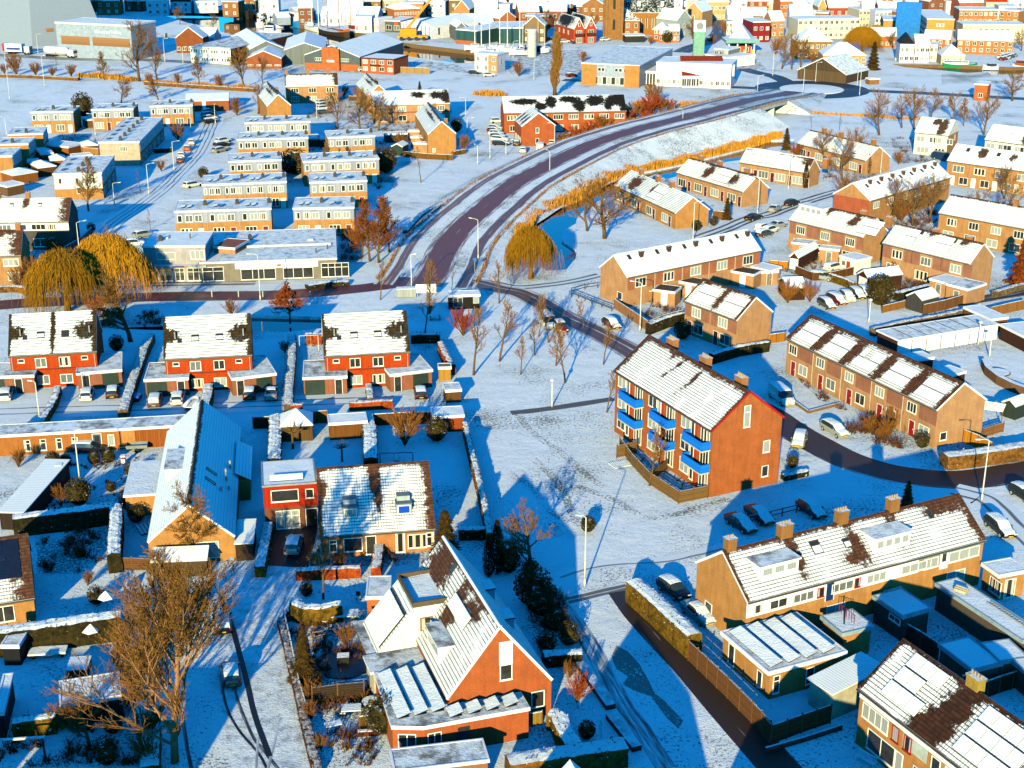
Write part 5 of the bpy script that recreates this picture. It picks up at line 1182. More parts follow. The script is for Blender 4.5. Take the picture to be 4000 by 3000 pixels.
for l, A, Bq, Cq, ap in (('tan gable house with one blue shaded roof side, leftmost of its group', (90, 918), (305, 908), (68, 800), 855), ('tan gable house half hidden by brown trees near the dike', (960, 830), (1165, 822), (880, 725), 765), ('tan gable house with chimney dotted roof beside the striped lean-tos', (1480, 1160), (1732, 1152), (1400, 985), 1080)):
 dd = (G(Cq[0], Cq[1], 5.2)-G(A[0], A[1], 5.2)).length
 b = bld('gable_house', l, 'house', A, Bq, 5.2, dd, 'gabley', 3.2, YEL, RB, ridgebare=.3, far=True, bare=[('l', dd*.5, 3.4, dd*.4, .5)], chim=[(5, 3, .8, .8), (5, dd-3, .8, .8)] if 'chimney' in l else [(4.6, dd*.5, .8, 1.)])
 win(b, 'f', 1.6, .6, .7, 1., 1)
for i in range(3):
 bld('lean_to', ['top striped lean-to against the chimney dotted gable house', 'middle striped lean-to against the chimney dotted gable house', 'bottom striped lean-to against the chimney dotted gable house'][i], 'extension', (1310+i*22, 1130+i*52), (1445+i*18, 1130+i*54), 2.6, 2.4, 'flat', 0, TAN, far=True, topmat=LT)
tile(2, 0)
b = bld('row_house', 'long red brick row with a black patchy roof beside the brown thicket', 'row house', (-70, 978), (992, 957), 5.4, 9.6, 'gable', 3.6, SAL, roofm('151110', .4, .3, .6, .16), bare=[('f', u, v, ru, rv) for u, v, ru, rv in ((6, 4, 3.6, 1.), (10, 2.2, 1.6, 1.2), (13, 3.8, 1.4, 2.), (18, 4.6, 3, 1.), (20.5, 2.4, 1.6, 2.), (25, 4, 2.6, 1.8), (28.3, 2, 1., 1.6), (31, 4, 3, 2.), (33.6, 2.8, 1.8, 3.))], endbare=(0, 2.2), trim=TRIM)
rows(b, 8, [('w', 2.2, 3.4, 2.6, 1.3, 4), ('w', 2.6, .5, 2., 1.5, 3)])
b = bld('gable_house', 'red brick gable house facing the car park with one blue shaded roof side', 'house', (78, 1092), (382, 1082), 5.2, 10., 'gabley', 3.4, SAL, roofm('151110', .4, .3, .6, .0), bare=[('l', u, 2, .8, 2) for u in (2, 5, 8)])
win(b, 'f', b.W*.47, 3.3, .9, 1.4, 1); win(b, 'f', b.W*.47, .6, .9, 1.4, 1, 'dark'); [win(b, 'l', u, .6, 1.4, 1.6, 2) for u in (2.5, 5.5, 8)]
# ---- foreground left
tile(0, 2)
b = bld('bungalow_row', 'long low tan building with small upright windows behind the black estate car', 'bungalow', (-160, 455), (1640, 352), 2.9, (20, 352), 'flat', 0, brick('9a5a24'), topmat=MLT, fasc=.3)
for u in (5.2, 7.1, 9.0, 10.9): win(b, 'f', u, .5, .75, 1.5, 1, 'drape', rows=2)
door(b, 'f', 13.6, .05, 1., 2.2, '3a5468', kind='glazed'); win(b, 'f', 15.3, .6, .8, 1.5, 1, 'net'); clad(b, 16.6, 18.2, .05, 2.5, YEL); clad(b, 18.2, 22.3, .05, 2.4, boards('8a4a1c', .3)); clad(b, 22.3, 23.4, .05, 2.4, plain('2a2622')); clad(b, 23.4, 25., .05, 2.5, YEL); win(b, 'f', 30.2, .6, 1.6, 1.6, 2)
# big house with its ridge running away and the east slope in shade
b = bld('semi_detached_house', 'long gabled house with a white sunlit and a blue shaded roof slope', 'house', (1268, 1365), (2035, 1312), 2.9, 30.5, 'gabley', 4.0, YEL, roofm('3a2e22', .4, 0., .25), ridgebare=.25, oy=.15)
M = onroof(b, b.D*.42, 2.4, 'l')
win(b, 'f', 6.1, .5, 2.4, 1.9, 2, 'net'); win(b, 'f', 3., .6, .6, 1.2, 1, 'dark') if 0 else None
dormer(b, 12.5, 18.2, 1.7, 1.6, 3, 'l', WHITE, top=MLT);
m = MB(); m.box(-3.4, 12.6, 0, .3, 21.8, 2.5, 1); m.box(-3.6, 12.4, 2.5, .5, 22., 2.75, 0, 2); m.build('side_wing', [TRIM, YEL, LT], b.root)
m = MB(); m.box(b.W-.3, 15, 0, b.W+1.2, 24.5, 2.6, 0); m.face([(b.W+1.4, 14.8, 2.6), (b.W+1.4, 24.7, 2.6), (b.W-.4, 24.7, 3.6), (b.W-.4, 14.8, 3.6)], 1); m.build('side_wing', [YEL, roofm('3a2e22', .4, 0., .25)], b.root)
for v, u in ((3., 9), (3., 11.6)): skylight(b, u, v, .55, 1.4, 'r')
for u, v, h in ((12., 1.6, 1.5), (16., 1.2, 1.), (10, 1.2, .5), (8.5, 2.2, .6)):
 m = MB(); q = onroof(b, u, v, 'r').translation; m.cyl(0, 0, -.3, h, .14, .12, 8); put('flue', m.mesh('flue', [STEEL]), b.root, Matrix.Translation(q))
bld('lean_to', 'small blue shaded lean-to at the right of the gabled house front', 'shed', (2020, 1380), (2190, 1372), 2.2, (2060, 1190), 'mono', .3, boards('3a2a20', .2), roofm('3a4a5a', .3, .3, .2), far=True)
bld('lean_to', 'white snow roofed shelter below the front gable of the long house', 'shed', (1300, 1540), (1790, 1520), 2.0, 2.2, 'mono', .6, boards('4a3a2c', .2), roofm('6a6a6a', .3, .3, .2), far=True)
# green shelter/long white metal roof
b = bld('shed', 'long shed with ribbed white snow roof beside the clipped shrubs', 'shed', (-30, 1105), (205, 1112), 2.3, (190, 650), 'mono', .15, boards('2a2018', .2), roofm('8a8f94', .45, 0., .3), far=True)
# house at left edge with solar panels
b = bld('gable_house', 'house cut by the left edge with blue solar panels on a brown tiled roof', 'house', (-420, 1960), (300, 1850), 2.7, 11., 'gable', 4.4, YEL, RT, endbare=(.1, 2.2), ridgebare=2.2)
panels(b, b.W-5.6, 2.4, 3, 2, 1.55, 2.1, snowy=False); win(b, 'f', b.W-3., .5, 2., 1.7, 2, 'dark'); win(b, 'f', b.W-6.5, .5, 2., 1.7, 2, 'dark')
# ---- red clad annex and the wide white tiled roof
tile(1, 2)
b = bld('semi_detached_house', 'pair of houses with a big snow gridded tile roof and two small box dormers', 'house', (555, 1322), (1553, 1252), 2.7, 12.2, 'gable', 5.3, brick('a86a40'), RT, endbare=(.5, 1.3), ridgebare=.15, bare=[('f', 6.1, 6.4, .75, 2.6), ('f', 6.2, 4, .4, 2.6), ('f', .4, 5.5, .7, 1.4), ('f', 9., 3.2, 1.1, 1.1)])
for u, gk in ((3.3, 'net'), (9.0, 'blue')):
 M0 = onroof(b, u-.8, 2.0); M = Matrix.Translation(M0.translation); m = MB(); m.box(0, -.02, -.3, 1.6, .9, 1.1, 0); m.box(-.08, -.1, 1.1, 1.68, 1.9, 1.22, 1); m.box(.1, .7, 1.22, 1.5, 1.8, 1.75, 0, 1)
 o = put('dormer', m.mesh('dormer', [plain('9aa6ae'), plain('6a7680')]), b.root, M); fm, gm = wmesh(1.35, 1.0, 1, 'efeeea', gk, True); put('window', fm, o, Matrix.Translation((.8, -.03, .02)))
for u, z, w_, h_, n_, k in ((1.3, .7, .8, 1.4, 1, 'dark'), (3.4, .6, 2.0, 1.6, 1, 'dark'), (5.3, .1, 1.1, 2.2, 1, 'dark'), (8.4, .1, 1., 2.3, 1, 'drape'), (10.2, .5, 2., 1.6, 1, 'drape'), (11.6, .6, .8, 1.6, 1, 'drape')): win(b, 'f', u, z, w_, h_, n_, k, rows=2 if w_ < 1. else 1)
b = bld('annex', 'red board clad garage annex with a flat blue shaded roof', 'annex', (50, 885), (525, 850), 5.5, (75, 672), 'flat', 0, brick('6a3a24'), topmat=LT, fasc=.15, trim=plain('8a8f96'))
clad(b, .1, b.W, 2.7, 5.3, boards('a02208', .14)); win(b, 'f', 2.4, 3.4, 3., 1.4, 1, 'dark', off=.04); win(b, 'f', 5.1, 3.6, .9, 1.1, 1, 'dark', off=.04); win(b, 'f', 2.6, .1, 2.6, 2.2, 3, 'net', rows=2); door(b, 'f', 5.2, .05, 1.2, 2.2, '120e0c')
m = MB(); m.obox((.9, 1.0, 5.5), (3.6, 0, 0), (0, .9, .35), (0, 0, .08), 0, 1); m.build('solar_panel', [DARK, LT], b.root)
# ---- white wing house with the orange gable in the bottom centre
tile(1, 3)
A, Bq = (1640, 1062), (2570, 893)
b = bld('gable_house', 'orange brick gable house with a steep tiled roof and a white side wing', 'house', A, Bq, 3.6, 17.5, 'gabley', 6.2, brick('a04c20'), RT, oy=.2, trim=TRIM, ridgebare=.5, bare=[('l', 3, 6, 3., 2.4), ('l', 9.5, 5, 1.4, 3.), ('l', 12.5, 6.4, 2., 1.)])
win(b, 'f', b.W*.56, 4.3, 1.1, 1.5, 1, 'dark'); clad(b, b.W*.56-.6, b.W*.56+.6, 5.8, 8.0, WHITE, 'f', .03, 'cladding')
win(b, 'f', b.W*.86, 1., 1.2, 1.6, 1, 'dark')
dormer(b, 9.3, 13.4, 1.0, 1.7, 1, 'l', WHITE, top=MLT); panels(b, 8.5, 4.6, 3, 1, 1.6, 1.5, 'l'); skylight(b, 12.2, 5.2, .7, 1.1, 'l'); skylight(b, 5.4, 6.4, .7, 1.1, 'l')
for u in (5.0, 10.6):
 M0 = onroof(b, u, 3.1, 'r'); X = M0.col[0].to_3d(); Z = Vector((0, 0, 1)); Y = Z.cross(X); M = Matrix((X, Y, Z)).transposed().to_4x4(); M.translation = M0.translation
 m = MB(); m.box(0, 0, -.3, 1.7, 1.4, 1.1, 0); m.box(-.1, -.1, 1.1, 1.8, 1.5, 1.25, 1, 2); put('dormer', m.mesh('dormer', [plain('7aa0b8'), DARK, LT]), b.root, M)
# cross wing: section polygon pushed along the house axis
m = MB(); y0, y1 = 9.9, 15.6
sec = [(-3.6, 2.9), (-.1, 7.0), (3.3, 7.2), (4.2, 6.2), (1.2, 3.2), (0.1, 2.7)]
m.face([(x, y0, z) for x, z in sec], 0); m.face([(x, y1, z) for x, z in sec][::-1], 0)
for i in range(len(sec)):
 p, q = sec[i], sec[(i+1) % len(sec)]; m.face([(p[0], y0, p[1]), (p[0], y1, p[1]), (q[0], y1, q[1]), (q[0], y0, q[1])], 1 if i == 0 else (2 if i == 1 else 0))
m.box(-3.4, y0+.2, 0, .3, y1-.2, 2.9, 0); m.box(-4.5, y0-.1, 2.65, -3.2, y1+.6, 2.9, 3, 4)
m.box(-.2, y0-.08, 7.0, 3.3, y0+.12, 7.5, 3); m.box(-.2, y1-.12, 7.0, 3.3, y1+.08, 7.5, 3); m.box(-.2, y0+.12, 7.0, 0., y1-.12, 7.45, 3)
wg = m.build('side_wing', [plain('d8d4d8'), roofm('3a2616', .36, .3, .7), LT, plain('5a4a3c'), MLT], b.root)
fm, gm = wmesh(1.15, 1.35, 1, '8a5a2c', 'drape', True); put('window', fm, wg, Matrix.Translation((1.0, y0-.03, 4.5)))
for i in range(3):
 m = MB(); f0 = Vector((-3.3, y0+.25+i*1.75, 3.35)); m.obox(f0, (0, 1.6, 0), (2.55, 0, 2.99), (-.1, 0, .07), 0); m.obox(f0+Vector((-.1, .02, .075)), (0, 1.56, 0), (2.4, 0, 2.82), (-.06, 0, .06), 1); m.build('solar_panel', [plain('141a2c', .3), LT], b.root)
m = MB(); m.box(-4.6, 7., 0, .2, 9.9, 2.75, 0); m.box(-4.9, 6.9, 2.75, .4, 9.9, 3., 1, 2); m.build('flat_wing', [plain('b8a898'), TRIM, MLT], b.root)
m = MB(); pl = [(-4.6, 6.8), (-5.1, -1.6), (-2.6, -2.5), (6.6, -2.6), (6.6, -.1), (.1, -.1), (.1, 6.8)]
m.prism([(x*.98, y*.98) for x, y in pl], 0, 2.7, 0, bot=False); m.prism(pl, 2.7, 3.05, 1, 2); m.build('front_extension', [brick('a04c20'), TRIM, MLT], b.root)
for i in range(3):
 m = MB(); x = -4.4+i*1.5; m.obox((x, -.9, 3.1), (1.15, 0, .32), (0, 7.2, 0), (-.02, 0, .08), 0, 1); m.box(x+.1, -.8, 3.05, x+1., 6.2, 3.11); m.build('solar_panel', [plain('141a2c', .3), LT], b.root)
for i in range(4):
 m = MB(); x = -.2+i*1.6; m.obox((x, -2.1, 3.1), (1.15, 0, .32), (0, 1.5, 0), (-.02, 0, .08), 0, 1); m.box(x+.1, -2., 3.05, x+1., -.7, 3.11); m.build('solar_panel', [plain('141a2c', .3), LT], b.root)
for u, w_, y in ((-3.9, 1.5, -2.02), (-1.7, 1.2, -2.52)):
 fm, gm = wmesh(w_, 2.1, 2, 'efeeea', 'dark', False); o = put('window', fm, b.root, Matrix.Translation((u, y, .2)) @ Matrix.Rotation(-.35 if u < -3 else 0, 4, 'Z')); put('pane', gm, o)
fm, gm = wmesh(1., 2.1, 1, '2a3034', 'dark', False); o = put('door', fm, b.root, Matrix.Translation((.8, -2.53, .2))); put('pane', gm, o)
b = bld('shed', 'low tan shed with ribbed snow roof behind the white wing', 'shed', (945, 180), (1160, 175), 2.6, (1010, 0), 'flat', 0, brick('b0582a'), topmat=THN, far=True)
b = bld('garage', 'flat roofed garage with a grey bare roof at the bottom edge', 'garage', (1190, 1690), (2020, 1590), 2.5, (1130, 1500), 'flat', 0, brick('8a5a3c'), topmat=MLT, fasc=.25)
# small garden buildings
tile(1, 2)
def hut(label, A, Bq, z, Cq, rf='flat', wl='9a5a2a', tm=None, name='shed', rh=.9): return bld(name, label, 'shed', A, Bq, z, Cq, rf, rh, boards(wl, .18), RD0, topmat=tm or LT, far=True, oy=.15)
bld('pavilion', 'garden pavilion with a white pyramid roof beside the snowy hedge', 'pavilion', (205, 362), (492, 348), 2.3, (235, 255), 'hip', 1.5, boards('5a4020', .3), LT, far=True, oy=.2)
hut('open fronted wooden shelter with a slanting snow roof beside the pavilion', (625, 340), (965, 318), 2.4, (615, 262), 'flat', '6a4018')
hut('orange topped shed with a bright snow roof at the garden corner', (1525, 282), (1803, 268), 2.3, (1510, 200), 'flat', '8a3a14')
tile(1, 1); hut('wooden shed with slatted door at the garden end near the field', (1570, 1515), (1690, 1512), 2.1, (1575, 1480), 'flat', 'a0742c', plain('8a6a2a'))
tile(1, 2); hut('low brown shed with a snow rim below the wooden shed', (1635, 55), (1780, 45), 1.9, (1640, -10), 'flat', '5a3a1c', THN)
tile(0, 3)
hut('flat roofed garden house with grey bare roof and white rim', (512, 1118), (1052, 1030), 2.4, (525, 905), 'flat', '2a2420', MLT)
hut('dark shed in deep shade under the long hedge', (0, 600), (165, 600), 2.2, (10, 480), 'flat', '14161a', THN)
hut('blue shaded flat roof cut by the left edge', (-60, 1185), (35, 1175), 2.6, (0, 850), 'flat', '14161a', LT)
tile(0, 0)
for i, (l, A, Bq, Cq, rf) in enumerate([('tan hut with a hipped snow roof left of the white clad terrace', (110, 1515), (330, 1480), (160, 1455), 'hip'), ('snow roofed hut behind the tan hipped hut', (325, 1450), (490, 1430), (350, 1395), 'hip'), ('small snow roofed hut at the lower left of the gardens', (60, 1610), (210, 1580), (90, 1560), 'flat'), ('white topped hut with pointed roof below the striped lean-to row', (430, 1385), (575, 1375), (480, 1345), 'hip'),
         ('long snow roofed lean-to behind the white clad terrace', (585, 1400), (745, 1385), (610, 1365), 'flat'), ('second snow roofed lean-to above the long one', (625, 1350), (800, 1335), (650, 1325), 'flat'), ('slanting roofed shed beside the grey end wall', (590, 1270), (730, 1235), (660, 1170), 'flat'), ('snowy shed left of the brown wooden fence', (700, 1260), (850, 1250), (740, 1225), 'hip'),
         ('blue shaded hut between the left terraces and gardens', (345, 1330), (465, 1320), (380, 1290), 'flat'), ('second blue shaded hut nearer the left edge', (230, 1395), (330, 1390), (260, 1370), 'flat'), ('blue shaded hut behind the short flat terrace', (310, 1300), (420, 1280), (330, 1260), 'flat'), ('snow roofed hut in front of the middle field terrace', (735, 1035), (800, 1030), (745, 1005), 'flat')]):
 bld('shed', l, 'shed', A, Bq, 2.3, Cq, rf, .9, boards(['8a5020', '5a3a20', '6a4a30'][i % 3], .2), LT if rf == 'hip' else RD0, topmat=LT, far=True, oy=.12)
tile(1, 0)
for i, (l, A, Bq, Cq, rf) in enumerate([('dark green summerhouse with white gable roof by the tan gable house', (1165, 1262), (1268, 1268), (1145, 1230), 'gabley'), ('blue shaded hut between the two terrace columns', (455, 1195), (560, 1190), (475, 1160), 'flat'), ('second blue shaded hut between the terrace columns', (560, 1200), (625, 1195), (585, 1165), 'flat'), ('blue shaded hut behind the round dark tree', (235, 1400), (320, 1395), (245, 1375), 'flat'), ('blue shaded hut right of the round dark tree', (320, 1395), (400, 1390), (330, 1375), 'flat'), ('snow capped hut below the terrace with brown blinds', (855, 1505), (1060, 1495), (865, 1480), 'flat'), ('low shed with flat snow roof left of the summerhouse', (1120, 1160), (1310, 1150), (1125, 1140), 'flat')]):
 bld('shed', l, 'shed', A, Bq, 2.3, Cq, rf, .8, boards(['2c3a34', '5a3a20', '4a3628'][i % 3], .2), RD0, topmat=LT, far=True, oy=.12)
# ================================================================ harbour, industry and town
WM = plain('8c97ac', .5); WB = boards('cfd2d3', 1.2, True, .8, .5); GM = boards('6a6e72', .5, True, .8); TEAL = boards('2a4a50', .9, True, .7, .5); OR2 = brick('8e4a2a')
WC_ = plain('d4d2e4'); PNK = brick('a8584a'); TWN = [TAN, brick('8c5c38'), OR2, WC_, WC_, brick('7c4a38'), brick('7a6044'), plain('b0a490')]
def tb(name, label, cat, A, Bq, ze, dep, rf='gable', rh=3., wall=None, roof=None, nw=3, fl=2, ww=1.3, wh=1.4, top=None, **k):
 b = bld(name, label, cat, A, Bq, ze, dep, rf, rh, wall or TAN, roof or RD0, far=True, topmat=top or LT, oy=.15, gut=False, **k)
 for f in range(fl):
  for i in range(nw): win(b, 'f', (i+.5)*b.W/nw, .9+f*(ze-.6)/max(fl, 1), min(ww, b.W/nw*.75), wh, 2, None, off=.01)
 return b
# --- the big shipyard hall with leaning walls
strip(0)
c0 = G(560, 806); d1 = (G(0, 764)-c0).normalized(); d2 = Vector((-d1.y, d1.x, 0)); d2 = d2 if d2.y > 0 else -d2
if d2.x < 0: d2 = -d2
e2 = P(415, 164)-c0; L2 = e2.length; d2 = e2.normalized()
R = thing('shipyard_hall', 'huge white shipyard hall with leaning walls at the upper left corner', 'shipyard hall', c0); m = MB(); hh = 36.; ins = .17*hh
b0 = [Vector((0, 0, 0)), d2*L2, d2*L2+d1*70, d1*70]; cen = (b0[2])/2
t0 = [(d1+d2)*ins, d2*(L2-ins)+d1*ins, d2*(L2-ins)+d1*(70-ins), d2*ins+d1*(70-ins)]; t0 = [p+Vector((0, 0, hh)) for p in t0]
for i in range(4): j = (i+1) % 4; m.face([b0[i], b0[j], t0[j], t0[i]])
m.build('wall', [plain('7e889c', .5, .3, 0., .03)], R); m = MB(); m.face(t0); m.build('roof', [LT], R)
def onface(u, z, w, h, dr, nm, mat):
 n = Vector((dr.y, -dr.x, 0)); n = n if n.y < 0 else -n; sl = Vector((0, 0, 1))-n*(.17); m = MB(); o = dr*u+sl*z+n*.08; m.face([o, o+dr*w, o+dr*w+sl*h, o+sl*h]); m.face([o+n*.1, o+dr*w+n*.1, o+dr*w+sl*h+n*.1, o+sl*h+n*.1]); m.build(nm, [mat], R)
onface(14, 7, 2, 4, d1, 'window', plain('8a5f3c')); onface(6, 5, 3, 5, d2, 'window', plain('8a5f3c')); onface(20, .1, 7, 5, d2, 'door', plain('0f5a9a'))
b = bld('workshop_hall', 'white flat workshop hall with two brown glazed bands beside the leaning hall', 'workshop hall', (940, 378), (2247, 440), 12.4, (1660, 312), 'flat', 0, WM, topmat=LT, far=True, fasc=.5)
for x0, x1 in ((2, b.W*.44), (b.W*.48, b.W-1)): clad(b, x0, x1, 4.6, 7.6, boards('8a6242', 1.1, False, .8), 'f', .08, 'glazing')
clad(b, .3, b.D, 9.6, 9.8, GREY, 'r', .05, 'seam'); clad(b, .3, b.D, 4.8, 4.95, GREY, 'r', .05, 'seam')
for u in (9, 22): win(b, 'r', u, 5.6, 2., 1.8, 1, 'drape')
def text(b, s, u, z, sz, mat, face='f', off=.06):
 cu = bpy.data.curves.new('t', 'FONT'); cu.body = s; cu.size = sz; cu.extrude = .02; o = bpy.data.objects.new('t', cu); C.objects.link(o); bpy.context.view_layer.update()
 me = bpy.data.meshes.new_from_object(o); bpy.data.objects.remove(o); me.materials.clear(); me.materials.append(mat); me.name = 'lettering'
 return put('lettering', me, b.root, facem(b, face, u, z) @ Matrix.Translation((0, -off, 0)) @ Matrix.Rotation(PI/2, 4, 'X'))
text(b, 'Universeel Tooling', b.W*.52, 9.2, 1.5, plain('f4f4f2', .5))
strip(1)
b = tb('warehouse', 'brown brick gabled warehouse between the white hall and the office', 'warehouse', (815, 652), (1295, 655), 5.6, 9, 'gabley', 4., brick('7a3c1a'), LT, 5, 1)
b = tb('warehouse', 'round shouldered warehouse with white snow roof beside the harbour water', 'warehouse', (1190, 640), (1480, 650), 2.6, 7, 'gable', 3.4, WM, LT, 0, 0)
b = bld('office_building', 'white two storey office of stacked units with small dark windows', 'office', (1062, 800), (1765, 836), 5.8, 46, 'flat', 0, brick('5a3018'), topmat=MLT, far=True, fasc=.3); clad(b, .1, b.W-.1, .1, 5.3, plain('d4d6d6'))
for f in (0, 1):
 for i in range(16):
  if i % 4 != 3: win(b, 'f', (i+.6)*b.W/16, .9+f*2.8, .7, 1.2, 1, 'dark', off=.04)
tile(1, 0)
b = tb('factory_hall', 'orange brick hall with a grey snow roof beside the dike', 'hall', (-90, 503), (222, 502), 3.6, 24, 'gabley', 2.6, OR2, LT, 4, 1, 2., .5)
b = tb('factory_hall', 'weathered grey metal hall with two snow roofs behind the orange hall', 'hall', (-60, 425), (238, 412), 5., 40, 'gabley', 2.8, GM, LT, 0, 0)
b = tb('factory_hall', 'second grey hall with long snow roof reaching the harbour', 'hall', (238, 430), (600, 425), 5.2, 34, 'gabley', 2.4, GM, LT, 0, 0)
b = tb('factory_hall', 'grey clad hall with a tall orange brick entrance and a wide snow roof', 'hall', (415, 472), (897, 492), 4.9, 42, 'gabley', 3.6, plain('4a5158'), LT, 0, 0); W_ = b.W
clad(b, .2, W_-.2, .05, 2.2, brick('a8582c')); m = MB(); m.box(W_*.34, -1., 0, W_*.65, .4, 7.4, 0); m.box(W_*.38, -1., 7.4, W_*.61, .4, 7.9, 0); m.build('entrance', [brick('a8582c')], b.root)
for i in range(4): win(b, 'f', W_*(.21+.035*i), 3., .7, 1.1, 1, 'dark', off=.04); win(b, 'f', W_*(.68+.035*i), 3., .7, 1.1, 1, 'dark', off=.04)
for i in range(3): win(b, 'f', W_*(.43+.07*i), 4.2, .7, 1.1, 1, 'drape', off=.9)
m = MB(); m.box(W_*.43, -1.08, 2.9, W_*.56, -1.0, 3.6); m.build('sign', [WHITE], b.root)
b = tb('office_building', 'orange brick office with dark flat roof edges beside the grey clad hall', 'office', (905, 497), (1190, 512), 5.2, 12, 'flat', 0, brick('a8502a'), None, 4, 2, 1.8, 1.4, trim=plain('4a2820')); clad(b, b.W*.28, b.W*.6, 2.6, 3.1, plain('3a2018'), 'f', .5, 'canopy')
b = tb('modern_house', 'white cubic house with a brown corner panel beside the canal', 'house', (1885, 458), (2085, 470), 6.4, (2000, 440), 'flat', 0, WC_, None, 3, 2, 1.2, 1.6); clad(b, b.W-3.5, b.W-.1, .05, 6., plain('a8805c')); win(b, 'r', b.D*.5, 2.6, 1.8, 2., 1, 'net')
fence('tan quay screen right of the orange brick office', [G(1235, 628), G(1505, 640)], 2., boards('9a7a50', .3), 3.);
strip(2)
for l, A, Bq, z, d, rf, rh, wl in (('long white warehouse with dark shutters behind the sailing ships', (1210, 112), (1850, 108), 6., 14, 'gable', 3., WC_), ('white gabled warehouse at the quay behind the tallest mast', (1110, 258), (1600, 262), 4.4, 12, 'gable', 3., WC_), ('white warehouse with grey roof right of the masts', (1600, 262), (2110, 268), 4.4, 12, 'gable', 3.2, WC_),
       ('white striped quay office with an outside stair', (1700, 290), (2000, 292), 6.4, 10, 'flat', 0, WB), ('white quay house with dark balcony doors', (2000, 310), (2110, 320), 5.6, 9, 'flat', 0, WC_), ('pale grey quay shed left of the white masts', (680, 205), (1040, 190), 4., 12, 'gable', 1.6, WM), ('pale boat shed behind the moored trawlers', (360, 300), (600, 290), 3.4, 9, 'gable', 1.8, WM)):
 tb('warehouse', l, 'warehouse', A, Bq, z, d, rf, rh, wl, LT, 4 if 'shed' not in l else 0, 1, 1., 2.)
strip(3)
b = tb('warehouse', 'white hall with vertical dark stripes behind the yellow crane', 'warehouse', (282, 386), (822, 452), 5.2, 26, 'gabley', 2.2, WC_, LT, 0, 0)
for i in range(8): clad(b, b.W*(i+.6)/8.4, b.W*(i+.6)/8.4+.35, .1, 5.0, plain('2c2e30'), name='stripe');
for u in (4, 10, 16): win(b, 'r', u, 1.4, 1.2, 3., 1, 'dark')
b = tb('warehouse', 'teal clad warehouse with an orange brick foot on the quay', 'warehouse', (1240, 502), (1600, 530), 5.6, 24, 'flat', 0, TEAL, None, 0, 0); clad(b, -.1, b.W, .05, 1.5, brick('a8582c'), 'f', .2, 'plinth')
b = tb('warehouse', 'second teal clad warehouse further right along the quay', 'warehouse', (1985, 482), (2660, 470), 6., 22, 'flat', 0, TEAL, None, 0, 0)
b = tb('warehouse', 'small grey gabled hall behind the teal warehouse', 'warehouse', (1245, 475), (1430, 470), 5.4, 14, 'gabley', 2.2, GM, LT, 0, 0)
b = tb('warehouse', 'grey shop hall with an orange sign left of the striped hall', 'warehouse', (10, 350), (280, 360), 4.8, 16, 'flat', 0, plain('4a4c4e'), None, 2, 1, 2.4, 2.); clad(b, b.W*.62, b.W*.85, 2.9, 4.1, plain('d84a0a'), 'f', .1, 'sign')
b = tb('warehouse', 'low white roofed hall behind the striped hall', 'warehouse', (1160, 380), (1900, 372), 3.6, 22, 'gable', 2.4, WC_, LT, 0, 0)
b = tb('school_building', 'orange and tan brick hall with rows of small dark windows', 'school', (175, 160), (620, 140), 6.4, 12, 'hip', 2.6, brick('a8602f'), LT, 10, 2, .7, 1.2)
b = tb('school_building', 'long red brick wing with sawtooth snow roof left of the tan hall', 'school', (-160, 205), (170, 200), 3.8, 12, 'flat', 0, brick('8a4a2c'), None, 4, 1)
b = tb('gable_house', 'tan brick gabled building with half hipped snow roof', 'house', (1210, 160), (1480, 165), 6., 14, 'gabley', 4., brick('b0744a'), LT, 3, 1)
b = tb('gable_house', 'wide white roofed house with a dark shed dormer behind the teal hall', 'house', (1540, 205), (1950, 210), 4., 14, 'gable', 6., WC_, LT, 2, 1)
b = tb('gable_house', 'small tan gabled house below the wide white roof', 'house', (1790, 290), (1990, 320), 4.6, 9, 'gable', 3., brick('a8623a'), LT, 2, 1)
for i, (x, c_) in enumerate(((680, OR2), (880, OR2), (1160, SAL))):
 b = tb('town_house', ['orange town house with white bay windows, left of two', 'orange town house with white bay windows, right of two', 'salmon town house behind the half hipped building'][i], 'house', (x, 20), (x+175, 18), 6.4, 9, 'gable', 3.4, c_, LT, 2, 2)
strip(4)
for i, x in enumerate((1065, 1268)):
 b = bld('twin_gable_house', ['left half of the orange twin gabled apartment house with balconies', 'right half of the orange twin gabled apartment house with balconies'][i], 'house', (x, 508-12*i), (x+198, 500-12*i), 5.6, 20, 'gabley', 4.4, brick('a83a14'), roofm('1c1c20', .4, .3, .6, .0), far=True, oy=.12, bare=[('l', 8, 3, 9, 3.4), ('r', 8, 3, 9, 3.)])
 for z, h_, w_ in ((.3, 2., 2.6), (3.1, 2., 2.6)): win(b, 'f', b.W/2, z, w_*.9, h_, 3)
 win(b, 'f', b.W/2, 6.6, .9, 1.4, 1); m = MB(); m.box(b.W*.15, -.9, 2.9, b.W*.85, .1, 3.9); m.build('balcony', [plain('4a2018')], b.root); [win(b, 'l', u, 3., 1.2, 1.6, 2) for u in (4, 9, 14)]
b = tb('rectory', 'square brown brick rectory with a dark hipped roof left of the nave', 'house', (1790, 352), (2215, 350), 7.2, 12, 'hip', 4.2, brick('9a5e34'), roofm('3a2c1c', .4, 0., .3, .5), 3, 2, 1.3, 1.9)
m = MB(); m.box(b.W*.5-.6, 1.6, 7.4, b.W*.5+.6, 4, 9.4, 0); m.face([(b.W*.5-.8, 1.5, 9.4), (b.W*.5+.8, 1.5, 9.4), (b.W*.5, 1.5, 10.6)], 0); m.build('dormer', [WHITE], b.root)
b = tb('bakery_shed', 'low dark shed with snowy roof in front of the rectory', 'shed', (1960, 610), (2300, 605), 2.8, 6, 'flat', 0, DARK, None, 0, 0)
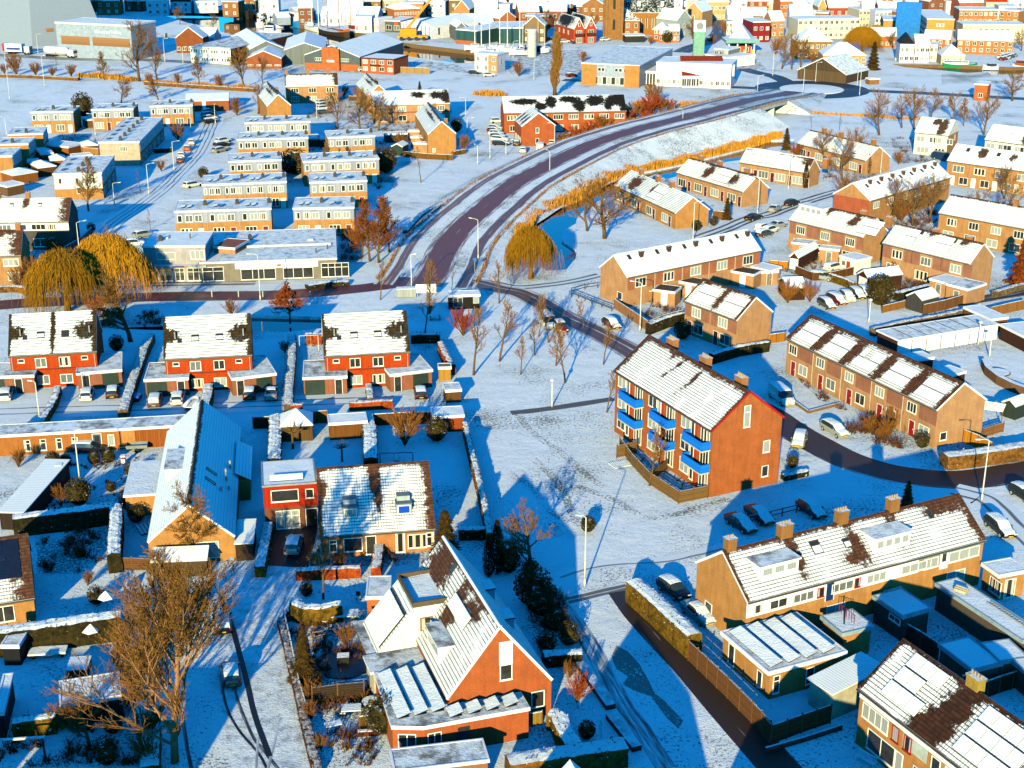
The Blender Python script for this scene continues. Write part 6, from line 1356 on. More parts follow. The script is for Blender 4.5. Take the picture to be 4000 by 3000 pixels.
# church
a = G(1748, 690); R = thing('church_tower', 'tall tan brick church tower cut by the top edge of the photo', 'tower', (a.x, a.y+3, 0), .05)
m = MB(); w_ = 3.1
m.box(-w_, -w_, 0, w_, w_, 36, 0);
for x in (-w_, w_):
 for y in (-w_, w_): m.box(x-.55, y-.55, 0, x+.55, y+.55, 30, 0)
m.build('shaft', [brick('8a5c30')], R)
for z in (4, 12, 20):
 m = MB(); m.box(-.5, -w_-.1, z, .5, -w_-.02, z+3.4); m.face([(-.5, -w_-.1, z+3.4), (.5, -w_-.1, z+3.4), (0, -w_-.1, z+4.4)]); m.build('window', [DARK], R)
m = MB(); m.tube([(-1.2, -w_-.5, 17), (-1.2, -w_-.5, 21), (-1.2, -w_-.5, 25)], [1.2, 1.0, .05], 8); m.build('turret', [plain('6a747c')], R)
strip(5, 1270)
b = bld('church_nave', 'brown brick church nave with a dark slate roof and three white dormers', 'church', (-165, 124), (346, 122), 9., 13, 'gable', 6.6, brick('94602f'), roofm('1f2420', .5, 0., .2, .62), far=True, trim=TRIM)
for i in range(8): win(b, 'f', 1.8+i*b.W/8, 2.5, 1.3, 4.2, 2, 'drape', '8a6a40')
for i in range(3): dormer(b, 6+i*9.6, 7.2+i*9.6, 3.2, 1.8, 1, wallm=WHITE)
b = tb('church_aisle', 'low tan side aisle with long snow roof in front of the nave', 'church', (-60, 195), (215, 192), 4.6, 5, 'flat', 0, brick('94602f'), None, 5, 1, 1., 2.6)
TB = [('gable_house', 'orange brick house with tent shaped snow roof below the nave', (118, 290), (285, 296), 4.6, 9, 'hip', 2.6, brick('b0501c'), 2), ('gable_house', 'small orange house joined right of the tent roofed one', (185, 335), (300, 340), 3.4, 8, 'gable', 2.4, brick('b0602c'), 2), ('gable_house', 'tan half timbered house right of the small orange one', (290, 300), (398, 300), 4.8, 8, 'gable', 2., brick('b0643a'), 3), ('corner_house', 'grey gabled house with a white stair window strip', (365, 205), (520, 190), 7., 12, 'gabley', 4., plain('8f979c'), 1), ('corner_house', 'grey gabled house with tan gable behind the stair window house', (440, 110), (620, 120), 7., 12, 'gabley', 4., brick('b08a60'), 1),
 ('station_house', 'white and red house with big hipped snow roof by the petrol station', (870, 392), (1105, 398), 5., 12, 'hip', 5.4, brick('b0401c'), 3), ('shop_hall', 'dark red flat hall right of the half snowed roof', (1122, 215), (1300, 212), 8., 14, 'flat', 0, plain('7a0a14'), 3), ('barn', 'dark roofed barn with half snow covered slope', (915, 305), (1120, 308), 2., 12, 'gable', 7., WC_, 0), ('town_house', 'white house with shop sign left of the barn roof', (860, 215), (915, 215), 5.4, 8, 'flat', 0, WC_, 2), ('town_house', 'small white house with snowy roof above the barn', (870, 150), (1000, 150), 4., 9, 'gable', 3.6, WC_, 2), ('town_house', 'long low white house with snow roof above the dark red hall', (1010, 150), (1270, 150), 4., 10, 'gable', 3., WC_, 4),
 ('shop_hall', 'white shop with a red stripe left of the petrol canopy', (640, 535), (860, 570), 3.6, 14, 'flat', 0, WC_, 4), ('shop_hall', 'glass fronted upper shop behind the petrol canopy', (735, 480), (880, 492), 5.4, 9, 'flat', 0, plain('7a8084'), 3), ('town_house', 'pale tan mansion with rows of windows at the road top', (665, 20), (890, 15), 8., 12, 'gable', 3., plain('b89a70'), 6)]
for nm, l, A, Bq, z, d, rf, rh, wl, n in TB: tb(nm, l, 'house' if 'hall' not in nm else 'shop', A, Bq, z, d, rf, rh, wl, roofm('241c18', .4, 0., .3, .12) if 'dark roofed' in l else LT, n, 2 if z > 4.5 else 1)
a = G(845, 555); R = thing('petrol_station', 'petrol station with a flat white and green canopy on round pillars', 'petrol station', a, 0)
e1 = G(1180, 555)-a; L_ = e1.length; m = MB(); m.box(0, 0, 4.6, L_, 11, 5.6, 0, 1); m.build('canopy', [plain('6a9a90'), LT], R)
for i in range(4):
 for y in (2, 9): m = MB(); m.cyl(L_*(i+.5)/4, y, 0, 4.6, .25, .25, 8); m.build('pillar', [WHITE], R)
for i in range(4): m = MB(); m.box(L_*(i+.5)/4-.4, 4.6, 0, L_*(i+.5)/4+.4, 5.8, 1.7); m.build('petrol_pump', [plain('c8b060')], R)
a = G(577, 560); R = thing('sign_pylon', 'tall green sign pylon with a white clock box on top', 'sign', a); m = MB(); m.box(-2, -1, 0, 2, 1, 9); m.build('column', [plain('6f9a8c')], R); m = MB(); m.box(-2.1, -1.1, 9, 2.1, 1.1, 13); m.build('clock_box', [WHITE], R); m = MB(); m.tube([(0, -1.25, 11), (0, -1.12, 11)], [1.3, 1.3], 16); m.build('clock_face', [plain('7a7f84')], R)
# --- showroom at the dike road
tile(2, 0)
b = bld('showroom', 'white showroom with orange brick ends and a large grey snow roof', 'showroom', (600, 542), (1105, 566), 7., 46, 'flat', 0, WM, topmat=THN, far=True, fasc=.3)
clad(b, .05, 5., .05, 6.7, brick('b0743c'), 'f', .2, 'brick_end'); clad(b, b.W-5., b.W-.05, .05, 6.9, brick('b0743c'), 'f', .3, 'brick_end'); [win(b, 'f', b.W*u, 4.6, 1.1, 1.1, 1, 'dark') for u in (.31, .37, .6, .67, .75)]; [win(b, 'f', b.W*(.25+.075*i), .5, 1.6, 2.4, 1, ['dark', 'net'][i % 2]) for i in range(8)]
text(b, 'SOJ', .9, 4.4, 1.5, plain('4a7a2a'), off=.25)
b = bld('glass_pavilion', 'glazed low showroom pavilion with white posts and a flat snow roof', 'showroom', (1100, 610), (1490, 632), 4.2, 22, 'flat', 0, plain('2a2420'), topmat=LT, far=True, fasc=.7)
for i in range(15): m = MB(); x = (i+.5)*b.W/15; m.box(x-.14, -.05, 0, x+.14, .14, 3.5); m.build('post', [WHITE], b.root)
m = MB(); m.box(b.W*.44, -.9, 0, b.W*.52, -.2, 3.2); m.build('porch', [plain('a01018')], b.root)
b = bld('glass_pavilion', 'red hipped showroom roof over a white glazed corner building', 'showroom', (1470, 655), (1840, 655), 3.8, 16, 'gable', 5.2, WC_, roofm('7a2a12', .4, 0., .1, .9), far=True); [win(b, 'f', (i+.5)*b.W/9, .5, 1.4, 2.4, 2, 'dark') for i in range(9)]; m = MB(); m.box(b.W*.5, .4, 3.6, b.W+3, 11, 7.2, 0, 1); m.build('upper_storey', [WC_, LT], b.root); [win(b, 'f', b.W*.55+i*1.8, 4.9, 1.5, 1.4, 2, 'net', off=-.22) for i in range(4)]
b = tb('showroom', 'long white upper storey with a band of windows behind the pavilion', 'showroom', (1245, 535), (1900, 560), 7.6, 14, 'flat', 0, WC_, None, 14, 1, 1.2, 1.4)
# --- right: villas, barn, blue tower, canal houses
tile(3, 0)
b = bld('barn', 'dark wooden barn with a plain grey snow roof beside the roundabout', 'barn', (680, 645), (878, 598), 3., 18, 'gable', 4.6, boards('4a3a2c', .4), THN, far=True); clad(b, .2, b.D-.2, .1, 3.4, boards('5a4632', .5), 'l')
strip(6, 1270)
V = [('villa', 'brown brick villa with hipped snow roof and two white dormers', (300, 410), (640, 408), 6.4, 12, 'hip', 4.6, brick('8a6238'), 6, 2), ('villa', 'peach plastered villa with a dark slate mansard roof', (545, 545), (980, 548), 5.8, 12, 'hip', 3.6, plain('b8824e'), 7, 2), ('office_building', 'long building with grey roof band and white window fronts', (300, 190), (920, 180), 8., 12, 'flat', 0, plain('bcbab4'), 12, 3), ('town_house', 'red brick shop house with black display windows', (600, 75), (900, 75), 7., 12, 'gable', 3.4, brick('9a3a24'), 4, 2), ('town_house', 'white flat block with tan side wall right of the red shop house', (910, 95), (1090, 92), 8., 14, 'flat', 0, plain('c4b49c'), 5, 3),
 ('town_house', 'mansard roofed white house with round dormers', (240, 85), (440, 92), 5., 10, 'hip', 4., WC_, 3, 1), ('town_house', 'white fronted row with pilasters left of the long grey roof', (340, 110), (560, 100), 5.4, 9, 'flat', 0, WC_, 7, 2), ('town_house', 'tan church like gabled house at the top of the town', (495, 70), (585, 70), 7., 12, 'gabley', 4.4, brick('b08a50'), 1, 1), ('town_house', 'orange house with an arched white window at the upper left of town', (125, 12), (240, 10), 7.5, 10, 'gable', 3., brick('b0623a'), 3, 2), ('shop_hall', 'tan hall with pale blue roof and dark end wall', (1145, 195), (1400, 200), 6.6, 18, 'flat', 0, brick('a8804c'), 0, 0), ('row_house', 'low orange row with a long snowy roof behind the willow', (985, 355), (1280, 360), 4.4, 9, 'gable', 2.8, brick('b0642f'), 5, 1),
 ('town_house', 'white house with orange gable right of the flat block', (930, 70), (1060, 72), 8.6, 10, 'gable', 3.4, WC_, 4, 2), ('town_house', 'orange gabled house at the upper right of the second strip', (1150, 40), (1270, 45), 7.5, 10, 'gabley', 4., brick('a8582c'), 2, 2), ('town_house', 'white apartment block with balconies above the tan hall', (1070, 110), (1230, 108), 8., 12, 'flat', 0, WC_, 4, 3)]
for nm, l, A, Bq, z, d, rf, rh, wl, n, fl in V: tb(nm, l, 'house' if nm != 'office_building' else 'office', A, Bq, z, d, rf, rh, wl, roofm('2a2c34', .4, 0., .3, .25) if 'mansard roof' in l and 'peach' in l else LT, n, fl)
strip(7, 1270)
b = bld('apartment_tower', 'tall block with tan front and bright blue end wall', 'apartment tower', (308, 186), (586, 190), 11.5, 34, 'flat', 0, brick('b0823f'), topmat=LT, far=True); clad(b, .1, b.D, .1, 11, plain('3a5a78'), 'l'); [clad(b, .2, b.D-.2, 1.+2.2*i, 1.9+2.2*i, plain('7a96ac'), 'l', .1, 'gallery') for i in range(5)]
m = MB(); m.box(-9.5, 15, 0, -.2, 17, 16); m.build('end_wall', [plain('0a6ac0')], b.root); [win(b, 'f', b.W*u, z, 1.4, 1.3, 2, k) for u, z, k in ((.43, 8.6, 'drape'), (.57, 8.6, 'drape'), (.42, 5.4, 'net'), (.56, 5.4, 'net'))]
V = [('apartment_block', 'long gallery flat with orange balconies right of the blue tower', (630, 92), (1020, 96), 9., 12, 'flat', 0, brick('b0683a'), 8, 3), ('apartment_block', 'white and tan gallery flat with blue panels under the orange one', (665, 240), (1300, 245), 7., 12, 'flat', 0, plain('c4b8a4'), 12, 2), ('row_house', 'orange brick row with snowy panel covered roof above the canal car park', (610, 392), (1172, 408), 5.2, 10, 'gable', 3.2, brick('b06838'), 8, 2), ('row_house', 'orange row with red end gable left of the panel roofed one', (275, 380), (545, 390), 5., 9, 'gable', 2.8, brick('b05a34'), 4, 2),
 ('town_house', 'orange brick block at the right edge near the gallery flat', (1025, 95), (1225, 108), 8.5, 12, 'flat', 0, brick('a8703f'), 3, 3), ('town_house', 'white low block with balconies left of the blue tower', (90, 85), (235, 85), 9., 12, 'flat', 0, WC_, 3, 3), ('town_house', 'tan flat block at the left of the blue tower', (0, 110), (92, 108), 7., 12, 'flat', 0, brick('b0723f'), 2, 2), ('school_building', 'long red brick building with hipped snow roof at the far right', (630, 25), (1010, 20), 6.5, 14, 'gable', 4., brick('a0543a'), 8, 1), ('town_house', 'white corner block at the upper right edge', (1020, 60), (1210, 62), 6., 12, 'flat', 0, WC_, 4, 2),
 ('canal_house', 'white canal house with a black mansard roof', (42, 436), (190, 438), 6.6, 10, 'hip', 3.4, WC_, 3, 2), ('canal_house', 'white canal house with three tall window columns and red gable', (192, 438), (345, 440), 6.6, 10, 'gable', 3., WC_, 3, 2), ('canal_house', 'white canal annex with a glazed loggia', (345, 442), (418, 445), 6., 9, 'flat', 0, WC_, 2, 2), ('canal_house', 'low pavilion restaurant with a wide hipped snow roof behind the green barge', (450, 550), (690, 552), 3.2, 10, 'hip', 3.4, plain('b8a890'), 8, 1), ('row_house', 'glazed white row at the left of the canal houses', (-10, 200), (215, 205), 4., 10, 'flat', 0, WC_, 5, 1)]
for nm, l, A, Bq, z, d, rf, rh, wl, n, fl in V: tb(nm, l, {'canal_house': 'house', 'row_house': 'row house', 'apartment_block': 'apartment block', 'town_house': 'house', 'school_building': 'school'}[nm], A, Bq, z, d, rf, rh, wl, roofm('17151a', .4, 0., .2, .8) if 'black mansard' in l else LT, n, fl)
tile(3, 0)
b = tb('pump_house', 'small orange brick pump house beside the dike road', 'pump house', (1785, 722), (1905, 730), 5., 6, 'flat', 0, brick('b0582c'), None, 1, 1)
bld('lean_to', 'brown wooden crate shed in the snowy yard beside the roundabout', 'shed', (880, 682), (970, 678), 1.9, 3, 'flat', 0, brick('8a5a30'), far=True, topmat=LT)
# --- rows of ordinary town houses filling the background
full()
rr = random.Random(21)
ROWS = [(4, 0, 1140, 'behind the moorings'), (14, 1560, 1990, 'above the bay windowed houses'), (3, 1330, 2180, 'at the top, left of church'), (26, 2030, 2330, 'left of the church tower'), (14, 2000, 2400, 'above the twin gabled house'), (44, 2010, 2180, 'above the boat yard roofs'), (2, 2560, 3040, 'above the town road bend'), (12, 2990, 3560, 'along the top of the town'), (6, 3560, 4000, 'at the top right corner'), (38, 3430, 3530, 'beside the tan hall'), (58, 2040, 2160, 'behind the teal warehouse'), (2, 3040, 3400, 'behind the uppermost row'), (28, 1150, 1260, 'behind the quay sheds'), (62, 2910, 3010, 'right of the town road'), (84, 3010, 3090, 'left of the grey roofed block'), (100, 2040, 2130, 'beside the boat yard'), (48, 3080, 3240, 'before the shop houses')]
ordn = ['first', 'second', 'third', 'fourth', 'fifth', 'sixth', 'seventh', 'eighth', 'ninth', 'tenth', 'eleventh', 'twelfth']
cn = {id(TAN): 'tan', id(YEL): 'ochre', id(OR2): 'orange', id(SAL): 'salmon', id(WC_): 'white', id(PNK): 'pink'}
for y, xa, xb, where in ROWS:
 x = xa+rr.uniform(0, 20); i = 0
 while x < xb-40 and i < 12:
  w_ = rr.uniform(52, 100); wl = rr.choice(TWN); rf = rr.choice(['gable', 'gable', 'gabley', 'flat', 'hip']); red = rr.random() < .14
  z = rr.uniform(5, 7.5); yy = y+rr.uniform(-3, 3)
  tb('town_house', '%s house with %s roof, %s from left %s' % (cn.get(id(wl), 'brown'), 'bare red' if red else {'flat': 'flat snow', 'gable': 'snowy', 'gabley': 'gabled snow', 'hip': 'hipped snow'}[rf], ordn[i], where), 'house', (x, yy), (x+w_, yy+rr.uniform(-2, 2)), z, rr.uniform(8, 11), rf, rr.uniform(2.6, 4), wl, roofm('b02a10', .4, 0., .0, 1.) if red else (LT if rr.random() < .75 else RB), max(2, int(w_/28)), 2, group='town houses in the background')
  x += w_+rr.uniform(2, 16); i += 1
# --- boats
BT = {}
def boat(label, pt, pt2, W, hull, z, masts=(), cabin=None, name='boat', cat='boat', freeb=1.2, deck=None, rig=True, group=None):
 d = pt2-pt; L = d.length; R = thing(name, label, cat, (pt.x, pt.y, z), math.atan2(d.y, d.x), group); m = MB(); n = 12; ringp = []
 for i in range(n+1):
  t = i/n; x = L*t; hw = W/2*math.sin(PI*min(1, .12+t*1.02 if t < .5 else .12+t*.9))**.5; hw = max(.06, W/2*(1-abs(2*t-1)**4)**.6); sh = freeb*(1+.55*(2*t-1)**2)
  ringp.append([(x, -hw, sh), (x, -hw*.86, 0), (x, 0, -.3), (x, hw*.86, 0), (x, hw, sh)])
 for a, b in zip(ringp[:-1], ringp[1:]):
  for k in range(4): m.face([a[k], a[k+1], b[k+1], b[k]], 0, 0)
 m.build('hull', [hull], R); m = MB()
 for a, b in zip(ringp[:-1], ringp[1:]): m.face([(a[0][0], a[0][1]*.97, a[0][2]-.1), (b[0][0], b[0][1]*.97, b[0][2]-.1), (b[4][0], b[4][1]*.97, b[4][2]-.1), (a[4][0], a[4][1]*.97, a[4][2]-.1)], 0)
 m.build('deck', [deck or THN], R)
 if cabin:
  x0, x1, h, cm = cabin; m = MB(); m.box(L*x0, -W*.3, freeb-.2, L*x1, W*.3, freeb+h, 0, 1); m.box(L*(x0+.02), -W*.305, freeb+h*.55, L*(x1-.02), W*.305, freeb+h*.85, 2); m.build('cabin', [cm, LT, glass('dark')], R)
 for f, h, mc in masts:
  m = MB(); m.tube([(L*f, 0, freeb-.3), (L*f, 0, h)], [.2 if h > 12 else .1, .09 if h > 12 else .05], 6); m.build('mast', [mc], R)
  if rig:
   m = MB(); m.tube([(L*f, 0, freeb+1.6), (L*max(f-.28, .02), 0, freeb+1.3)], [.12, .1], 6); m.build('boom', [mc], R)
 return R
WDN = plain('8a5222'); WHM = plain('d8d8d6')
strip(2)
def bp(x0, y0, x1, y1, z): return G(x0, y0, z), G(x1, y1, z)
z = -1.5
boat('blue hulled trawler with a white wheelhouse', *bp(790, 485, 520, 430, z), 5.5, plain('0d6ab0'), z, [(.55, 9, WHM)], (.2, .62, 4.2, WC_), freeb=2.2, cat='ship', name='trawler', rig=False)
boat('brown sailing ship with two tall wooden masts and an orange stern tent', *bp(1090, 560, 1620, 650, z), 5., plain('2a2018'), z, [(.3, 22, WDN), (.68, 24, WDN)], (.75, .92, 1.6, plain('c85a10')), name='sailing_ship', cat='ship', freeb=1.6)
boat('white sailing ship with two white masts left of the brown one', *bp(870, 480, 1130, 560, z), 5., plain('cfcfca'), z, [(.4, 22, WHM), (.85, 22, WHM)], (.15, .3, 1.4, WC_), name='sailing_ship', cat='ship', freeb=1.5)
boat('white bowed barge with a red deck behind the brown sailing ship', *bp(1560, 520, 1890, 605, z), 5., plain('d0d0cc'), z, [(.25, 20, WDN)], (.3, .5, 1.3, plain('7a1a14')), name='sailing_ship', cat='ship', freeb=1.6)
strip(1)
boat('long brown barge with a white deckhouse across the harbour', *bp(1260, 178, 1710, 180, z), 5., plain('8a4a1c'), z, (), (.15, .8, 1.4, WC_), name='barge', cat='boat')
boat('small blue covered boat at the end of the long brown barge', *bp(1735, 200, 1860, 200, z), 4., plain('0d62b8'), z, (), (.1, .9, 1.6, plain('0d62b8')), freeb=1.)
boat('white fishing boat lying end on in the harbour water', *bp(1915, 330, 1925, 200, z), 6., plain('cfcfca'), z, [(.5, 14, WHM)], (.4, .7, 3., WC_), freeb=2.6, rig=False)
boat('dark fishing boat with a tangle of rigging beside the white one', *bp(2090, 330, 2100, 200, z), 6., plain('2a2420'), z, [(.4, 12, WDN), (.7, 14, WDN)], (.4, .7, 3., plain('9a8a70')), freeb=2.4)
strip(2)
for i, (x0, y0, x1, y1) in enumerate(((30, 380, 140, 370), (170, 420, 330, 410), (60, 590, 440, 600), (340, 480, 470, 470), (250, 300, 400, 290), (20, 480, 130, 470))):
 boat(['dark red trawler at the left of the moorings', 'grey patrol boat with a square wheelhouse', 'white motor yacht nearest the halls', 'small white cabin boat by the blue trawler', 'tan workboat behind the grey patrol boat', 'pale sailing yacht at the left moorings'][i], *bp(x0, y0, x1, y1, z), 4.4, [plain('3a1a14'), plain('9aa4a8'), WC_, WC_, plain('a88a5a'), WC_][i], z, [(.5, 11+i, WHM)] if i != 2 else (), (.3, .7, 2.2, WC_), freeb=1.5, rig=False)
tile(3, 0); z = -1.
boat('long white motor barge moored at the white canal houses', *bp(1095, 545, 1440, 548, z), 4.2, WC_, z, (), (.3, .8, 1.2, WC_), name='barge')
boat('green hulled barge with a white deckhouse', *bp(1482, 580, 1805, 585, z), 4.4, plain('0a7a4c'), z, [(.25, 8, WHM)], (.08, .75, 1.3, WC_), name='barge', rig=False)
boat('small white yacht with a dark blue cover near the right edge', *bp(1850, 600, 1995, 602, z), 3., WC_, z, (), (.3, .8, .9, plain('1a2a4a')))
boat('white boat with wooden wheelhouse cut by the right edge', *bp(2095, 590, 2300, 600, z), 3.6, WC_, z, (), (.2, .6, 1.8, plain('8a3a10')))
tile(2, 0)
for i, (x, y, l) in enumerate(((280, 470, 'white yacht laid up ashore beside the red keeled one'), (90, 455, 'blue and white yacht laid up at the left of the yard'))): boat(l, *bp(x-30, y, x+40, y-8, 0), 2.6, [WC_, plain('2a4a6a')][i], .6, [(.45, 11, WHM)], (.3, .7, .9, WC_), rig=False, name='yacht')
boat('red keeled dark hulled yacht on the hard beside the white column', *bp(185, 462, 270, 455, 0), 2.8, plain('8a1420'), .6, [(.45, 12, WHM)], (.3, .7, .9, plain('2a3a5a')), rig=False, name='yacht')
a = G(172, 490); R = thing('water_column', 'thick white storage column standing in the boat yard', 'silo', a); m = MB(); m.cyl(0, 0, 0, 9.5, 1.7, 1.7, 16); m.build('shaft', [plain('b4b8b8')], R); m = MB(); m.cyl(0, 0, 9.5, 9.8, 1.85, 1.85, 16); m.build('rim', [LT], R)
for i, x in enumerate((1800, 1855, 1925, 2015, 2080, 2185)):
 tile(1, 0); a = G(x, 440+(i % 3)*22, 0); boat(['first bare masted yacht on the quay from the left', 'second bare masted yacht on the quay, by the white house', 'third bare masted yacht, behind the white house roof', 'fourth yacht, mast right of the teal warehouse corner', 'fifth yacht on the quay with a covered cockpit', 'sixth yacht at the right end of the quay yard'][i], a, a+Vector((8, 1, 0)), 2.6, WC_, .5, [(.5, 17, WHM)], (.3, .7, .9, WC_), rig=False, name='yacht')
# mobile crane
strip(3); a = G(500, 695); R = thing('mobile_crane', 'yellow mobile crane with raised boom on the quay', 'crane', a, 0); YM = plain('c8840c'); m = MB(); m.box(-6, -1.4, 1., 6, 1.4, 2., 0); m.build('chassis', [YM], R); m = MB(); m.box(-5, -1.5, 2., 1.5, 1.5, 4.6); m.build('cab', [YM], R); m = MB(); m.obox((-2, -.5, 4), (11, 0, 13), (0, 1, 0), (-.7, 0, .6)); m.build('boom', [plain('d07a10')], R)
for x in (-4.5, -1.5, 1.5, 4.5):
 m = MB(); m.tube([(x, -1.6, .8), (x, 1.6, .8)], [.8, .8], 10); m.build('wheel', [DARK], R)
# lorries on the dike road
strip(0)
def lorry(label, x0, y0, x1, y1, kind):
 a, b_ = G(x0, y0), G(x1, y1); L = (b_-a).length; R = thing('lorry', label, 'lorry', a, ang2(a, b_)); h = 3.9
 if kind == 'box':
  m = MB(); m.box(0, -1.25, 1.1, L*.72, 1.25, h, 0, 1); m.box(0, -1.26, 1.1, .9, 1.26, h, 2); m.box(1.6, -1.28, 1.7, L*.66, -1.25, 2.6, 3); m.build('trailer', [WHITE, LT, plain('b81014'), plain('2a3f86')], R)
 else:
  m = MB(); m.tube([(0, 0, 2.3), (.6, 0, 2.3), (L*.74, 0, 2.3), (L*.77, 0, 2.3)], [.9, 1.35, 1.35, .9], 16); m.build('tank', [WC_], R); m = MB(); m.box(.5, -1.1, .9, L*.72, 1.1, 1.3); m.build('chassis', [GREY], R)
 m = MB(); m.box(L*.8, -1.2, .6, L, 1.2, 3.1 if kind == 'box' else 2.9, 0, 1); m.box(L-.02, -1.1, 1.6, L+.03, 1.1, 2.6, 2); m.build('cab', [WHITE if kind != 'box' else plain('b8bcc0'), LT, glass('dark')], R)
 for x in (1.5, 2.8, 4.1, L*.83, L*.95):
  m = MB(); m.tube([(x, -1.25, .5), (x, 1.25, .5)], [.5, .5], 10); m.build('wheel', [DARK], R)
lorry('lorry with a red and white box trailer on the dike road', 85, 930, 545, 945, 'box'); lorry('white tanker lorry on the dike road', 790, 965, 1310, 1000, 'tank')
tile(2, 0)
sheet('yard', [G(-200, 460), G(600, 430), G(700, 520), G(560, 660), G(0, 640)], MLT, .006); sheet('yard', [G(1500, 500), G(2150, 540), G(2200, 600), G(1900, 620)], MLT, .006); sheet('yard', [G(420, 320), G(1000, 330), G(1000, 385), G(300, 390)], THN, .006)
tile(1, 0); sheet('quay', [G(900, 280), G(1890, 390), G(1900, 330), G(1000, 230)], THN, .006); sheet('yard', [G(-200, 575), G(900, 612), G(1250, 640), G(-200, 600)], MLT, .006); sheet('yard', [G(1260, 560), G(1880, 640), G(1740, 560), G(1400, 520)], MLT, .006)
tile(3, 0); sheet('yard', [G(1500, 640), G(1900, 620), G(2000, 720), G(1500, 730)], snow('trodden'), .006); sheet('yard', [G(1000, 710), G(1300, 720), G(1260, 770), G(950, 750)], snow('trodden'), .006)
# ================================================================ trees and shrubs
def H(x, y, h=0.): p = G(x, y, h); return Vector((p.x, p.y, 0))
def tr(k, x, y, h, label, **kw): return tree(k, H(x, y), h, label, **kw)
tile(0, 0)
for a in [('alder', 905, 692, 10.5, 'slim bare dike tree left of the tallest one'), ('bigA', 1205, 702, 18, 'tallest bare tree on the dike in front of the white hall'), ('bigB', 1360, 692, 10.5, 'bushy bare dike tree right of the tallest one'), ('alder', 1725, 737, 10.5, 'slender bare dike tree below the white office'), ('bigC', 2105, 758, 12, 'leaning bare dike tree below the brown office wall'), ('bush', 145, 648, 7, 'fan shaped bare willow bush on the dike'), ('bush', 615, 662, 4.2, 'small bare bush left of the dike reeds'), ('thin', 490, 612, 7, 'thin bare sapling on the dike below the tanker'),
  ('oak', 1050, 892, 7.2, 'low wide bare tree standing on the snowy field'), ('oak', 1370, 872, 6.6, 'bare tree with a hanging orange ball at the field edge'), ('bush', 310, 655, 4.5, 'greyish bare shrub beside the dike hedge'), ('bush', 450, 665, 3.4, 'brown shrub clump left on the dike'), ('bush', 1540, 725, 3.6, 'brown shrub between two dike trees'), ('bush', 1900, 752, 4., 'brown shrub under the slender dike trees'), ('bush', 40, 640, 3.6, 'brown shrub at the foot of the left lamp'), ('bush', 1290, 715, 3.2, 'brown shrub right of the reed bed on the dike'),
  ('bush', 2030, 960, 4, 'brown shrubs by the small orange roofed hut'), ('shrub', 720, 1010, 5.5, 'dark brown round bush between two field terraces'), ('conifer', 870, 1112, 4.6, 'dark green conifer in front of the middle field terrace'), ('bush', 1540, 1220, 4.6, 'big round brown bush at the bend of the terrace street'), ('thin', 1215, 1665, 5.4, 'narrow upright bare sapling in the shaded street'), ('bush', 1395, 1480, 2.6, 'snow dusted shrub beside the shaded street'), ('shrub', 1760, 1540, 2.2, 'dark shrub at the end of the fourth terrace'), ('bush', 2050, 1000, 3.2, 'brown shrub along the terrace garden')]: tr(*a[:4], a[4])
tr('bush', 965, 1100, 4, 'dark red shrub beside the green conifer', tint=REDTWIG())
tile(0, 1); tr('alder', 765, 165, 12.6, 'tall bare tree in front of the white clad end wall')
tr('willowA', 585, 1032, 10.5, 'huge golden weeping willow beside the main road', wide=1.3); tr('willowB', 960, 900, 11, 'second golden willow crown behind the huge one', wide=1.25)
tr('oak', 1130, 1292, 10.2, 'dark stemmed round bare tree in front of the willows'); tr('bush', 300, 830, 5.5, 'dark brown thicket left of the willow'); tr('bush', 460, 580, 4.6, 'brown bush in front of the dark gable', tint=None); tr('bush', 170, 850, 4, 'brown bush in front of the tan house at the left edge'); tr('shrub', 790, 350, 1.6, 'dark round shrub beside the white lamp'); tr('thin', 1300, 330, 4.6, 'thin sapling with two stakes beside the terrace street'); tr('bush', 2010, 1080, 3, 'brown bush on the bank behind the middle red houses')
tr('bush', 830, 1100, 3.6, 'reddish bush right of the left red houses', tint=REDTWIG()); tr('shrub', 1010, 1370, 2., 'dark low shrub in the shaded garden')
tile(1, 0)
for a in [('bigB', 60, 720, 8, 'broad brown tree behind the tan gable house'), ('bigA', 20, 985, 8, 'brown tree left of the tan gable house front'), ('bush', 250, 1000, 5.5, 'brown bush right of the tan gable house front'), ('bigC', 700, 1110, 9.5, 'light brown tree between the two terrace columns'), ('bigA', 900, 1140, 11, 'large brown tree in front of the half hidden gable house'), ('oak', 1060, 1130, 8.5, 'dark brown broad tree left of the long tan row'), ('conifer', 1415, 815, 4, 'small pointed conifer behind the long tan row'), ('alder', 640, 1490, 8, 'light bare tree in front of the terrace with brown blinds'), ('alder', 745, 1475, 6, 'smaller light bare tree in front of the brown blinds'), ('thin', 1425, 1578, 9, 'thin sapling in a wire guard on the play field'),
  ('shrub', 1120, 1490, 5, 'dark conifer hedge tree by the shaded strip'), ('bush', 1790, 1310, 4.2, 'brown bush behind the gable house with lean-tos'), ('bush', 1260, 1280, 4, 'yellowish bush beside the striped lean-tos'), ('bush', 1480, 1300, 4, 'yellow brown bush against the tan gable wall'), ('bush', 760, 840, 3.6, 'brown bush behind the parked cars by the dike'), ('bush', 1660, 1010, 3, 'dark shrub at the right end of the long tan row'), ('shrub', 1730, 1140, 3, 'dark shrub in the blue shade of the gable house'), ('shrub', 475, 840, 2.6, 'dark shrubs in front of the dike side row')]: tr(*a[:4], a[4])
tr('shrub', 335, 1500, 4.6, 'big round clipped dark tree between the third and fourth terraces', wide=1.5)
tile(2, 0)
tr('poplar', 370, 832, 20, 'tall golden poplar standing alone by the dike road', wide=1.7); tr('bush', 1220, 905, 6.6, 'brown bush tree on the canal bank left of the bridge')
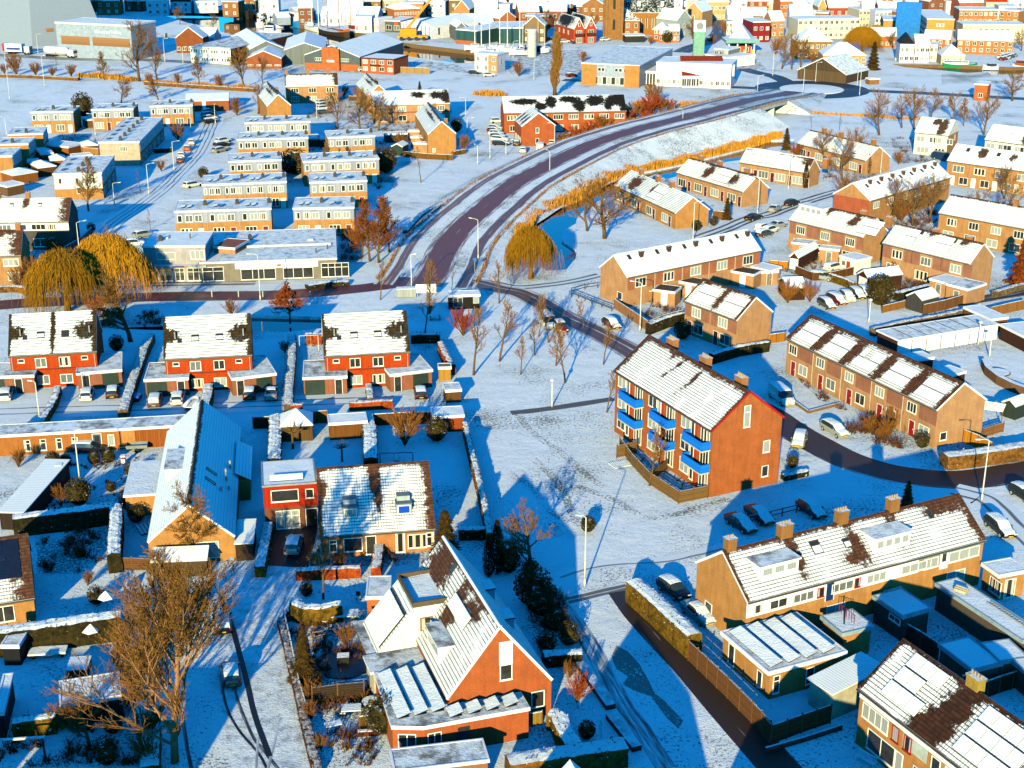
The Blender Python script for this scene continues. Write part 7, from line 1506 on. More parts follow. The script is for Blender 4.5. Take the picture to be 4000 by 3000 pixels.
for i, (x, y, h) in enumerate(((450, 1260, 3.4), (560, 1225, 4.4), (680, 1200, 4.6), (780, 1150, 4.8), (880, 1120, 5.), (960, 1090, 4.8), (1050, 1050, 5.2), (1130, 1030, 5.6), (1210, 1000, 5.8), (1290, 985, 5.), (1350, 975, 4.2), (640, 1260, 3.), (990, 1125, 3.6), (1160, 1065, 3.4))):
 tr('bush', x, y, h, 'reddish brown bare bush in the thicket along the curved road bank', group='thicket bushes along the road bank', tint=REDTWIG() if i % 3 else None, wide=1.25)
for a in [('bigB', 690, 320, 9, 'brown tree left of the church tower'), ('oak', 1560, 335, 8, 'dense brown tree at the road below the church'), ('bush', 1850, 300, 6, 'brown bush at the road bend in town'), ('bush', 300, 280, 6, 'brown bush left of the twin gabled house'), ('bush', 60, 660, 5, 'brown bush beside the boat yard'), ('bush', 1740, 385, 3.6, 'dark bush by the petrol station sign'), ('shrub', 1340, 370, 4, 'dark evergreen below the orange house'), ('bush', 1200, 385, 3.2, 'brown hedge bush below the rectory shed'), ('bush', 610, 540, 4, 'brown bush at the left showroom wall')]: tr(*a[:4], a[4])
tr('bush', 1460, 660, 3, 'low shrub row in front of the red roofed pavilion')
tile(3, 0)
for a in [('bigA', 960, 1168, 11, 'broad bare tree beside the dike path, largest of the row'), ('bigB', 1260, 1112, 10.5, 'bare tree with reddish crown right of the broad one'), ('bigC', 1155, 1105, 8.5, 'slim bare tree between the broad and reddish crowns'), ('bigC', 1410, 1035, 8, 'bare tree behind the reddish crowned one'), ('bigA', 1590, 1055, 7.5, 'upright bare tree behind the white fronted pair'), ('alder', 1690, 1088, 8.5, 'upright bare tree right above the white fronted pair'), ('bigB', 1865, 1165, 10, 'tall bare tree at the end of the white fronted pair'), ('oak', 2110, 872, 8.5, 'round bare tree at the right edge beside the dike road'), ('thin', 375, 1102, 5, 'thin bare sapling on the snowy bank right of the bridge'), ('thin', 615, 1135, 5, 'second thin bare sapling on the snowy bank'),
  ('conifer', 155, 1292, 5.4, 'pointed brown conifer beside the reed ditch'), ('cypress', 865, 1505, 4.6, 'slim cypress in front of the low tan gable'), ('cypress', 320, 1625, 5.4, 'slim cypress at the corner of the second low gable'), ('conifer', 905, 602, 9.5, 'big dark conifer beside the peach villa'), ('bigA', 120, 595, 11, 'left brown tree of three beside the town roundabout'), ('bigB', 205, 598, 11, 'middle brown tree of three beside the town roundabout'), ('bigC', 285, 592, 10, 'right brown tree of three beside the town roundabout'), ('conifer', 1440, 1312, 4.4, 'grey green conifer in front of the white fronted pair'),
  ('bigC', 480, 1420, 8, 'bare tree in front of the low tan rows'), ('bigA', 640, 1560, 10, 'large golden brown tree among the low tan rows'), ('bigB', 760, 1400, 8, 'golden brown tree behind the large one'), ('bush', 1130, 1420, 3, 'brown shrub in the garden of the low tan gable'), ('bush', 1090, 250, 4.5, 'ochre bush beside the tan hall in town'), ('conifer', 1270, 320, 6, 'dark conifer left of the blue tower'), ('oak', 2190, 440, 7, 'brown tree at the right edge of town'), ('bigC', 1080, 430, 6.5, 'brown tree left of the white canal house'), ('bush', 60, 470, 6, 'brown bush left of the villa'), ('bush', 380, 545, 4, 'brown bush in front of the brown villa'), ('bush', 980, 190, 5, 'dark bush beside the white apartment block in town')]: tr(*a[:4], a[4])
tr('willowA', 810, 445, 9.5, 'golden weeping willow in the town behind the peach villa', wide=1.5); tr('willowB', 930, 380, 7.5, 'smaller golden willow crown right of the town willow', wide=1.2)
tr('bush', 240, 1380, 4, 'orange leaved shrub between the low tan rows', tint=RUST())
strip(2)
for i, (s_, x, y, h) in enumerate(((0, 1720, 260, 9), (0, 1800, 240, 10), (0, 2080, 210, 11), (1, 150, 200, 8), (1, 900, 420, 7), (1, 1480, 520, 6), (2, 850, 330, 7), (3, 640, 130, 8), (3, 1950, 160, 8), (4, 60, 190, 9), (4, 1330, 260, 10), (4, 1480, 300, 8), (4, 620, 520, 8), (5, 1180, 230, 9), (5, 1500, 260, 8), (6, 240, 70, 9), (6, 700, 60, 8), (6, 1660, 330, 9), (7, 60, 330, 9), (7, 300, 560, 7), (7, 1560, 480, 8), (7, 2130, 520, 9), (6, 1000, 470, 7), (5, 2050, 560, 6))):
 strip(s_); tr('bigA' if i % 2 else 'bigC', x, y, h, 'small bare brown tree among the town houses', group='bare trees in the town')
tile(1, 1)
for i, (x, y, h) in enumerate(((985, 600, 13), (1060, 612, 13.5), (1150, 520, 12), (920, 560, 9))): tr('alder', x, y, h, ['left rust coloured tall tree right of the shops', 'middle rust coloured tall tree right of the shops', 'right rust coloured tall tree beside the road curve', 'short rust coloured tree nearest the shop wall'][i], tint=RUST(), wide=1.05)
for a in [('youngA', 1075, 932, 6.6, 'small bare street tree at the road junction'), ('pyramid', 295, 1130, 8, 'rust leaved pyramid tree in front of the shops'), ('youngB', 1500, 1055, 9.8, 'tall bare tree at the junction behind the notice board'), ('youngC', 1460, 1218, 7.6, 'dark bare tree beside the picnic bench'), ('thin', 1690, 862, 4.8, 'thin sapling left of the bus shelter'), ('youngA', 2100, 962, 7.2, 'bare tree right of the bus shelter'), ('youngB', 1880, 1582, 10.8, 'bare tree with its trunk at the shade edge of the green'), ('youngC', 2105, 1462, 10, 'bare tree on the green right of the shade edge'), ('bush', 840, 480, 4, 'brown bush at the end wall of the shops'), ('bush', 250, 1390, 2, 'low brown bush behind the right red houses')]: tr(*a[:4], a[4])
tr('bush', 1790, 1240, 4.5, 'reddish bare bush in the shade beside the green', tint=REDTWIG())
tile(2, 1)
for i, (x, y, h) in enumerate(((75, 1577, 5.6), (195, 1412, 6.), (318, 1302, 8.), (380, 1502, 7.), (460, 1650, 8.4), (790, 1492, 6.6), (620, 1180, 5.), (230, 1250, 5.))):
 tr(['youngA', 'youngB', 'youngC'][i % 3], x, y, h, ['bare tree on the green nearest its left rim', 'thin bare tree at the upper left of the green', 'stout bare tree by the snowed in white van', 'bare tree in the middle of the green', 'tallest bare tree at the lower middle of the green', 'bare tree left of the apartment roof corner', 'bare tree close to the street on the green', 'small bare tree beside the street at the green'][i])
for a in [('oak', 800, 402, 11.5, 'big spreading bare tree right on the pond bank'), ('bigA', 650, 337, 9.5, 'big bare tree left on the pond bank'), ('willowA', 160, 748, 9.6, 'golden weeping willow beside the pond'), ('bush', 945, 925, 4, 'brown bush at the corner of the long tan row'), ('bush', 1370, 970, 2.6, 'brown shrub in the garden below the long tan row'), ('cypress', 1475, 310, 3.8, 'left cypress of a pair before the yellow gable'), ('cypress', 1500, 300, 3.8, 'right cypress of a pair before the yellow gable'), ('topiary', 1590, 335, 1.9, 'round snow capped bush at the yellow gable'), ('cypress', 1970, 105, 3.6, 'cypress at the corner of the next low gable'), ('conifer', 1855, 235, 4.4, 'olive cone shaped conifer behind the brown fence'), ('shrub', 1470, 1270, 2.4, 'dark shrub in front of the half shaded pair'), ('shrub', 1740, 290, 1.6, 'dark round shrub beside the red twigged bush')]: tr(*a[:4], a[4])
tr('bush', 1660, 270, 2.4, 'bright red twigged bush by the yellow gable', tint=bark('9a1208', 'c22414'))
tile(2, 2)
for a in [('youngA', 820, 245, 6.4, 'leaning bare tree at the far corner of the apartment block'), ('youngC', 1188, 878, 8., 'slim bare tree in front of the blue balconies'), ('oak', 165, 1635, 6.6, 'low spreading bare tree in the shade of the green'), ('shrub', 150, 1655, 1.6, 'dark shrubs under the spreading tree')]: tr(*a[:4], a[4])
tr('topiary', 655, 1275, 1.7, 'snow smothered bush beside the lone lamp post')
tile(3, 1)
for a in [('topiary', 965, 975, 4.6, 'round snow speckled evergreen tree beside the courtyard'), ('bigB', 640, 160, 8, 'golden brown tree in front of the red gable'), ('bigA', 1060, 260, 8.5, 'bare tree in the thicket behind the two tan rows, left'), ('bigC', 1250, 290, 9, 'bare tree in the thicket behind the two tan rows, middle'), ('bigB', 1400, 250, 9, 'bare tree in the thicket behind the two tan rows, right'), ('bush', 1150, 260, 5, 'low brown bush in the thicket behind the tan rows'), ('bigA', 1810, 410, 9, 'bare tree in front of the partly shaded row'), ('bigC', 2060, 300, 8, 'bare tree at the right end of the partly shaded row'), ('bush', 1560, 380, 4.6, 'brown bush in front of the partly shaded row'), ('bush', 1250, 720, 3.4, 'large brown bush in the garden left of the carport'), ('bush', 1130, 720, 3., 'brown bush behind the round evergreen'), ('bush', 360, 950, 3.6, 'pinkish bare bush beside the courtyard cars'), ('bush', 170, 960, 4, 'bare shrub tree behind the bright roofed shed'), ('bigB', 2040, 60, 7, 'bare tree behind the partly shaded row'), ('bush', 280, 1560, 2.6, 'brown climber bush on the striped row front')]: tr(*a[:4], a[4])
tr('conifer', 2190, 790, 8.5, 'tall rust coloured conifer at the right edge', tint=foliage('5a2408', '9a4a16'), wide=1.2)
tile(3, 2)
for a in [('conifer', 1195, 1085, 3.6, 'dark evergreen behind the dormer row chimneys'), ('bush', 1020, 470, 2.6, 'golden bare shrubs in front of the striped row'), ('bush', 870, 420, 2.4, 'rust shrubs beside the silver car'), ('bush', 1090, 380, 3., 'tall ochre shrub by the striped row door'), ('shrub', 1330, 550, 1.7, 'dark evergreen ground shrub at the row end'), ('thin', 1185, 555, 2.6, 'small dark sapling at the lawn rim'), ('shrub', 210, 720, 1.4, 'low dark shrubs at the apartment wall corner'), ('bush', 960, 480, 1.8, 'rust coloured low shrub by the lawn')]: tr(*a[:4], a[4])
tile(0, 2)
tr('oak', 1775, 1490, 8., 'reddish bare tree before the yellow gable', tint=None)
for a in [('topiary', 685, 1040, 2.9, 'big dark dome shaped shrub in the shaded garden'), ('bush', 540, 1030, 2.4, 'pinkish bare bush beside the dome shrub'), ('topiary', 465, 715, 1.8, 'snow capped clipped shrub, leftmost of the row'), ('topiary', 570, 715, 1.5, 'snow capped clipped shrub, second of the row'), ('topiary', 815, 690, 1.5, 'golden clipped shrub with snow cap near the black car'), ('topiary', 940, 680, 1.7, 'golden clipped shrub with snow cap, rightmost'), ('shrub', 960, 930, 1.1, 'low dark cushion shrub on the lawn'), ('shrub', 1100, 1080, 1.6, 'dark clipped ball by the snowy hedge corner'), ('bush', 160, 720, 2.4, 'reddish twig bush behind the ribbed shed'), ('shrub', 1130, 790, 1.4, 'dark shrub at the lawn rim'), ('shrub', 610, 1390, 1., 'stump like dark shrub in the blue garden'), ('bush', 400, 580, 1.6, 'rust shrub against the bungalow wall'), ('shrub', 690, 1500, 1.3, 'dark bush in the blue garden'), ('shrub', 1180, 1190, 1.7, 'dark brown basket shaped bush by the striped boards'), ('bush', 1400, 1650, 3., 'bare bush left of the street lamp')]: tr(*a[:4], a[4])
tile(0, 3)
tr('lean', 1510, 1610, 17.5, 'great bare tree in the left foreground', wide=1.15); tr('lean', 1330, 1240, 11.5, 'second golden bare tree behind the great one'); tr('lean', 1640, 640, 8.5, 'third bare tree beside the snowed car')
tr('oak', 775, 1475, 4.6, 'low spreading bare tree behind the long garden house');
for a in [('bush', 1300, 1420, 3.6, 'golden thicket at the foot of the great bare tree'), ('bush', 1290, 1640, 3.2, 'dense brown thicket at the bottom edge'), ('bush', 1060, 660, 3., 'ochre thicket between hedge and great tree'), ('bush', 1180, 900, 3.4, 'brown thicket left of the great tree trunk'), ('shrub', 930, 1620, 2., 'dark evergreen at the bottom edge'), ('bush', 540, 1330, 2.6, 'ochre hedge bush at the fence'), ('shrub', 980, 1350, 1.6, 'dark shrub under the spreading tree'), ('shrub', 840, 240, 1.6, 'dark spiky plant beside the white parasol'), ('bush', 1500, 480, 4., 'brown thicket behind the great tree crown'), ('bush', 760, 80, 1.6, 'dark bush at the garden top')]: tr(*a[:4], a[4])
tr('bush', 1100, 1130, 1.8, 'bright orange leaved bush beside the garden house', tint=RUST())
tile(1, 2)
tr('conifer', 1640, 1590, 6.6, 'dense golden brown conifer in front of the tiled roof corner', wide=1.15); tr('cypress', 2085, 1640, 6., 'dark pointed cypress right of the conifer'); tr('cypress', 2010, 1665, 4.6, 'shorter dark cypress left of the pointed one')
for a in [('bush', 1285, 530, 5.2, 'big fan of bare golden twigs in the shaded garden'), ('shrub', 1560, 490, 2.6, 'dark urn shaped shrub in the shaded garden'), ('pollard', 745, 670, 3., 'small knobbly pruned tree on the shaded lawn'), ('pollard', 320, 560, 3.8, 'pruned bare tree beside the pyramid roof pavilion'), ('bush', 720, 1600, 2., 'reddish shrub in front of the white tiled house'), ('shrub', 2180, 1620, 2.6, 'dark evergreen beside the cypresses')]: tr(*a[:4], a[4])
tile(1, 3)
tr('youngA', 580, 200, 7.6, 'pale bare tree above the curved hedge')
for a in [('conifer', 420, 900, 5.2, 'dense brown evergreen inside the street fence'), ('bush', 770, 600, 2.4, 'bare shrub beside the garden pond'), ('shrub', 440, 170, 1.3, 'clipped ball at the curved hedge end'), ('shrub', 1100, 1350, 2.8, 'olive evergreen at the extension corner'), ('bush', 480, 1240, 1.8, 'reddish shrub in the terraced garden'), ('bush', 560, 1500, 1.6, 'snowy shrub at the bottom garden'), ('bush', 480, 1080, 2.2, 'snow dusted shrub behind the low fence'), ('shrub', 520, 960, 1.2, 'blue shaded shrub beside the garden fence'), ('bush', 700, 1060, 1.5, 'bare shrub below the dark screen fence')]: tr(*a[:4], a[4])
tile(2, 3)
for a in [('shrub', 250, 330, 3., 'dark evergreen mass beside the blue roof slope'), ('conifer', 330, 420, 3.4, 'drooping dark conifer in the side garden'), ('shrub', 400, 470, 2., 'dark shrub below the drooping conifer'), ('shrub', 490, 590, 1.9, 'snow capped dark ball in the side garden'), ('shrub', 180, 250, 3.4, 'dark evergreen at the upper end of the side garden'), ('topiary', 645, 1400, 1.5, 'small clipped ball on the blue lawn'), ('thin', 770, 1400, 1.8, 'tiny bare sapling on the blue lawn'), ('bush', 410, 260, 2., 'brown bush at the path corner'), ('shrub', 300, 650, 1.7, 'dark low shrub near the snowy wall')]: tr(*a[:4], a[4])
tr('bush', 560, 1090, 2.8, 'red twigged bush on the shaded lawn', tint=REDTWIG()); tr('bush', 500, 880, 1.8, 'brown twigged bush behind the red one')
# reeds: too many to count
def reeds(name, pts, w, h, n, seed=1, mat=None):
 q = smooth_pts(pts, 6); fr_ = poly_off(q); rr = random.Random(seed); m = MB(); mt = [bark('a8681c', 'd99a3a') if mat is None else mat]
 for i in range(n):
  k = rr.randrange(len(q)-1); t = rr.random(); p = q[k].lerp(q[k+1], t)+fr_[k][1]*rr.uniform(-w/2, w/2); p.z = -.4 if h > 1.4 else 0
  hh = h*rr.uniform(.6, 1.1)*(.8+.5*noise.noise(p*.25)); a = rr.uniform(0, PI); d = Vector((math.cos(a), math.sin(a), 0))*rr.uniform(.07, .16); l = Vector((rr.uniform(-.3, .3), rr.uniform(-.3, .3), hh))
  m.face([p-d, p+d, p+l+d*.3, p+l-d*.3], 0, 0)
 o = m.build(name, mt); o['kind'] = 'stuff'; return o
full()
reeds('reeds', [G(x, y) for x, y in ((2030, 985), (2048, 900), (2080, 848), (2160, 806), (2260, 766), (2350, 714), (2452, 672), (2545, 657), (2642, 637), (2780, 604), (2904, 573), (2990, 545), (3040, 535))], 3.4, 2.1, 12000, 1)
reeds('reeds', [G(x, y) for x, y in ((310, 300), (380, 302), (450, 308), (530, 316))], 4., 2.2, 1800, 2); reeds('reeds', [G(x, y) for x, y in ((560, 318), (700, 326), (850, 336), (1000, 345))], 3., 1.6, 1600, 3)
reeds('reeds', [G(x, y) for x, y in ((2650, 415), (2720, 418), (2800, 410))], 7., 2., 1500, 4); reeds('reeds', [G(x, y) for x, y in ((2480, 408), (2540, 412), (2600, 412))], 4., 1.5, 700, 5); reeds('reeds', [G(x, y) for x, y in ((1870, 366), (1920, 372), (1965, 370))], 6., 2., 900, 6); reeds('reeds', [G(x, y) for x, y in ((3035, 436), (3180, 444), (3330, 452), (3480, 462), (3680, 474))], 1.6, 1., 1200, 7)
tg = MB(); rr = random.Random(4)
def tuft_grass():
 for i in range(2600):
  k = rr.randrange(2, NB-8); p, nv = fr[k]; p = p.lerp(fr[k+1][0], rr.random()); s = rr.choice((-1, 1)); p2 = p+nv*s*rr.uniform(8.3, 9.1); zz = p.z+.02; a = rr.uniform(0, PI); d = Vector((math.cos(a), math.sin(a), 0))*.1; l = Vector((rr.uniform(-.2, .2), rr.uniform(-.2, .2), rr.uniform(.2, .6))); p2 = Vector((p2.x, p2.y, zz)); tg.face([p2-d, p2+d, p2+l], 0, 0)
tuft_grass(); o = tg.build('dry_grass', [bark('7a4f1e', 'b07a32')]); o['kind'] = 'stuff'
# ================================================================ cars
tile(0, 2)
CARS = [(0, 2, 40, 170, 70, 70, 'white', 'white car on the drive cut by the left photo edge', 'hatch', 1), (0, 2, 738, 178, 772, 62, 'white', 'white car on the drive of the left red houses', 'hatch', 2), (0, 2, 968, 152, 988, 50, 'black', 'black car with snow roof on the left red houses drive', 'hatch', 1), (0, 2, 1325, 240, 1362, 98, 'grey', 'dark car under thick snow beside the blue covered trailer', 'estate', 3), (0, 2, 1525, 205, 1552, 98, 'white', 'white car beside the inflatable boat', 'hatch', 2), (0, 2, 2150, 165, 2170, 55, 'red', 'dark red car on the middle red houses drive', 'hatch', 1), (1, 2, 128, 165, 140, 60, 'silver', 'grey blue car in the shaded drive', 'sedan', 1), (1, 2, 1432, 165, 1410, 48, 'black', 'black car with snowy roof and red lamps on the right drive', 'hatch', 1), (0, 2, 605, 585, 955, 590, 'black', 'black estate car parked along the long low building', 'estate', 1), (1, 2, 300, 1525, 360, 1325, 'silver', 'silver car on the dark driveway of the red annex', 'hatch', 1),
  (0, 3, 1935, 565, 1918, 320, 'black', 'snow covered car beside the great bare tree', 'hatch', 3), (0, 3, 2012, 1010, 1985, 770, 'grey', 'grey car with orange plate parked in the foreground street', 'hatch', 1), (2, 3, 1270, 60, 1520, 250, 'black', 'dark car with snowy top behind the long clipped hedge', 'hatch', 1), (2, 3, 1490, 265, 1730, 460, 'silver', 'silver car nearest the end of the clipped hedge', 'sedan', 2), (2, 2, 1845, 1155, 2110, 1330, 'dark', 'dark car in blue shade, left of three by the green', 'sedan', 2), (2, 2, 2010, 1075, 2270, 1270, 'dark', 'dark car in blue shade, middle of three by the green', 'sedan', 2), (3, 2, 250, 1040, 500, 1205, 'dark', 'dark car in blue shade, right of three by the green', 'hatch', 2), (3, 2, 20, 75, 210, 225, 'white', 'white van half in blue shade behind the apartment block', 'van', 1), (3, 2, 300, 425, 235, 610, 'beige', 'snowed in cream car beside the apartment gable', 'hatch', 3), (3, 2, 450, 355, 705, 500, 'silver', 'snowy silver car across from the apartment gable', 'estate', 3),
  (3, 2, 1870, 1165, 2135, 1385, 'black', 'black car with snowy bonnet behind the dormer row', 'estate', 2), (3, 2, 2120, 930, 2300, 1040, 'dark', 'dark car cut by the right edge near the tall lamp', 'hatch', 1), (2, 1, 785, 1120, 935, 1215, 'brown', 'snowy brown car on the street beside the green', 'hatch', 3), (2, 1, 385, 1155, 455, 1235, 'red', 'reddish car behind the bare trees of the green', 'hatch', 1), (2, 1, 250, 1115, 355, 1200, 'white', 'white van with orange marks behind the bare trees', 'van', 1), (2, 1, 2025, 255, 2150, 225, 'black', 'black car driving on the upper right street', 'sedan', 0), (2, 1, 2110, 345, 2230, 310, 'white', 'snow covered white car at the end of the long tan row', 'hatch', 3), (2, 1, 2120, 395, 2240, 365, 'grey', 'snow covered dark car behind the long tan row', 'hatch', 3),
  (3, 1, 5, 195, 110, 135, 'silver', 'silver car on the kerb of the upper right street', 'sedan', 2), (3, 1, 150, 132, 262, 98, 'black', 'black car with red lamps driving up the street', 'hatch', 0), (3, 1, 20, 320, 150, 290, 'silver', 'silver car under snow below the white dormer', 'sedan', 2), (3, 1, -40, 365, 80, 330, 'white', 'white car beside the silver one below the white dormer', 'hatch', 3), (3, 1, 370, 742, 558, 768, 'silver', 'silver estate car in the courtyard lane', 'estate', 1), (3, 1, 495, 690, 645, 650, 'white', 'snow buried car behind the wooden courtyard fence', 'estate', 3), (3, 1, 500, 910, 690, 1005, 'red', 'red brown car in the courtyard row with snowy glass', 'estate', 2), (3, 1, 620, 880, 750, 985, 'white', 'white car in the courtyard row', 'hatch', 3), (3, 1, 690, 850, 850, 965, 'black', 'black car with snowy roof in the courtyard row', 'estate', 2), (3, 1, 775, 845, 905, 940, 'dark', 'dark car nearest the round evergreen in the courtyard', 'hatch', 2), (3, 1, 440, 955, 575, 1035, 'grey', 'grey car at the shaded end of the courtyard row', 'hatch', 2),
  (3, 0, 1455, 1375, 1560, 1395, 'blue', 'dark blue van beside the white fronted pair', 'van', 0), (0, 1, 1170, 402, 1310, 376, 'silver', 'silver car beside the two storey shop', 'hatch', 1), (0, 1, 1105, 470, 1220, 460, 'white', 'white car at the left wall of the two storey shop', 'hatch', 2)]
FAR = [(2, 0, 40, 1275, 35, 1230, 'dark', 'first snowy car from the left in front of the red gable house'), (2, 0, 108, 1272, 104, 1228, 'grey', 'second snowy car in front of the red gable house'), (2, 0, 187, 1270, 184, 1228, 'silver', 'third snowy car in front of the red gable house'), (2, 0, 342, 1270, 338, 1228, 'silver', 'snowy car at the right corner of the red gable house'), (2, 0, 92, 1340, 96, 1285, 'white', 'white car standing alone in the snowy car park'), (2, 0, 330, 1310, 310, 1270, 'dark', 'dark car beside the snowy white van'),
 (1, 0, 2010, 1118, 2130, 1128, 'silver', 'car park row, first car from the top'), (1, 0, 2000, 1140, 2125, 1150, 'red', 'car park row, second car from the top, reddish'), (1, 0, 2015, 1165, 2140, 1172, 'white', 'car park row, third car from the top'), (1, 0, 2030, 1190, 2155, 1196, 'grey', 'car park row, fourth car from the top'), (1, 0, 2045, 1215, 2170, 1222, 'white', 'car park row, fifth car from the top'), (1, 0, 2055, 1252, 2185, 1258, 'black', 'car park row, nearest car, black'), (1, 0, 2030, 1062, 2130, 1058, 'white', 'white car parked above the car park row'), (1, 0, 530, 905, 620, 890, 'white', 'topmost snowy car in front of the dike side row'), (1, 0, 530, 930, 625, 915, 'silver', 'second snowy car in front of the dike side row'), (1, 0, 530, 955, 630, 945, 'white', 'third snowy car in front of the dike side row'), (1, 0, 535, 985, 640, 978, 'grey', 'lowest snowy car in front of the dike side row'),
 (0, 0, 1765, 985, 1840, 975, 'silver', 'top car of four behind the third field terrace'), (0, 0, 1765, 1012, 1845, 1000, 'dark', 'second car of four behind the third field terrace'), (0, 0, 1770, 1040, 1850, 1030, 'white', 'third car of four behind the third field terrace'), (0, 0, 1775, 1070, 1860, 1058, 'black', 'lowest car of four behind the third field terrace'), (0, 0, 1655, 1275, 1650, 1215, 'white', 'pale van in the shaded terrace street'), (0, 0, 1615, 1315, 1622, 1275, 'orange', 'small orange car in the shaded terrace street'), (0, 0, 1565, 1375, 1575, 1340, 'white', 'white car in the shaded terrace street'), (0, 0, 1555, 1425, 1562, 1378, 'brown', 'brown car nearest in the shaded terrace street'), (0, 0, 1885, 1240, 1975, 1222, 'white', 'top car of three beside the first terrace column'), (0, 0, 1865, 1275, 1975, 1258, 'black', 'middle car of three beside the first terrace column'), (0, 0, 1845, 1325, 1960, 1300, 'silver', 'lowest car of three beside the first terrace column'), (0, 0, 1615, 1625, 1720, 1605, 'white', 'white car at the corner of the fourth terrace'), (0, 0, 970, 1105, 1045, 1095, 'white', 'white car between the field terraces'),
 (1, 0, 905, 615, 965, 612, 'white', 'white car at the orange brick office'), (1, 0, 1060, 620, 1130, 616, 'black', 'black car at the orange brick office'), (1, 0, 1860, 638, 1920, 640, 'dark', 'left car at the white cubic house'), (1, 0, 1980, 662, 2045, 660, 'white', 'right car at the white cubic house'), (2, 0, 195, 345, 250, 340, 'white', 'white car left of the twin gabled house'), (2, 0, 285, 350, 340, 345, 'dark', 'dark car left of the twin gabled house'), (2, 0, 400, 342, 445, 338, 'silver', 'silver car before the long twin gable wall'), (2, 0, 415, 372, 490, 368, 'white', 'white car on the quay road before the twin gables'), (2, 0, 490, 355, 530, 352, 'red', 'dark red car before the twin gables'), (2, 0, 530, 378, 585, 374, 'blue', 'blue car before the twin gables'), (2, 0, 865, 475, 905, 470, 'dark', 'first car on the showroom yard'), (2, 0, 915, 475, 955, 470, 'white', 'second car on the showroom yard'), (2, 0, 970, 468, 1010, 464, 'silver', 'third car on the showroom yard'), (2, 0, 1695, 355, 1725, 342, 'dark', 'dark car driving on the town road'), (2, 0, 480, 668, 545, 662, 'red', 'red car left of the showroom'), (2, 0, 780, 355, 830, 350, 'white', 'white car on the forecourt right of the twin gables')]
for c_, r_, x0, y0, x1, y1, col, lab, kd, sn in CARS: tile(c_, r_); carpx(x0, y0, x1, y1, col, lab, kind=kd, sn=sn)
for c_, r_, x0, y0, x1, y1, col, lab in FAR: tile(c_, r_); carpx(x0, y0, x1, y1, col, lab, kind='hatch' if RD.random() < .6 else 'estate', sn=2, far=True)
tile(2, 0); carpx(238, 1330, 250, 1270, 'white', 'snowy white van in the car park by the road bank', kind='van', sn=1, far=True)
tile(3, 0)
for i, (x, y) in enumerate(((2010, 505), (2040, 495), (2070, 488), (2030, 520), (2060, 512), (2095, 500), (2120, 490))): carpx(x-20, y+6, x+22, y-4, ['white', 'silver', 'dark', 'red', 'white', 'grey', 'silver'][i], ['leftmost', 'second', 'third', 'fourth', 'fifth', 'sixth', 'rightmost'][i]+' car in the snowy canal side car park', far=True)
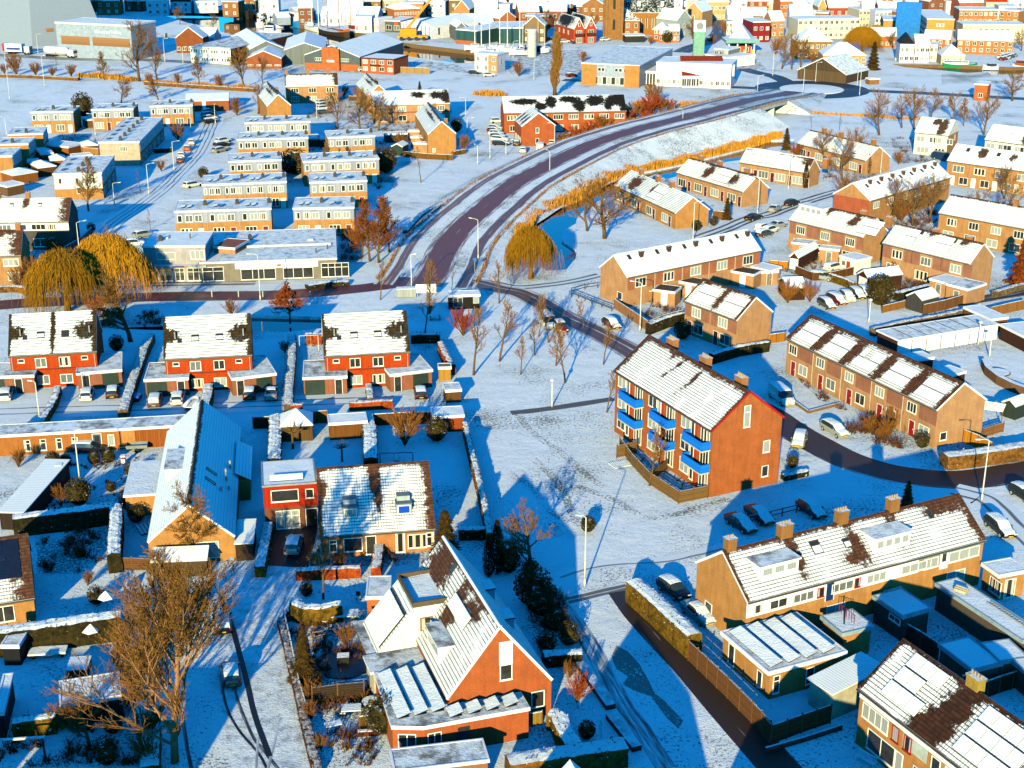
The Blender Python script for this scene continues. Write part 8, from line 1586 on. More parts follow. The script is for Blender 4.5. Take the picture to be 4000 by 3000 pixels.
# ================================================================ lamps and poles
def LPX(c_, r_, x, y, h, tx, ty, lab, arm=1.2, kind='arm'):
 tile(c_, r_); a, b = G(x, y), G(x+tx, y+ty); lamp(a, h, ang2(a, b), lab, arm, None, kind)
for a in [(0, 0, 85, 857, 13.5, 10, 0, 'tall floodlight pole on the snowy field', .6), (0, 0, 385, 748, 9.5, 10, 0, 'second floodlight pole on the snowy field', .6), (0, 0, 1505, 1470, 6.6, 70, -5, 'white lamp in the terrace street pointing right'), (0, 0, 1287, 1682, 6.6, 75, -8, 'white lamp beside the shaded flat terrace'), (0, 1, 990, 112, 4.6, 45, 0, 'short white lamp at the terrace street corner'), (0, 1, 700, 640, 8., 90, -12, 'white lamp in front of the willow'), (0, 0, 1650, 1130, 5.4, -20, -5, 'lamp beside the field terrace cars'), (0, 0, 1570, 1217, 4.4, 35, -6, 'small lamp at the street bend'), (0, 0, 1862, 1072, 5., 5, -8, 'lamp at the end of the field terrace lane'), (0, 0, 825, 1172, 5.6, -10, 0, 'lamp in front of the middle field terrace'), (0, 0, 58, 1168, 4.6, -10, 0, 'lamp at the left edge by the short terrace'), (1, 0, 527, 1032, 5.4, -10, 0, 'lamp beside the topmost street terrace'), (1, 0, 1825, 1142, 3.6, 10, 0, 'short lamp in the blue shade by the car park'), (1, 0, 1812, 1002, 5., -10, 0, 'lamp right of the long tan row'), (1, 0, 1915, 1422, 4.4, -10, -4, 'lamp on the snowy play field rim'), (1, 0, 2022, 1372, 6.2, 10, -3, 'lamp at the car park corner'),
  (2, 0, 325, 1570, 6.8, -10, -4, 'tall lamp on the near side of the curved road'), (2, 0, 1470, 1157, 6.2, -10, -3, 'lamp on the near road bank before the bridge'), (2, 0, 365, 1312, 7., -10, 0, 'lamp beside the snowy white van'), (2, 0, 1490, 752, 6.4, 10, 0, 'lamp in front of the red roofed pavilion'), (2, 0, 708, 695, 6., 10, 0, 'flag pole like lamp at the showroom corner'), (2, 1, 1563, 420, 7.4, 42, -4, 'tall lamp behind the long tan row'), (2, 1, 1105, 1202, 7.8, -85, -5, 'tall lamp pointing left beside the tan board fence'), (2, 1, 2120, 192, 7.4, -10, -3, 'lamp on the upper right street'), (2, 3, 628, 92, 7.8, -10, 0, 'tall thin lamp standing on the trampled green', .5), (3, 2, 1845, 1012, 7.6, -72, 8, 'tall white lamp at the right street bend'), (1, 1, 38, 937, 7.8, -10, 0, 'tall lamp in front of the long shop'), (1, 1, 1345, 862, 6.4, 10, 0, 'lamp at the junction beside the notice board', .4), (1, 1, 1920, 582, 7.4, -75, -8, 'curved lamp on the right of the main road'), (0, 2, 347, 332, 5.6, -10, 0, 'thin pole before the long low building', .4), (0, 2, 692, 858, 6.6, 6, 0, 'tall white flag pole in the shaded garden', .3), (0, 3, 1903, 302, 5., 95, -30, 'white lamp at the foreground street corner'), (3, 0, 300, 838, 8.5, -8, 0, 'lamp at the near rim of the roundabout'), (3, 0, 790, 822, 8.5, 6, 0, 'lamp on the dike road right of the roundabout'), (3, 0, 770, 730, 6., 6, 0, 'lamp behind the dike road right of the roundabout'), (3, 0, 410, 705, 6., 6, 0, 'lamp at the far rim of the roundabout'), (3, 0, 40, 655, 8., 10, 0, 'lamp left of the roundabout'), (3, 0, 175, 1640, 7.2, 6, -3, 'lamp in front of the second low tan gable'), (3, 0, 970, 1502, 5.6, 14, -2, 'small lamp beside the snowy car and cypress'), (2, 0, 2120, 795, 5., 5, 0, 'lamp between roundabout and dike road'), (2, 0, 10, 505, 6., 6, 0, 'lamp at the left of the boat yard'), (2, 0, 190, 690, 6.5, 6, 0, 'lamp on the dike road by the poplar'), (0, 0, 1425, 535, 8., 6, 0, 'lamp right of the white hall'), (0, 0, 1582, 545, 5.5, 6, 0, 'lamp left of the white office'), (0, 0, 330, 465, 7., 6, 0, 'lamp behind the tanker lorry'), (1, 0, 2160, 1340, 3.6, 6, 0, 'short lamp at the car park entrance')]: LPX(*a)
tile(2, 2); LPX(2, 2, 345, 196, 3.6, 5, 0, 'short white lamp beside the bare footpath', kind='post'); LPX(3, 1, 1815, 1320, 3.4, 5, 0, 'small post lamp in front of the white garages', kind='post'); LPX(3, 1, 1912, 1425, 3.4, 5, 0, 'second small post lamp at the curved wall', kind='post'); LPX(3, 1, 870, 1130, 3.6, 5, 0, 'small post lamp in the blue shaded yard', kind='post')
# ================================================================ hedges, fences, walls
def HP(h, *pts): return [H(x, y, h) for x, y in pts]
OLIVE = foliage('3a2c08', '7a5a14', 1., .6); DARKH = foliage('14140a', '3a3014', 1., .6); BRH_ = foliage('4a3010', '8a5a24', .9, .62); BCH = foliage('6a2208', 'a84a1a', .9, .7); BAREH = foliage('4a3a2a', '7a6248', .8, .7)
tile(0, 1); hedge('snowy hedge between the left and middle red houses', HP(1.3, (1300, 1225), (1240, 1350), (1180, 1520), (1130, 1659), (1060, 1890)), 1.3, 1.4, BAREH)
tile(1, 1); hedge('snowy hedge between the middle and right red houses', HP(1.3, (310, 1230), (310, 1420), (295, 1560), (285, 1660), (280, 1840)), 1.2, 1.4, BAREH); hedge('rust coloured hedge with snow at the right garden end', HP(1.6, (1590, 1290), (1640, 1400), (1700, 1490)), .9, 1.6, BCH); hedge('orange garden hedge behind the right red houses', HP(1.6, (425, 1225), (570, 1225)), 1., 1.7, BCH); hedge('dark hedge along the back of the right red houses', HP(1.5, (1340, 1225), (1590, 1220)), .9, 1.5, DARKH); hedge('low dark shrub hedge at the road curve', HP(.8, (440, 800), (620, 770), (800, 765)), 1.6, .8, DARKH); hedge('dark roadside hedge on the left of the curved road', HP(1., (1290, 330), (1420, 190), (1560, 110), (1800, 10)), 1., 1., BRH_)
tile(0, 2); hedge('brown hedge left of the white car drive', HP(1.1, (500, 20), (470, 120), (400, 240), (345, 330)), .9, 1.2, BRH_); hedge('brown snow capped hedge right of the inflatable boat', HP(1.4, (1800, 10), (1790, 90), (1760, 190)), 1.4, 1.7, BRH_)
hedge('long dark hedge with a snowy top in the shaded gardens', HP(2.2, (110, 1145), (400, 1112), (700, 1075), (975, 1035)), 1.5, 2.3, DARKH); hedge('snow topped hedge running down to the brown fence', HP(2.2, (1000, 1040), (1000, 1180), (985, 1330), (985, 1470)), 1.4, 2.3, DARKH)
tile(1, 2)
hedge('snow topped hedge left of the pavilion', HP(1.8, (165, 265), (165, 400), (155, 650)), 1.6, 1.9, DARKH); hedge('snow topped hedge right of the open shelter', HP(1.8, (955, 265), (985, 400), (990, 640)), 1.7, 1.9, DARKH)
hedge('dark hedge on the right border of the blue lawn', HP(1.7, (1805, 325), (1860, 560), (1925, 820), (1980, 1060), (2020, 1290)), .7, 1.8, BRH_); hedge('row of small dark cypresses closing the blue lawn', HP(1.2, (1750, 1255), (1990, 1250)), .9, 1.4, DARKH); hedge('orange beech hedge in front of the right red houses', HP(1.1, (805, 160), (1180, 140)), .9, 1.2, BCH); hedge('short orange beech hedge beside the shaded drive', HP(1.1, (300, 185), (400, 180)), .8, 1.3, BCH); hedge('snowy beech hedge left of the white tiled house drive', HP(1.1, (105, 1205), (70, 1400), (30, 1590)), 1.1, 1.3, OLIVE); hedge('orange front hedge of the white tiled house', HP(1., (345, 1610), (640, 1600), (900, 1585)), .9, 1.2, BCH); hedge('snowy orange hedge between the two front doors', HP(1.1, (1065, 1320), (1060, 1450), (1035, 1600)), 1., 1.3, BCH); hedge('snowy brown hedge between the right drives', HP(1.1, (975, 0), (985, 130)), .9, 1.2, BRH_)
fence('brown board fence behind the golden bush', HP(1.6, (1000, 265), (1260, 250), (1510, 245)), 1.7, boards('5a3414', .16)); fence('tan board fence between pavilion and shelter', HP(1.7, (480, 240), (612, 232)), 1.8, boards('7a4a20', .16)); fence('dark fence behind the middle gardens', HP(1.6, (-30, 290), (130, 285)), 1.7, boards('3a2414', .16))
tile(0, 3)
hedge('very long dark hedge with a blue snowy top', HP(2.5, (-40, 465), (350, 415), (700, 365), (1040, 322)), 1.7, 2.6, DARKH); hedge('golden hedge behind the garden house', HP(1.6, (100, 1255), (300, 1225), (480, 1200)), 1., 1.7, OLIVE)
fence('dark fence round the shaded back garden', HP(1.6, (520, 1160), (800, 1115), (1060, 1090)), 1.5, boards('2a2018', .16), snowy=True)
hedge('ochre hedge at the foot of the great tree', HP(1.2, (1230, 1080), (1300, 1300), (1290, 1650)), 1.6, 1.3, OLIVE)
tile(0, 2); fence('brown plank fence below the snow topped hedge', HP(1.5, (970, 1500), (1300, 1505)), 1.6, boards('6a4424', .2, False), 2., 'slat')
tile(1, 3)
hedge('curved golden hedge with snow top at the house corner', HP(1.8, (335, 190), (345, 235), (430, 265), (560, 262), (740, 232)), 1.1, 1.9, OLIVE); hedge('low brown hedge along the foreground street', HP(.6, (215, 370), (265, 560), (310, 760), (370, 1000), (420, 1240), (500, 1560), (530, 1680)), .8, .8, foliage('3a1c10', '5e3018', .5, .8))
fence('low white topped picket fence inside the street hedge', HP(1., (240, 300), (300, 560), (370, 900), (430, 1100)), 1., boards('4a3018', .16), 2.2)
fence('dark board screen fence across the terraced garden', HP(1.9, (480, 955), (700, 925), (930, 905)), 1.9, boards('3a2a1c', .2, False), 2., 'slat'); fence('brown garden fence at the extension corner', HP(1.2, (890, 1220), (1060, 1195)), 1.3, boards('5a4018', .2), 2.)
fence('rope fence above the garden pond', HP(.9, (490, 490), (700, 455), (920, 430)), .9, boards('4a3a28', .2), 1.4, 'rail')
tile(2, 3)
hedge('long clipped yellow brown hedge with thick snow on top', HP(2.4, (1050, 25), (1180, 135), (1350, 290), (1480, 410), (1580, 500)), 1.7, 2.4, OLIVE, amp=.07); hedge('snowy low hedge in the side garden', HP(1.2, (270, 675), (400, 662), (600, 650)), 1.2, 1.3, DARKH); hedge('snowy hedge beside the orange extension', HP(1.4, (330, 1170), (400, 1190), (450, 1320), (540, 1460)), 1.5, 1.5, OLIVE); hedge('snowy hedge along the bottom edge', HP(1.8, (-40, 1590), (350, 1530), (700, 1480), (980, 1440)), 1.8, 1.9, BRH_)
fence('tall brown slatted fence along the dark lane', HP(2.1, (1530, 560), (1690, 710), (1870, 880), (2080, 1090), (2240, 1255)), 2.2, boards('6a4426', .2, False), 2., 'slat'); fence('short tan picket beside the snowy hedge', HP(1.2, (150, 1195), (260, 1175)), 1.3, boards('8a6a30', .16))
wallobj('raised planting bed rim beside the footpath', HP(.4, (590, 745), (720, 930), (855, 1120)), .5, .9, plain('2a2620'), 'planter', 'planter', THN); wallobj('second raised planting bed rim further down the footpath', HP(.4, (850, 1190), (970, 1340), (1080, 1480)), .5, .9, plain('2a2620'), 'planter', 'planter', THN)
tile(3, 3)
fence('brown slatted fence turning the corner by the lean-to', HP(1.9, (-100, 1130), (35, 1290), (300, 1195), (550, 1110)), 2., boards('5e3c20', .2, False), 2., 'slat'); fence('dark board fence between the shaded yards', HP(1.8, (1170, 400), (1330, 490), (1480, 590)), 1.9, boards('2a2018', .16)); fence('dark board fence behind the bottom right roof', HP(1.8, (1680, 870), (1950, 780), (2240, 690)), 1.9, boards('2c2420', .16)); fence('dark fence at the right photo edge', HP(1.7, (1800, 950), (2010, 870), (2240, 800)), 1.8, boards('2a2018', .16))
wallobj('low dark wall in front of the white garden bench', HP(.4, (-20, 1490), (300, 1400), (640, 1290)), .5, .2, plain('3a3430'), top=THN)
tile(2, 1)
fence('tan board fence along the street by the tall lamp', HP(1.6, (885, 925), (1030, 1020), (1180, 1120), (1285, 1075)), 1.7, boards('9a6a48', .16)); hedge('dark hedge with snow top round the half shaded pair', HP(1.7, (1175, 1140), (1330, 1080), (1480, 1040)), 1., 1.8, DARKH); fence('black rail fence in front of the long tan row end', HP(.9, (515, 850), (690, 920), (862, 985)), 1., boards('2a2018', .2), 2.2, 'rail'); fence('black rail fence along the path to the long tan row', HP(.9, (515, 832), (630, 800), (740, 785)), 1., boards('2a2018', .2), 2.2, 'rail'); hedge('dark hedge with snow top behind the apartment chimneys', HP(1.5, (1720, 1400), (1960, 1330), (2212, 1290)), 1., 1.6, DARKH); fence('brown fence in the gardens of the long tan row', HP(1.5, (1290, 1070), (1480, 1020)), 1.6, boards('5a3c1c', .16)); fence('brown fence beside the yellow gable', HP(1.5, (1740, 165), (1880, 175)), 1.6, boards('6a4418', .16))
tile(3, 1)
fence('brown slatted fence beside the grey shed', HP(1.7, (1345, 975), (1530, 935), (1722, 880)), 1.8, boards('6a4426', .2), 1.9); hedge('bare snowy hedge behind the white garages', HP(1.2, (900, 1180), (1200, 1110), (1500, 1060), (1740, 1005)), .9, 1.3, BAREH); fence('tan fence at the right edge of the courtyard road', HP(1.6, (1925, 1000), (2070, 965), (2240, 930)), 1.7, boards('8a5a2c', .16)); fence('bright orange board fence in the courtyard gardens', HP(1.3, (10, 590), (175, 605)), 1.4, boards('b06a18', .16)); fence('brown fence round the snow buried car', HP(1.4, (240, 640), (390, 700), (560, 690), (740, 650)), 1.5, boards('5a3418', .2), 2.); hedge('golden hedge with snow top behind the silver estate', HP(1.3, (540, 705), (660, 745), (755, 790)), .8, 1.4, OLIVE); fence('tan board fence under the round evergreen', HP(1.2, (990, 985), (1185, 940)), 1.3, boards('8a5a28', .16)); fence('orange fence before the shaded shed at the left', HP(1.4, (0, 1235), (150, 1215)), 1.5, boards('a06418', .16)); hedge('dark hedge right of the round evergreen', HP(1.3, (1100, 870), (1400, 800)), 1.2, 1.4, DARKH); wallobj('curved snow topped wall at the right edge', HP(1.2, (1870, 1445), (1900, 1510), (2000, 1590), (2120, 1650), (2260, 1700)), 1.3, .8, brick('6a4a34')); hedge('long low hedge beside the courtyard road', HP(1., (1960, 860), (2200, 790)), 1., 1.1, BAREH)
tile(3, 2)
hedge('wide brown hedge along the right street bend', HP(1.7, (1530, 610), (1640, 600), (1760, 585), (1950, 560), (2212, 520), (2400, 490)), 1.9, 1.8, BRH_); fence('bright orange board fence at the striped row gable', HP(1.7, (1695, 395), (1820, 445), (1940, 510)), 1.8, boards('b8741c', .16), 2.2, snowy=True); fence('brown plank fence beside the pergola', HP(1.3, (1860, 390), (1950, 360), (2040, 335)), 1.5, boards('8a5a2c', .2, False), 2., 'slat'); wallobj('low snow topped border wall of the front garden', HP(.3, (195, 125), (350, 235), (620, 165)), .4, .25, plain('7a5a3a')); hedge('low dark hedge in front of the apartment corner', HP(.6, (130, 790), (335, 745)), .9, .7, DARKH); fence('dark rails beside the parked shade cars', HP(.9, (-300, 1180), (0, 1110), (250, 1050)), 1., plain('1c1a18'), 2.2, 'rail')
tile(1, 0); fence('brown fence in front of the tan gable house', HP(1.3, (1270, 1310), (1480, 1330), (1700, 1340)), 1.4, boards('6a4418', .16)); fence('brown fence at the dike side gable house', HP(1.3, (800, 830), (890, 835)), 1.4, boards('5a3c1c', .16)); hedge('dark clipped hedge by the car park gable house', HP(1., (1700, 1310), (1800, 1290)), 1., 1.1, BRH_)
tile(2, 0); fence('olive fence below the red brick row', HP(1.2, (400, 1180), (700, 1110), (960, 1090)), 1.3, boards('5a4418', .16)); hedge('brown hedge along the left of the curved road bank', HP(1., (0, 1440), (250, 1330), (430, 1250)), 1.2, .9, BRH_)
tile(0, 0); fence('brown wooden fence beside the grey end wall', HP(1.8, (700, 1275), (850, 1285)), 1.9, boards('9a6a34', .3)); hedge('dark low hedge along the shaded terrace gardens', HP(1., (1330, 1290), (1480, 1280)), 1., 1.2, DARKH); hedge('brown hedge below the snowy dike, left part', HP(1., (0, 640), (300, 650), (680, 670)), 1.4, 1., BRH_); hedge('brown hedge below the snowy dike, right part', HP(1., (1250, 705), (1700, 735), (2200, 765)), 1.4, 1.1, BRH_)
tile(0, 1); hedge('low brown hedge at the left road side', HP(1., (0, 815), (150, 810), (290, 840)), 1.2, 1.1, BRH_); wallobj('dark garden wall at the white banded house', HP(1.3, (560, 480), (700, 400), (790, 310)), 1.5, .2, plain('4a4440'))
# ================================================================ smaller things
LTD = LT
def simple(name, label, cat, p, rz, boxes, mats, group=None):
 R = thing(name, label, cat, p, rz, group)
 for nm, bl, mi in boxes:
  m = MB()
  for b_ in bl: m.box(*b_)
  m.build(nm, [mats[mi]], R)
 return R
WD = plain('6a4a2a', .8)
tile(1, 1)
b = bld('bus_shelter', 'dark wooden bus shelter with a snowy roof at the junction', 'bus shelter', (1660, 895), (1940, 885), 2.5, 2.6, 'flat', 0, boards('1e1612', .3), topmat=LT, far=True); win(b, 'f', 1.6, .3, 1.6, 1.7, 2, 'dark', 'a8b4bc'); win(b, 'f', 4.6, .9, 1., 1.2, 1, 'net', 'a8b4bc')
simple('picnic_bench', 'dark picnic bench in the blue shade beside the green', 'bench', H(1548, 1100), .1, [('top', [(-1., -.4, .72, 1., .4, .78)], 0), ('seat', [(-1., -.9, .42, 1., -.6, .47)], 0), ('seat', [(-1., .6, .42, 1., .9, .47)], 0), ('leg', [(-.8, -.75, 0, -.7, .75, .72)], 1), ('leg', [(.7, -.75, 0, .8, .75, .72)], 1)], [THN, DARK])
simple('notice_board', 'white back of a notice board at the junction', 'notice board', H(1470, 905), .1, [('board', [(-1.7, -.05, .7, 1.7, .05, 2.2)], 0), ('post', [(-1.5, .05, 0, -1.4, .15, 2.2)], 1), ('post', [(1.4, .05, 0, 1.5, .15, 2.2)], 1)], [WHITE, STEEL])
simple('metal_container', 'grey ribbed metal container beside the notice board', 'container', H(1300, 905), .1, [('body', [(-1.6, -.6, .1, 1.6, .7, 1.5)], 0), ('lid', [(-1.65, -.65, 1.5, 1.65, .75, 1.58)], 1)], [boards('9aa0a4', .25), LT])
simple('road_sign', 'small round blue road sign beside the curved road', 'road sign', H(1890, 690), 0, [('post', [(-.03, -.03, 0, .03, .03, 2.4)], 0), ('sign_plate', [(-.3, -.06, 1.9, .3, -.03, 2.5)], 1)], [STEEL, plain('1270c8', .4)])
def swing(label, p, rz, w=2.6, h=2.3, mat=None):
 R = thing('swing_frame', label, 'swing', p, rz); mat = mat or plain('c8c4bc')
 for x in (-w/2, w/2):
  for y in (-.8, .8): m = MB(); m.tube([(x, y, 0), (x, 0, h)], [.05, .05], 6); m.build('leg', [mat], R)
 m = MB(); m.tube([(-w/2, 0, h), (w/2, 0, h)], [.05, .05], 6); m.build('crossbar', [mat], R)
 m = MB(); m.box(-.3, -.15, .5, .3, .15, .55); m.tube([(-.28, 0, .55), (-.28, 0, h)], [.015, .015], 4); m.tube([(.28, 0, .55), (.28, 0, h)], [.015, .015], 4); m.build('seat', [mat], R)
swing('white garden swing frame behind the right red houses', H(460, 1365), .15, 2.8)
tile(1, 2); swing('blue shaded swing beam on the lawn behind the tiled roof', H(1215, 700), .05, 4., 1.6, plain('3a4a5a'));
def round_thing(name, label, cat, p, r, h, mat, top, legs=6):
 R = thing(name, label, cat, p); m = MB(); m.cyl(0, 0, h-.12, h, r, r, 20); m.build('rim', [mat], R); m = MB(); m.cyl(0, 0, h, h+.04, r*.92, r*.92, 20); m.build('mat', [top], R)
 for i in range(legs): m = MB(); a = 2*PI*i/legs; m.cyl(r*.9*math.cos(a), r*.9*math.sin(a), 0, h-.1, .04, .04, 6); m.build('leg', [STEEL], R)
tile(1, 3); round_thing('garden_table', 'round snow covered table at the extension wall', 'table', H(1000, 1150), .9, .8, DARK, LT, 4)
m = MB(); m.cyl(0, 0, 0, .12, 2.6, 2.6, 28); o = onemesh('garden_pond', 'round dark garden pond with ice beside the grey flat wing', 'pond', H(760, 760), 0, m, [plain('15191c', .3, .5)])
m = MB(); m.box(-.55, -.45, .12, .55, .45, .75, 0, 1); onemesh('pond_box', 'snow topped box standing in the round garden pond', 'box', H(755, 745), .1, m, [DARK, LT])
def table(label, p, rz, w=1.8, d=1.):
 simple('garden_table', label, 'table', p, rz, [('top', [(-w/2, -d/2, .7, w/2, d/2, .78)], 0)]+[('leg', [(x-.04, y-.04, 0, x+.04, y+.04, .7)], 1) for x in (-w/2+.1, w/2-.1) for y in (-d/2+.1, d/2-.1)], [LT, WD])
def chair(label, p, rz):
 simple('garden_chair', label, 'chair', p, rz, [('seat', [(-.24, -.24, .42, .24, .24, .47)], 0), ('backrest', [(-.24, .2, .47, .24, .25, .95)], 1)]+[('leg', [(x-.02, y-.02, 0, x+.02, y+.02, .42)], 1) for x in (-.2, .2) for y in (-.2, .2)], [LT, DARK])
table('large snow covered table on the terrace below the curved hedge', H(770, 380), .1, 2.6, 1.4); table('white garden table in the lower terraced garden', H(825, 1200), .1, 1.7, 1.1); chair('chair left of the lower garden table', H(755, 1215), 1.5); chair('chair right of the lower garden table', H(895, 1190), -1.5); chair('turquoise covered chair on the dark patio', H(885, 215), 0); chair('chair beside the large terrace table', H(600, 420), 1.2)
table('dark bench table in the bottom garden', H(670, 1340), .4, 1.4, .7); simple('planter_box', 'long red brown planter at the bottom garden', 'planter', H(965, 1375), .1, [('box', [(-.9, -.2, 0, .9, .2, .45)], 0), ('soil', [(-.85, -.16, .45, .85, .16, .5)], 1)], [plain('5a2014'), LT])
tile(0, 2)
simple('bird_house', 'snow capped bird house on a post', 'bird house', H(525, 860), .1, [('post', [(-.07, -.07, 0, .07, .07, 1.6)], 0), ('box', [(-.32, -.32, 1.6, .32, .32, 2.3)], 1), ('cap', [(-.42, -.42, 2.3, .42, .42, 2.5)], 2)], [DARK, plain('8a6a4a'), LT])
R = thing('car_trailer', 'small grey open car trailer beside the long low building', 'trailer', H(1190, 575), .12); m = MB(); m.box(-1.3, -.7, .5, 1.3, .7, .56, 0, 1); [m.box(*q) for q in ((-1.3, -.7, .5, 1.3, -.66, .95), (-1.3, .66, .5, 1.3, .7, .95), (-1.3, -.66, .5, -1.26, .66, .95), (1.26, -.66, .5, 1.3, .66, .95))]; m.build('body', [plain('7a8080'), LT], R)
for y in (-.8, .8): m = MB(); m.tube([(0, y-.08, .3), (0, y+.08, .3)], [.3, .3], 12); m.build('wheel', [DARK], R)
m = MB(); m.obox((-2.4, -.04, .45), (1.2, 0, .05), (0, .08, 0), (0, 0, .08)); m.build('drawbar', [STEEL], R)
R = thing('inflatable_boat', 'white inflatable boat on a trailer between the drives', 'boat', H(1670, 215), 1.45)
m = MB(); pts = [(-1.5, -.65, .95), (.6, -.65, .95), (1.3, -.4, 1.05), (1.6, 0, 1.1), (1.3, .4, 1.05), (.6, .65, .95), (-1.5, .65, .95)]; m.tube(pts, [.25]*7, 8); m.build('tube', [WC_], R, True); m = MB(); m.box(-1.5, -.5, .75, .9, .5, .85); m.build('floor', [LT], R); m = MB(); m.box(-1.8, -.6, .45, 1.2, .6, .55); m.build('trailer_frame', [DARK], R)
for y in (-.75, .75): m = MB(); m.tube([(-.3, y-.08, .3), (-.3, y+.08, .3)], [.3, .3], 12); m.build('wheel', [DARK], R)
simple('covered_trailer', 'small trailer under a blue cover beside the snowy hedge', 'trailer', H(1185, 150), 1.5, [('body', [(-.8, -.5, .3, .8, .5, .75)], 0), ('cover', [(-.82, -.52, .75, .82, .52, .95)], 1)], [DARK, plain('1a6ab0')])
simple('garden_ornament', 'white and red garden ornament with a snow hat', 'ornament', H(1070, 690), 0, [('body', [(-.25, -.25, 0, .25, .25, .7)], 0), ('head', [(-.18, -.18, .7, .18, .18, 1.)], 1), ('hat', [(-.3, -.3, 1., .3, .3, 1.15)], 2)], [WC_, plain('8a3014'), LT])
R = thing('plank_stack', 'stack of snowy boards beside the basket shaped bush', 'boards', H(1220, 1270), .5)
for i in range(4): m = MB(); m.box(-.3+i*.42, -1.3, .05, .02+i*.42, 1.3, .25, 0, 1); m.build('board', [plain('5a4a3a'), LT], R)
tile(0, 3)
simple('snow_table', 'blue shaded snow covered flat table in the dark garden', 'table', H(420, 690), .12, [('top', [(-1.7, -.7, .5, 1.7, .7, .65)], 0), ('leg', [(-1.4, -.5, 0, -1.2, .5, .5)], 1), ('leg', [(1.2, -.5, 0, 1.4, .5, .5)], 1)], [LT, DARK])
simple('garden_shed_box', 'white roofed low box behind the garden house', 'box', H(690, 830), .1, [('body', [(-.9, -1.1, 0, .9, 1.1, .9)], 0), ('lid', [(-.95, -1.15, .9, .95, 1.15, .98)], 1)], [DARK, LT])
simple('pergola', 'dark pergola in the bottom left corner', 'pergola', H(200, 1590), .12, [('beam', [(-2., -.1, 2., 2., .1, 2.15)], 0), ('post', [(-1.9, -.07, 0, -1.76, .07, 2.)], 1), ('post', [(1.7, -.07, 0, 1.84, .07, 2.)], 1)], [THN, DARK])
def parasol(label, p):
 R = thing('parasol', label, 'parasol', p); m = MB(); m.tube([(0, 0, 0), (0, 0, 2.1)], [.03, .03], 6); m.build('pole', [STEEL], R); m = MB(); m.tube([(0, 0, 1.5), (0, 0, 2.2)], [.85, .05], 6); m.build('canopy', [LT], R)
parasol('snowy rotary dryer below the long hedge', H(800, 590)); parasol('snow laden parasol right of the spiky plant', H(930, 300))
tile(3, 3)
R = thing('garden_bench', 'white slatted garden bench under the bottom right window', 'bench', H(860, 1610), math.radians(-50));
m = MB(); [m.box(-.9, -.5+.12*i, .42, .9, -.42+.12*i, .46) for i in range(4)]; m.build('seat', [WHITE], R); m = MB(); m.box(-.9, -.02, .82, .9, .03, .9); [m.box(-.85+.2*i, -.01, .46, -.8+.2*i, .02, .82) for i in range(9)]; m.build('backrest', [WHITE], R)
for x in (-.85, .85):
 for y in (-.48, -.05): m = MB(); m.box(x-.03, y-.03, 0, x+.03, y+.03, .42 if y < -.1 else .42); m.build('leg', [WHITE], R)
simple('corrugated_awning', 'striped corrugated awning over the shaded yard', 'awning', H(690, 640), -.3, [('sheet', [(-1.2+.3*i, -.8, 2., -1.02+.3*i, .8, 2.06) for i in range(8)], 0), ('post', [(-1.15, -.75, 0, -1.07, -.67, 2.)], 1), ('post', [(1.05, .67, 0, 1.13, .75, 2.)], 1)], [LT, STEEL])
b_ = [o for o in bpy.data.objects if o.get('label', '').startswith('long flat roofed extension carrying')][0]; b_p = b_.matrix_basis
R = thing('ladder', 'long ladder lying on the flat snow roof', 'ladder', b_.location+Vector((math.cos(b_.rotation_euler.z)*5.2-math.sin(b_.rotation_euler.z)*1.9, math.sin(b_.rotation_euler.z)*5.2+math.cos(b_.rotation_euler.z)*1.9, 3.02)), b_.rotation_euler.z)
for y in (0, .45): m = MB(); m.box(0, y, 0, 5.5, y+.06, .1); m.build('rail', [STEEL], R)
for i in range(16): m = MB(); m.box(.2+i*.33, .06, .03, .26+i*.33, .45, .07); m.build('rung', [STEEL], R)
R = thing('board_heap', 'heap of boards left on the flat snow roof', 'boards', b_.location+Vector((math.cos(b_.rotation_euler.z)*2.4-math.sin(b_.rotation_euler.z)*1.2, math.sin(b_.rotation_euler.z)*2.4+math.cos(b_.rotation_euler.z)*1.2, 3.0)), b_.rotation_euler.z+.4)
for i in range(4): m = MB(); m.box(-.6, -.4+.22*i, .02+.08*(i % 2), .6, -.24+.22*i, .3+.1*(i % 3)); m.build('board', [plain('b8a890')], R)
tile(3, 2)
simple('pergola', 'slatted pergola beside the striped row gable', 'pergola', H(1930, 330), -.45, [('slat', [(-1.4, -1.5+.4*i, 2.2, 1.4, -1.4+.4*i, 2.32) for i in range(8)], 0), ('post', [(-1.4, -1.5, 0, -1.3, -1.4, 2.2)], 1), ('post', [(1.3, -1.5, 0, 1.4, -1.4, 2.2)], 1)], [LT, WD])
bld('shed', 'small green summerhouse with a snow roof at the right edge', 'shed', (2015, 150), (2150, 195), 2., (2120, 105), 'gabley', .8, boards('2c3430', .16), RD0, far=True, oy=.12)
tile(3, 1); round_thing('trampoline', 'snow covered round trampoline in the shaded garden behind the striped row', 'trampoline', H(1990, 1600), 1.6, .8, DARK, LT)
tile(2, 1); simple('garden_table', 'snow covered parasol table in the garden of the long tan row', 'table', H(1215, 935), .2, [('top', [(-1.5, -1.1, 1.9, 1.5, 1.1, 2.)], 0), ('leg', [(-.05, -.05, 0, .05, .05, 1.9)], 1)], [LT, WD])
for i, (x, y, l) in enumerate(((1410, 250, 'left'), (1250, 245, 'right'))): pass
tile(1, 1)
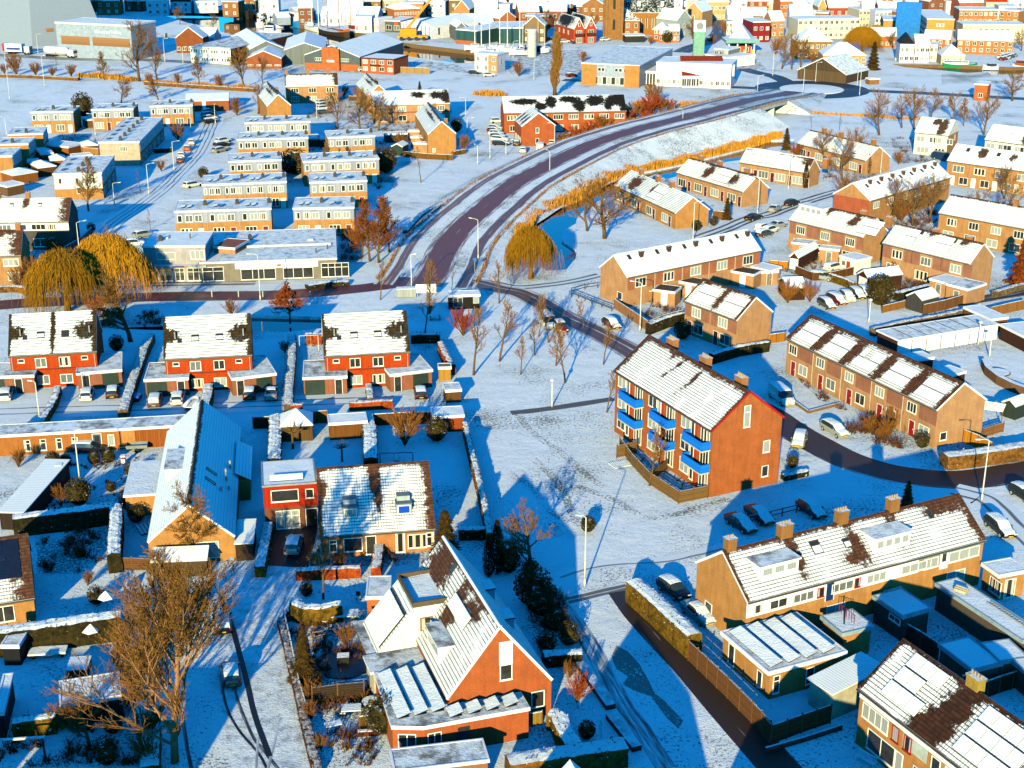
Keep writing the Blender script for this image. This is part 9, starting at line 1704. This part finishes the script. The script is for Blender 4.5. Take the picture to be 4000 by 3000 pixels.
for i, x in enumerate((60, 270, 470, -150, -380)):
 simple('bollard', ['bollard on the road verge below the pyramid tree', 'bollard right of the pyramid tree', 'bollard nearest the junction street tree', 'bollard left of the tall shop lamp', 'bollard opposite the parking bays'][i], 'bollard', H(x, 905), 0, [('post', [(-.07, -.07, 0, .07, .07, .9)], 0), ('cap', [(-.09, -.09, .9, .09, .09, .95)], 1)], [STEEL, LT])
# ---- houses just below the frame, whose long shadows lie across the foreground
for i, (x, y, w_, d_, rz, h1, rh) in enumerate(((-37.5, 77, 12, 9, .05, 5.6, 4.2), (-52, 79, 12, 9, .05, 5.6, 4.2), (-67, 83, 12, 9, .05, 5.6, 4.2), (5.9, 78.3, 12.6, 10, 1.843, 4., 6.), (21, 77, 12, 10, 1.843, 4., 5.8))):
 R = thing('gable_house', ['gabled house below the bottom edge, left of the lane street', 'gabled house below the bottom left corner', 'gabled house left of the bottom left corner', 'gabled house whose roof tip shows at the bottom edge', 'gabled house below the dark lane'][i], 'house', (x, y, 0), rz); m = MB()
 m.box(-w_/2, -d_/2, 0, w_/2, d_/2, h1, 0); m.build('wall', [TAN], R); m = MB(); e_ = .4
 a_, b_2, c_2, d_2 = (-w_/2-e_, -d_/2-e_, h1), (w_/2+e_, -d_/2-e_, h1), (w_/2+e_, d_/2+e_, h1), (-w_/2-e_, d_/2+e_, h1); t1, t2 = (-w_/2-e_, 0, h1+rh), (w_/2+e_, 0, h1+rh)
 m.face([a_, b_2, t2, t1], 0); m.face([c_2, d_2, t1, t2], 0); m.face([b_2, c_2, t2], 1); m.face([d_2, a_, t1], 1); m.build('roof', [LT, TAN], R)
# ---- trodden garden ground and low winter undergrowth, beyond counting
def under(name, pts, n, h=.5, seed=1, mat=None, soil=True):
 q = [H(*p) for p in pts];
 if soil: sheet('garden_ground', q, snow('trodden'), .003+.0002*seed)
 x0, x1, y0, y1 = min(p.x for p in q), max(p.x for p in q), min(p.y for p in q), max(p.y for p in q); r = random.Random(seed); m = MB(); k = len(q); c = 0
 while c < n:
  x, y = r.uniform(x0, x1), r.uniform(y0, y1); ins = False; c += 1
  for i in range(k):
   a, b = q[i], q[(i+1) % k]
   if (a.y > y) != (b.y > y) and x < (b.x-a.x)*(y-a.y)/(b.y-a.y)+a.x: ins = not ins
  if not ins or noise.noise(Vector((x*.35, y*.35, seed))) < .02: continue
  s = r.uniform(.5, 1.2)*h
  for j in range(5):
   d = Vector((r.uniform(-1, 1), r.uniform(-1, 1), r.uniform(.5, 1.6)))*s; p = Vector((x, y, 0)); m.tube([p, p+d*.6, p+d], [.03, .022, .012], 3, 0, False)
  for j in range(7):
   p = Vector((x+r.uniform(-.5, .5)*s, y+r.uniform(-.5, .5)*s, r.uniform(.05, .8)*s)); u = Vector((r.uniform(-1, 1), r.uniform(-1, 1), r.uniform(-.5, 1)))*.14; v = Vector((r.uniform(-1, 1), r.uniform(-1, 1), r.uniform(-.5, 1)))*.14; m.face([p-u, p+v, p+u], 1, 0)
 if m.V: o = m.build(name, [bark('4a2e18', '70461e'), mat or foliage('1c140a', '4a3414')]); o['kind'] = 'stuff'
for i, (c_, r_, pts, n, h) in enumerate(((0, 2, [(300, 1290), (950, 1220), (980, 1480), (700, 1640), (340, 1640)], 420, .6), (0, 2, [(330, 1120), (420, 700), (1220, 640), (1110, 960), (960, 1030)], 260, .4), (0, 3, [(0, 1500), (120, 1280), (1060, 1120), (1280, 1640), (0, 1659)], 480, .7), (0, 3, [(900, 420), (1240, 340), (1400, 900), (1280, 1640), (1080, 1060)], 700, .9), (1, 3, [(250, 330), (930, 300), (950, 830), (420, 1100)], 520, .6), (1, 3, [(420, 1100), (1000, 950), (1130, 1400), (1000, 1640), (580, 1659)], 420, .6), (2, 3, [(100, 150), (430, 200), (620, 640), (250, 680)], 300, .7), (1, 2, [(540, 1440), (1450, 1390), (1460, 1560), (360, 1600)], 260, .6), (3, 2, [(620, 330), (1000, 300), (1380, 520), (1150, 560), (700, 480)], 420, .9), (3, 1, [(200, 1560), (380, 1659), (700, 1900), (500, 1850)], 200, .6),
  (2, 1, [(960, 950), (1460, 800), (1480, 1030), (1200, 1110)], 420, .7), (3, 1, [(1080, 780), (1400, 720), (1400, 860), (1100, 930)], 300, .8), (3, 1, [(0, 640), (600, 500), (740, 650), (240, 720)], 300, .6), (2, 2, [(930, -60), (1400, 300), (1690, 960), (1430, 1010), (1030, 690)], 160, .4), (0, 0, [(300, 1200), (850, 1150), (840, 1440), (80, 1640), (0, 1500)], 700, .9), (1, 0, [(300, 800), (820, 800), (1130, 1100), (640, 1150), (480, 1000)], 600, .9), (1, 0, [(450, 1200), (620, 1180), (640, 1300), (440, 1340)], 120, .6), (1, 0, [(1060, 1040), (1400, 1040), (1480, 1320), (1150, 1320)], 300, .8), (1, 0, [(1030, 1200), (1160, 1200), (1200, 1640), (970, 1640)], 300, .9), (3, 0, [(1060, 1200), (1560, 1180), (1560, 1400), (1120, 1420)], 380, .8), (3, 0, [(200, 1320), (900, 1420), (1080, 1440), (760, 1600), (340, 1560)], 500, .9), (3, 1, [(980, 60), (1480, 190), (1440, 420), (1080, 290)], 600, 1.), (2, 0, [(900, 1640), (1250, 1500), (1420, 1600), (1420, 1760)], 260, .7), (0, 1, [(330, 480), (560, 470), (400, 760), (190, 700)], 260, .9), (0, 1, [(850, 1040), (1410, 1040), (1410, 1160), (860, 1180)], 300, .7), (1, 1, [(740, 300), (930, 480), (920, 620), (730, 600)], 260, .9))):
 tile(c_, r_); under('undergrowth', pts, n, h, i+1)
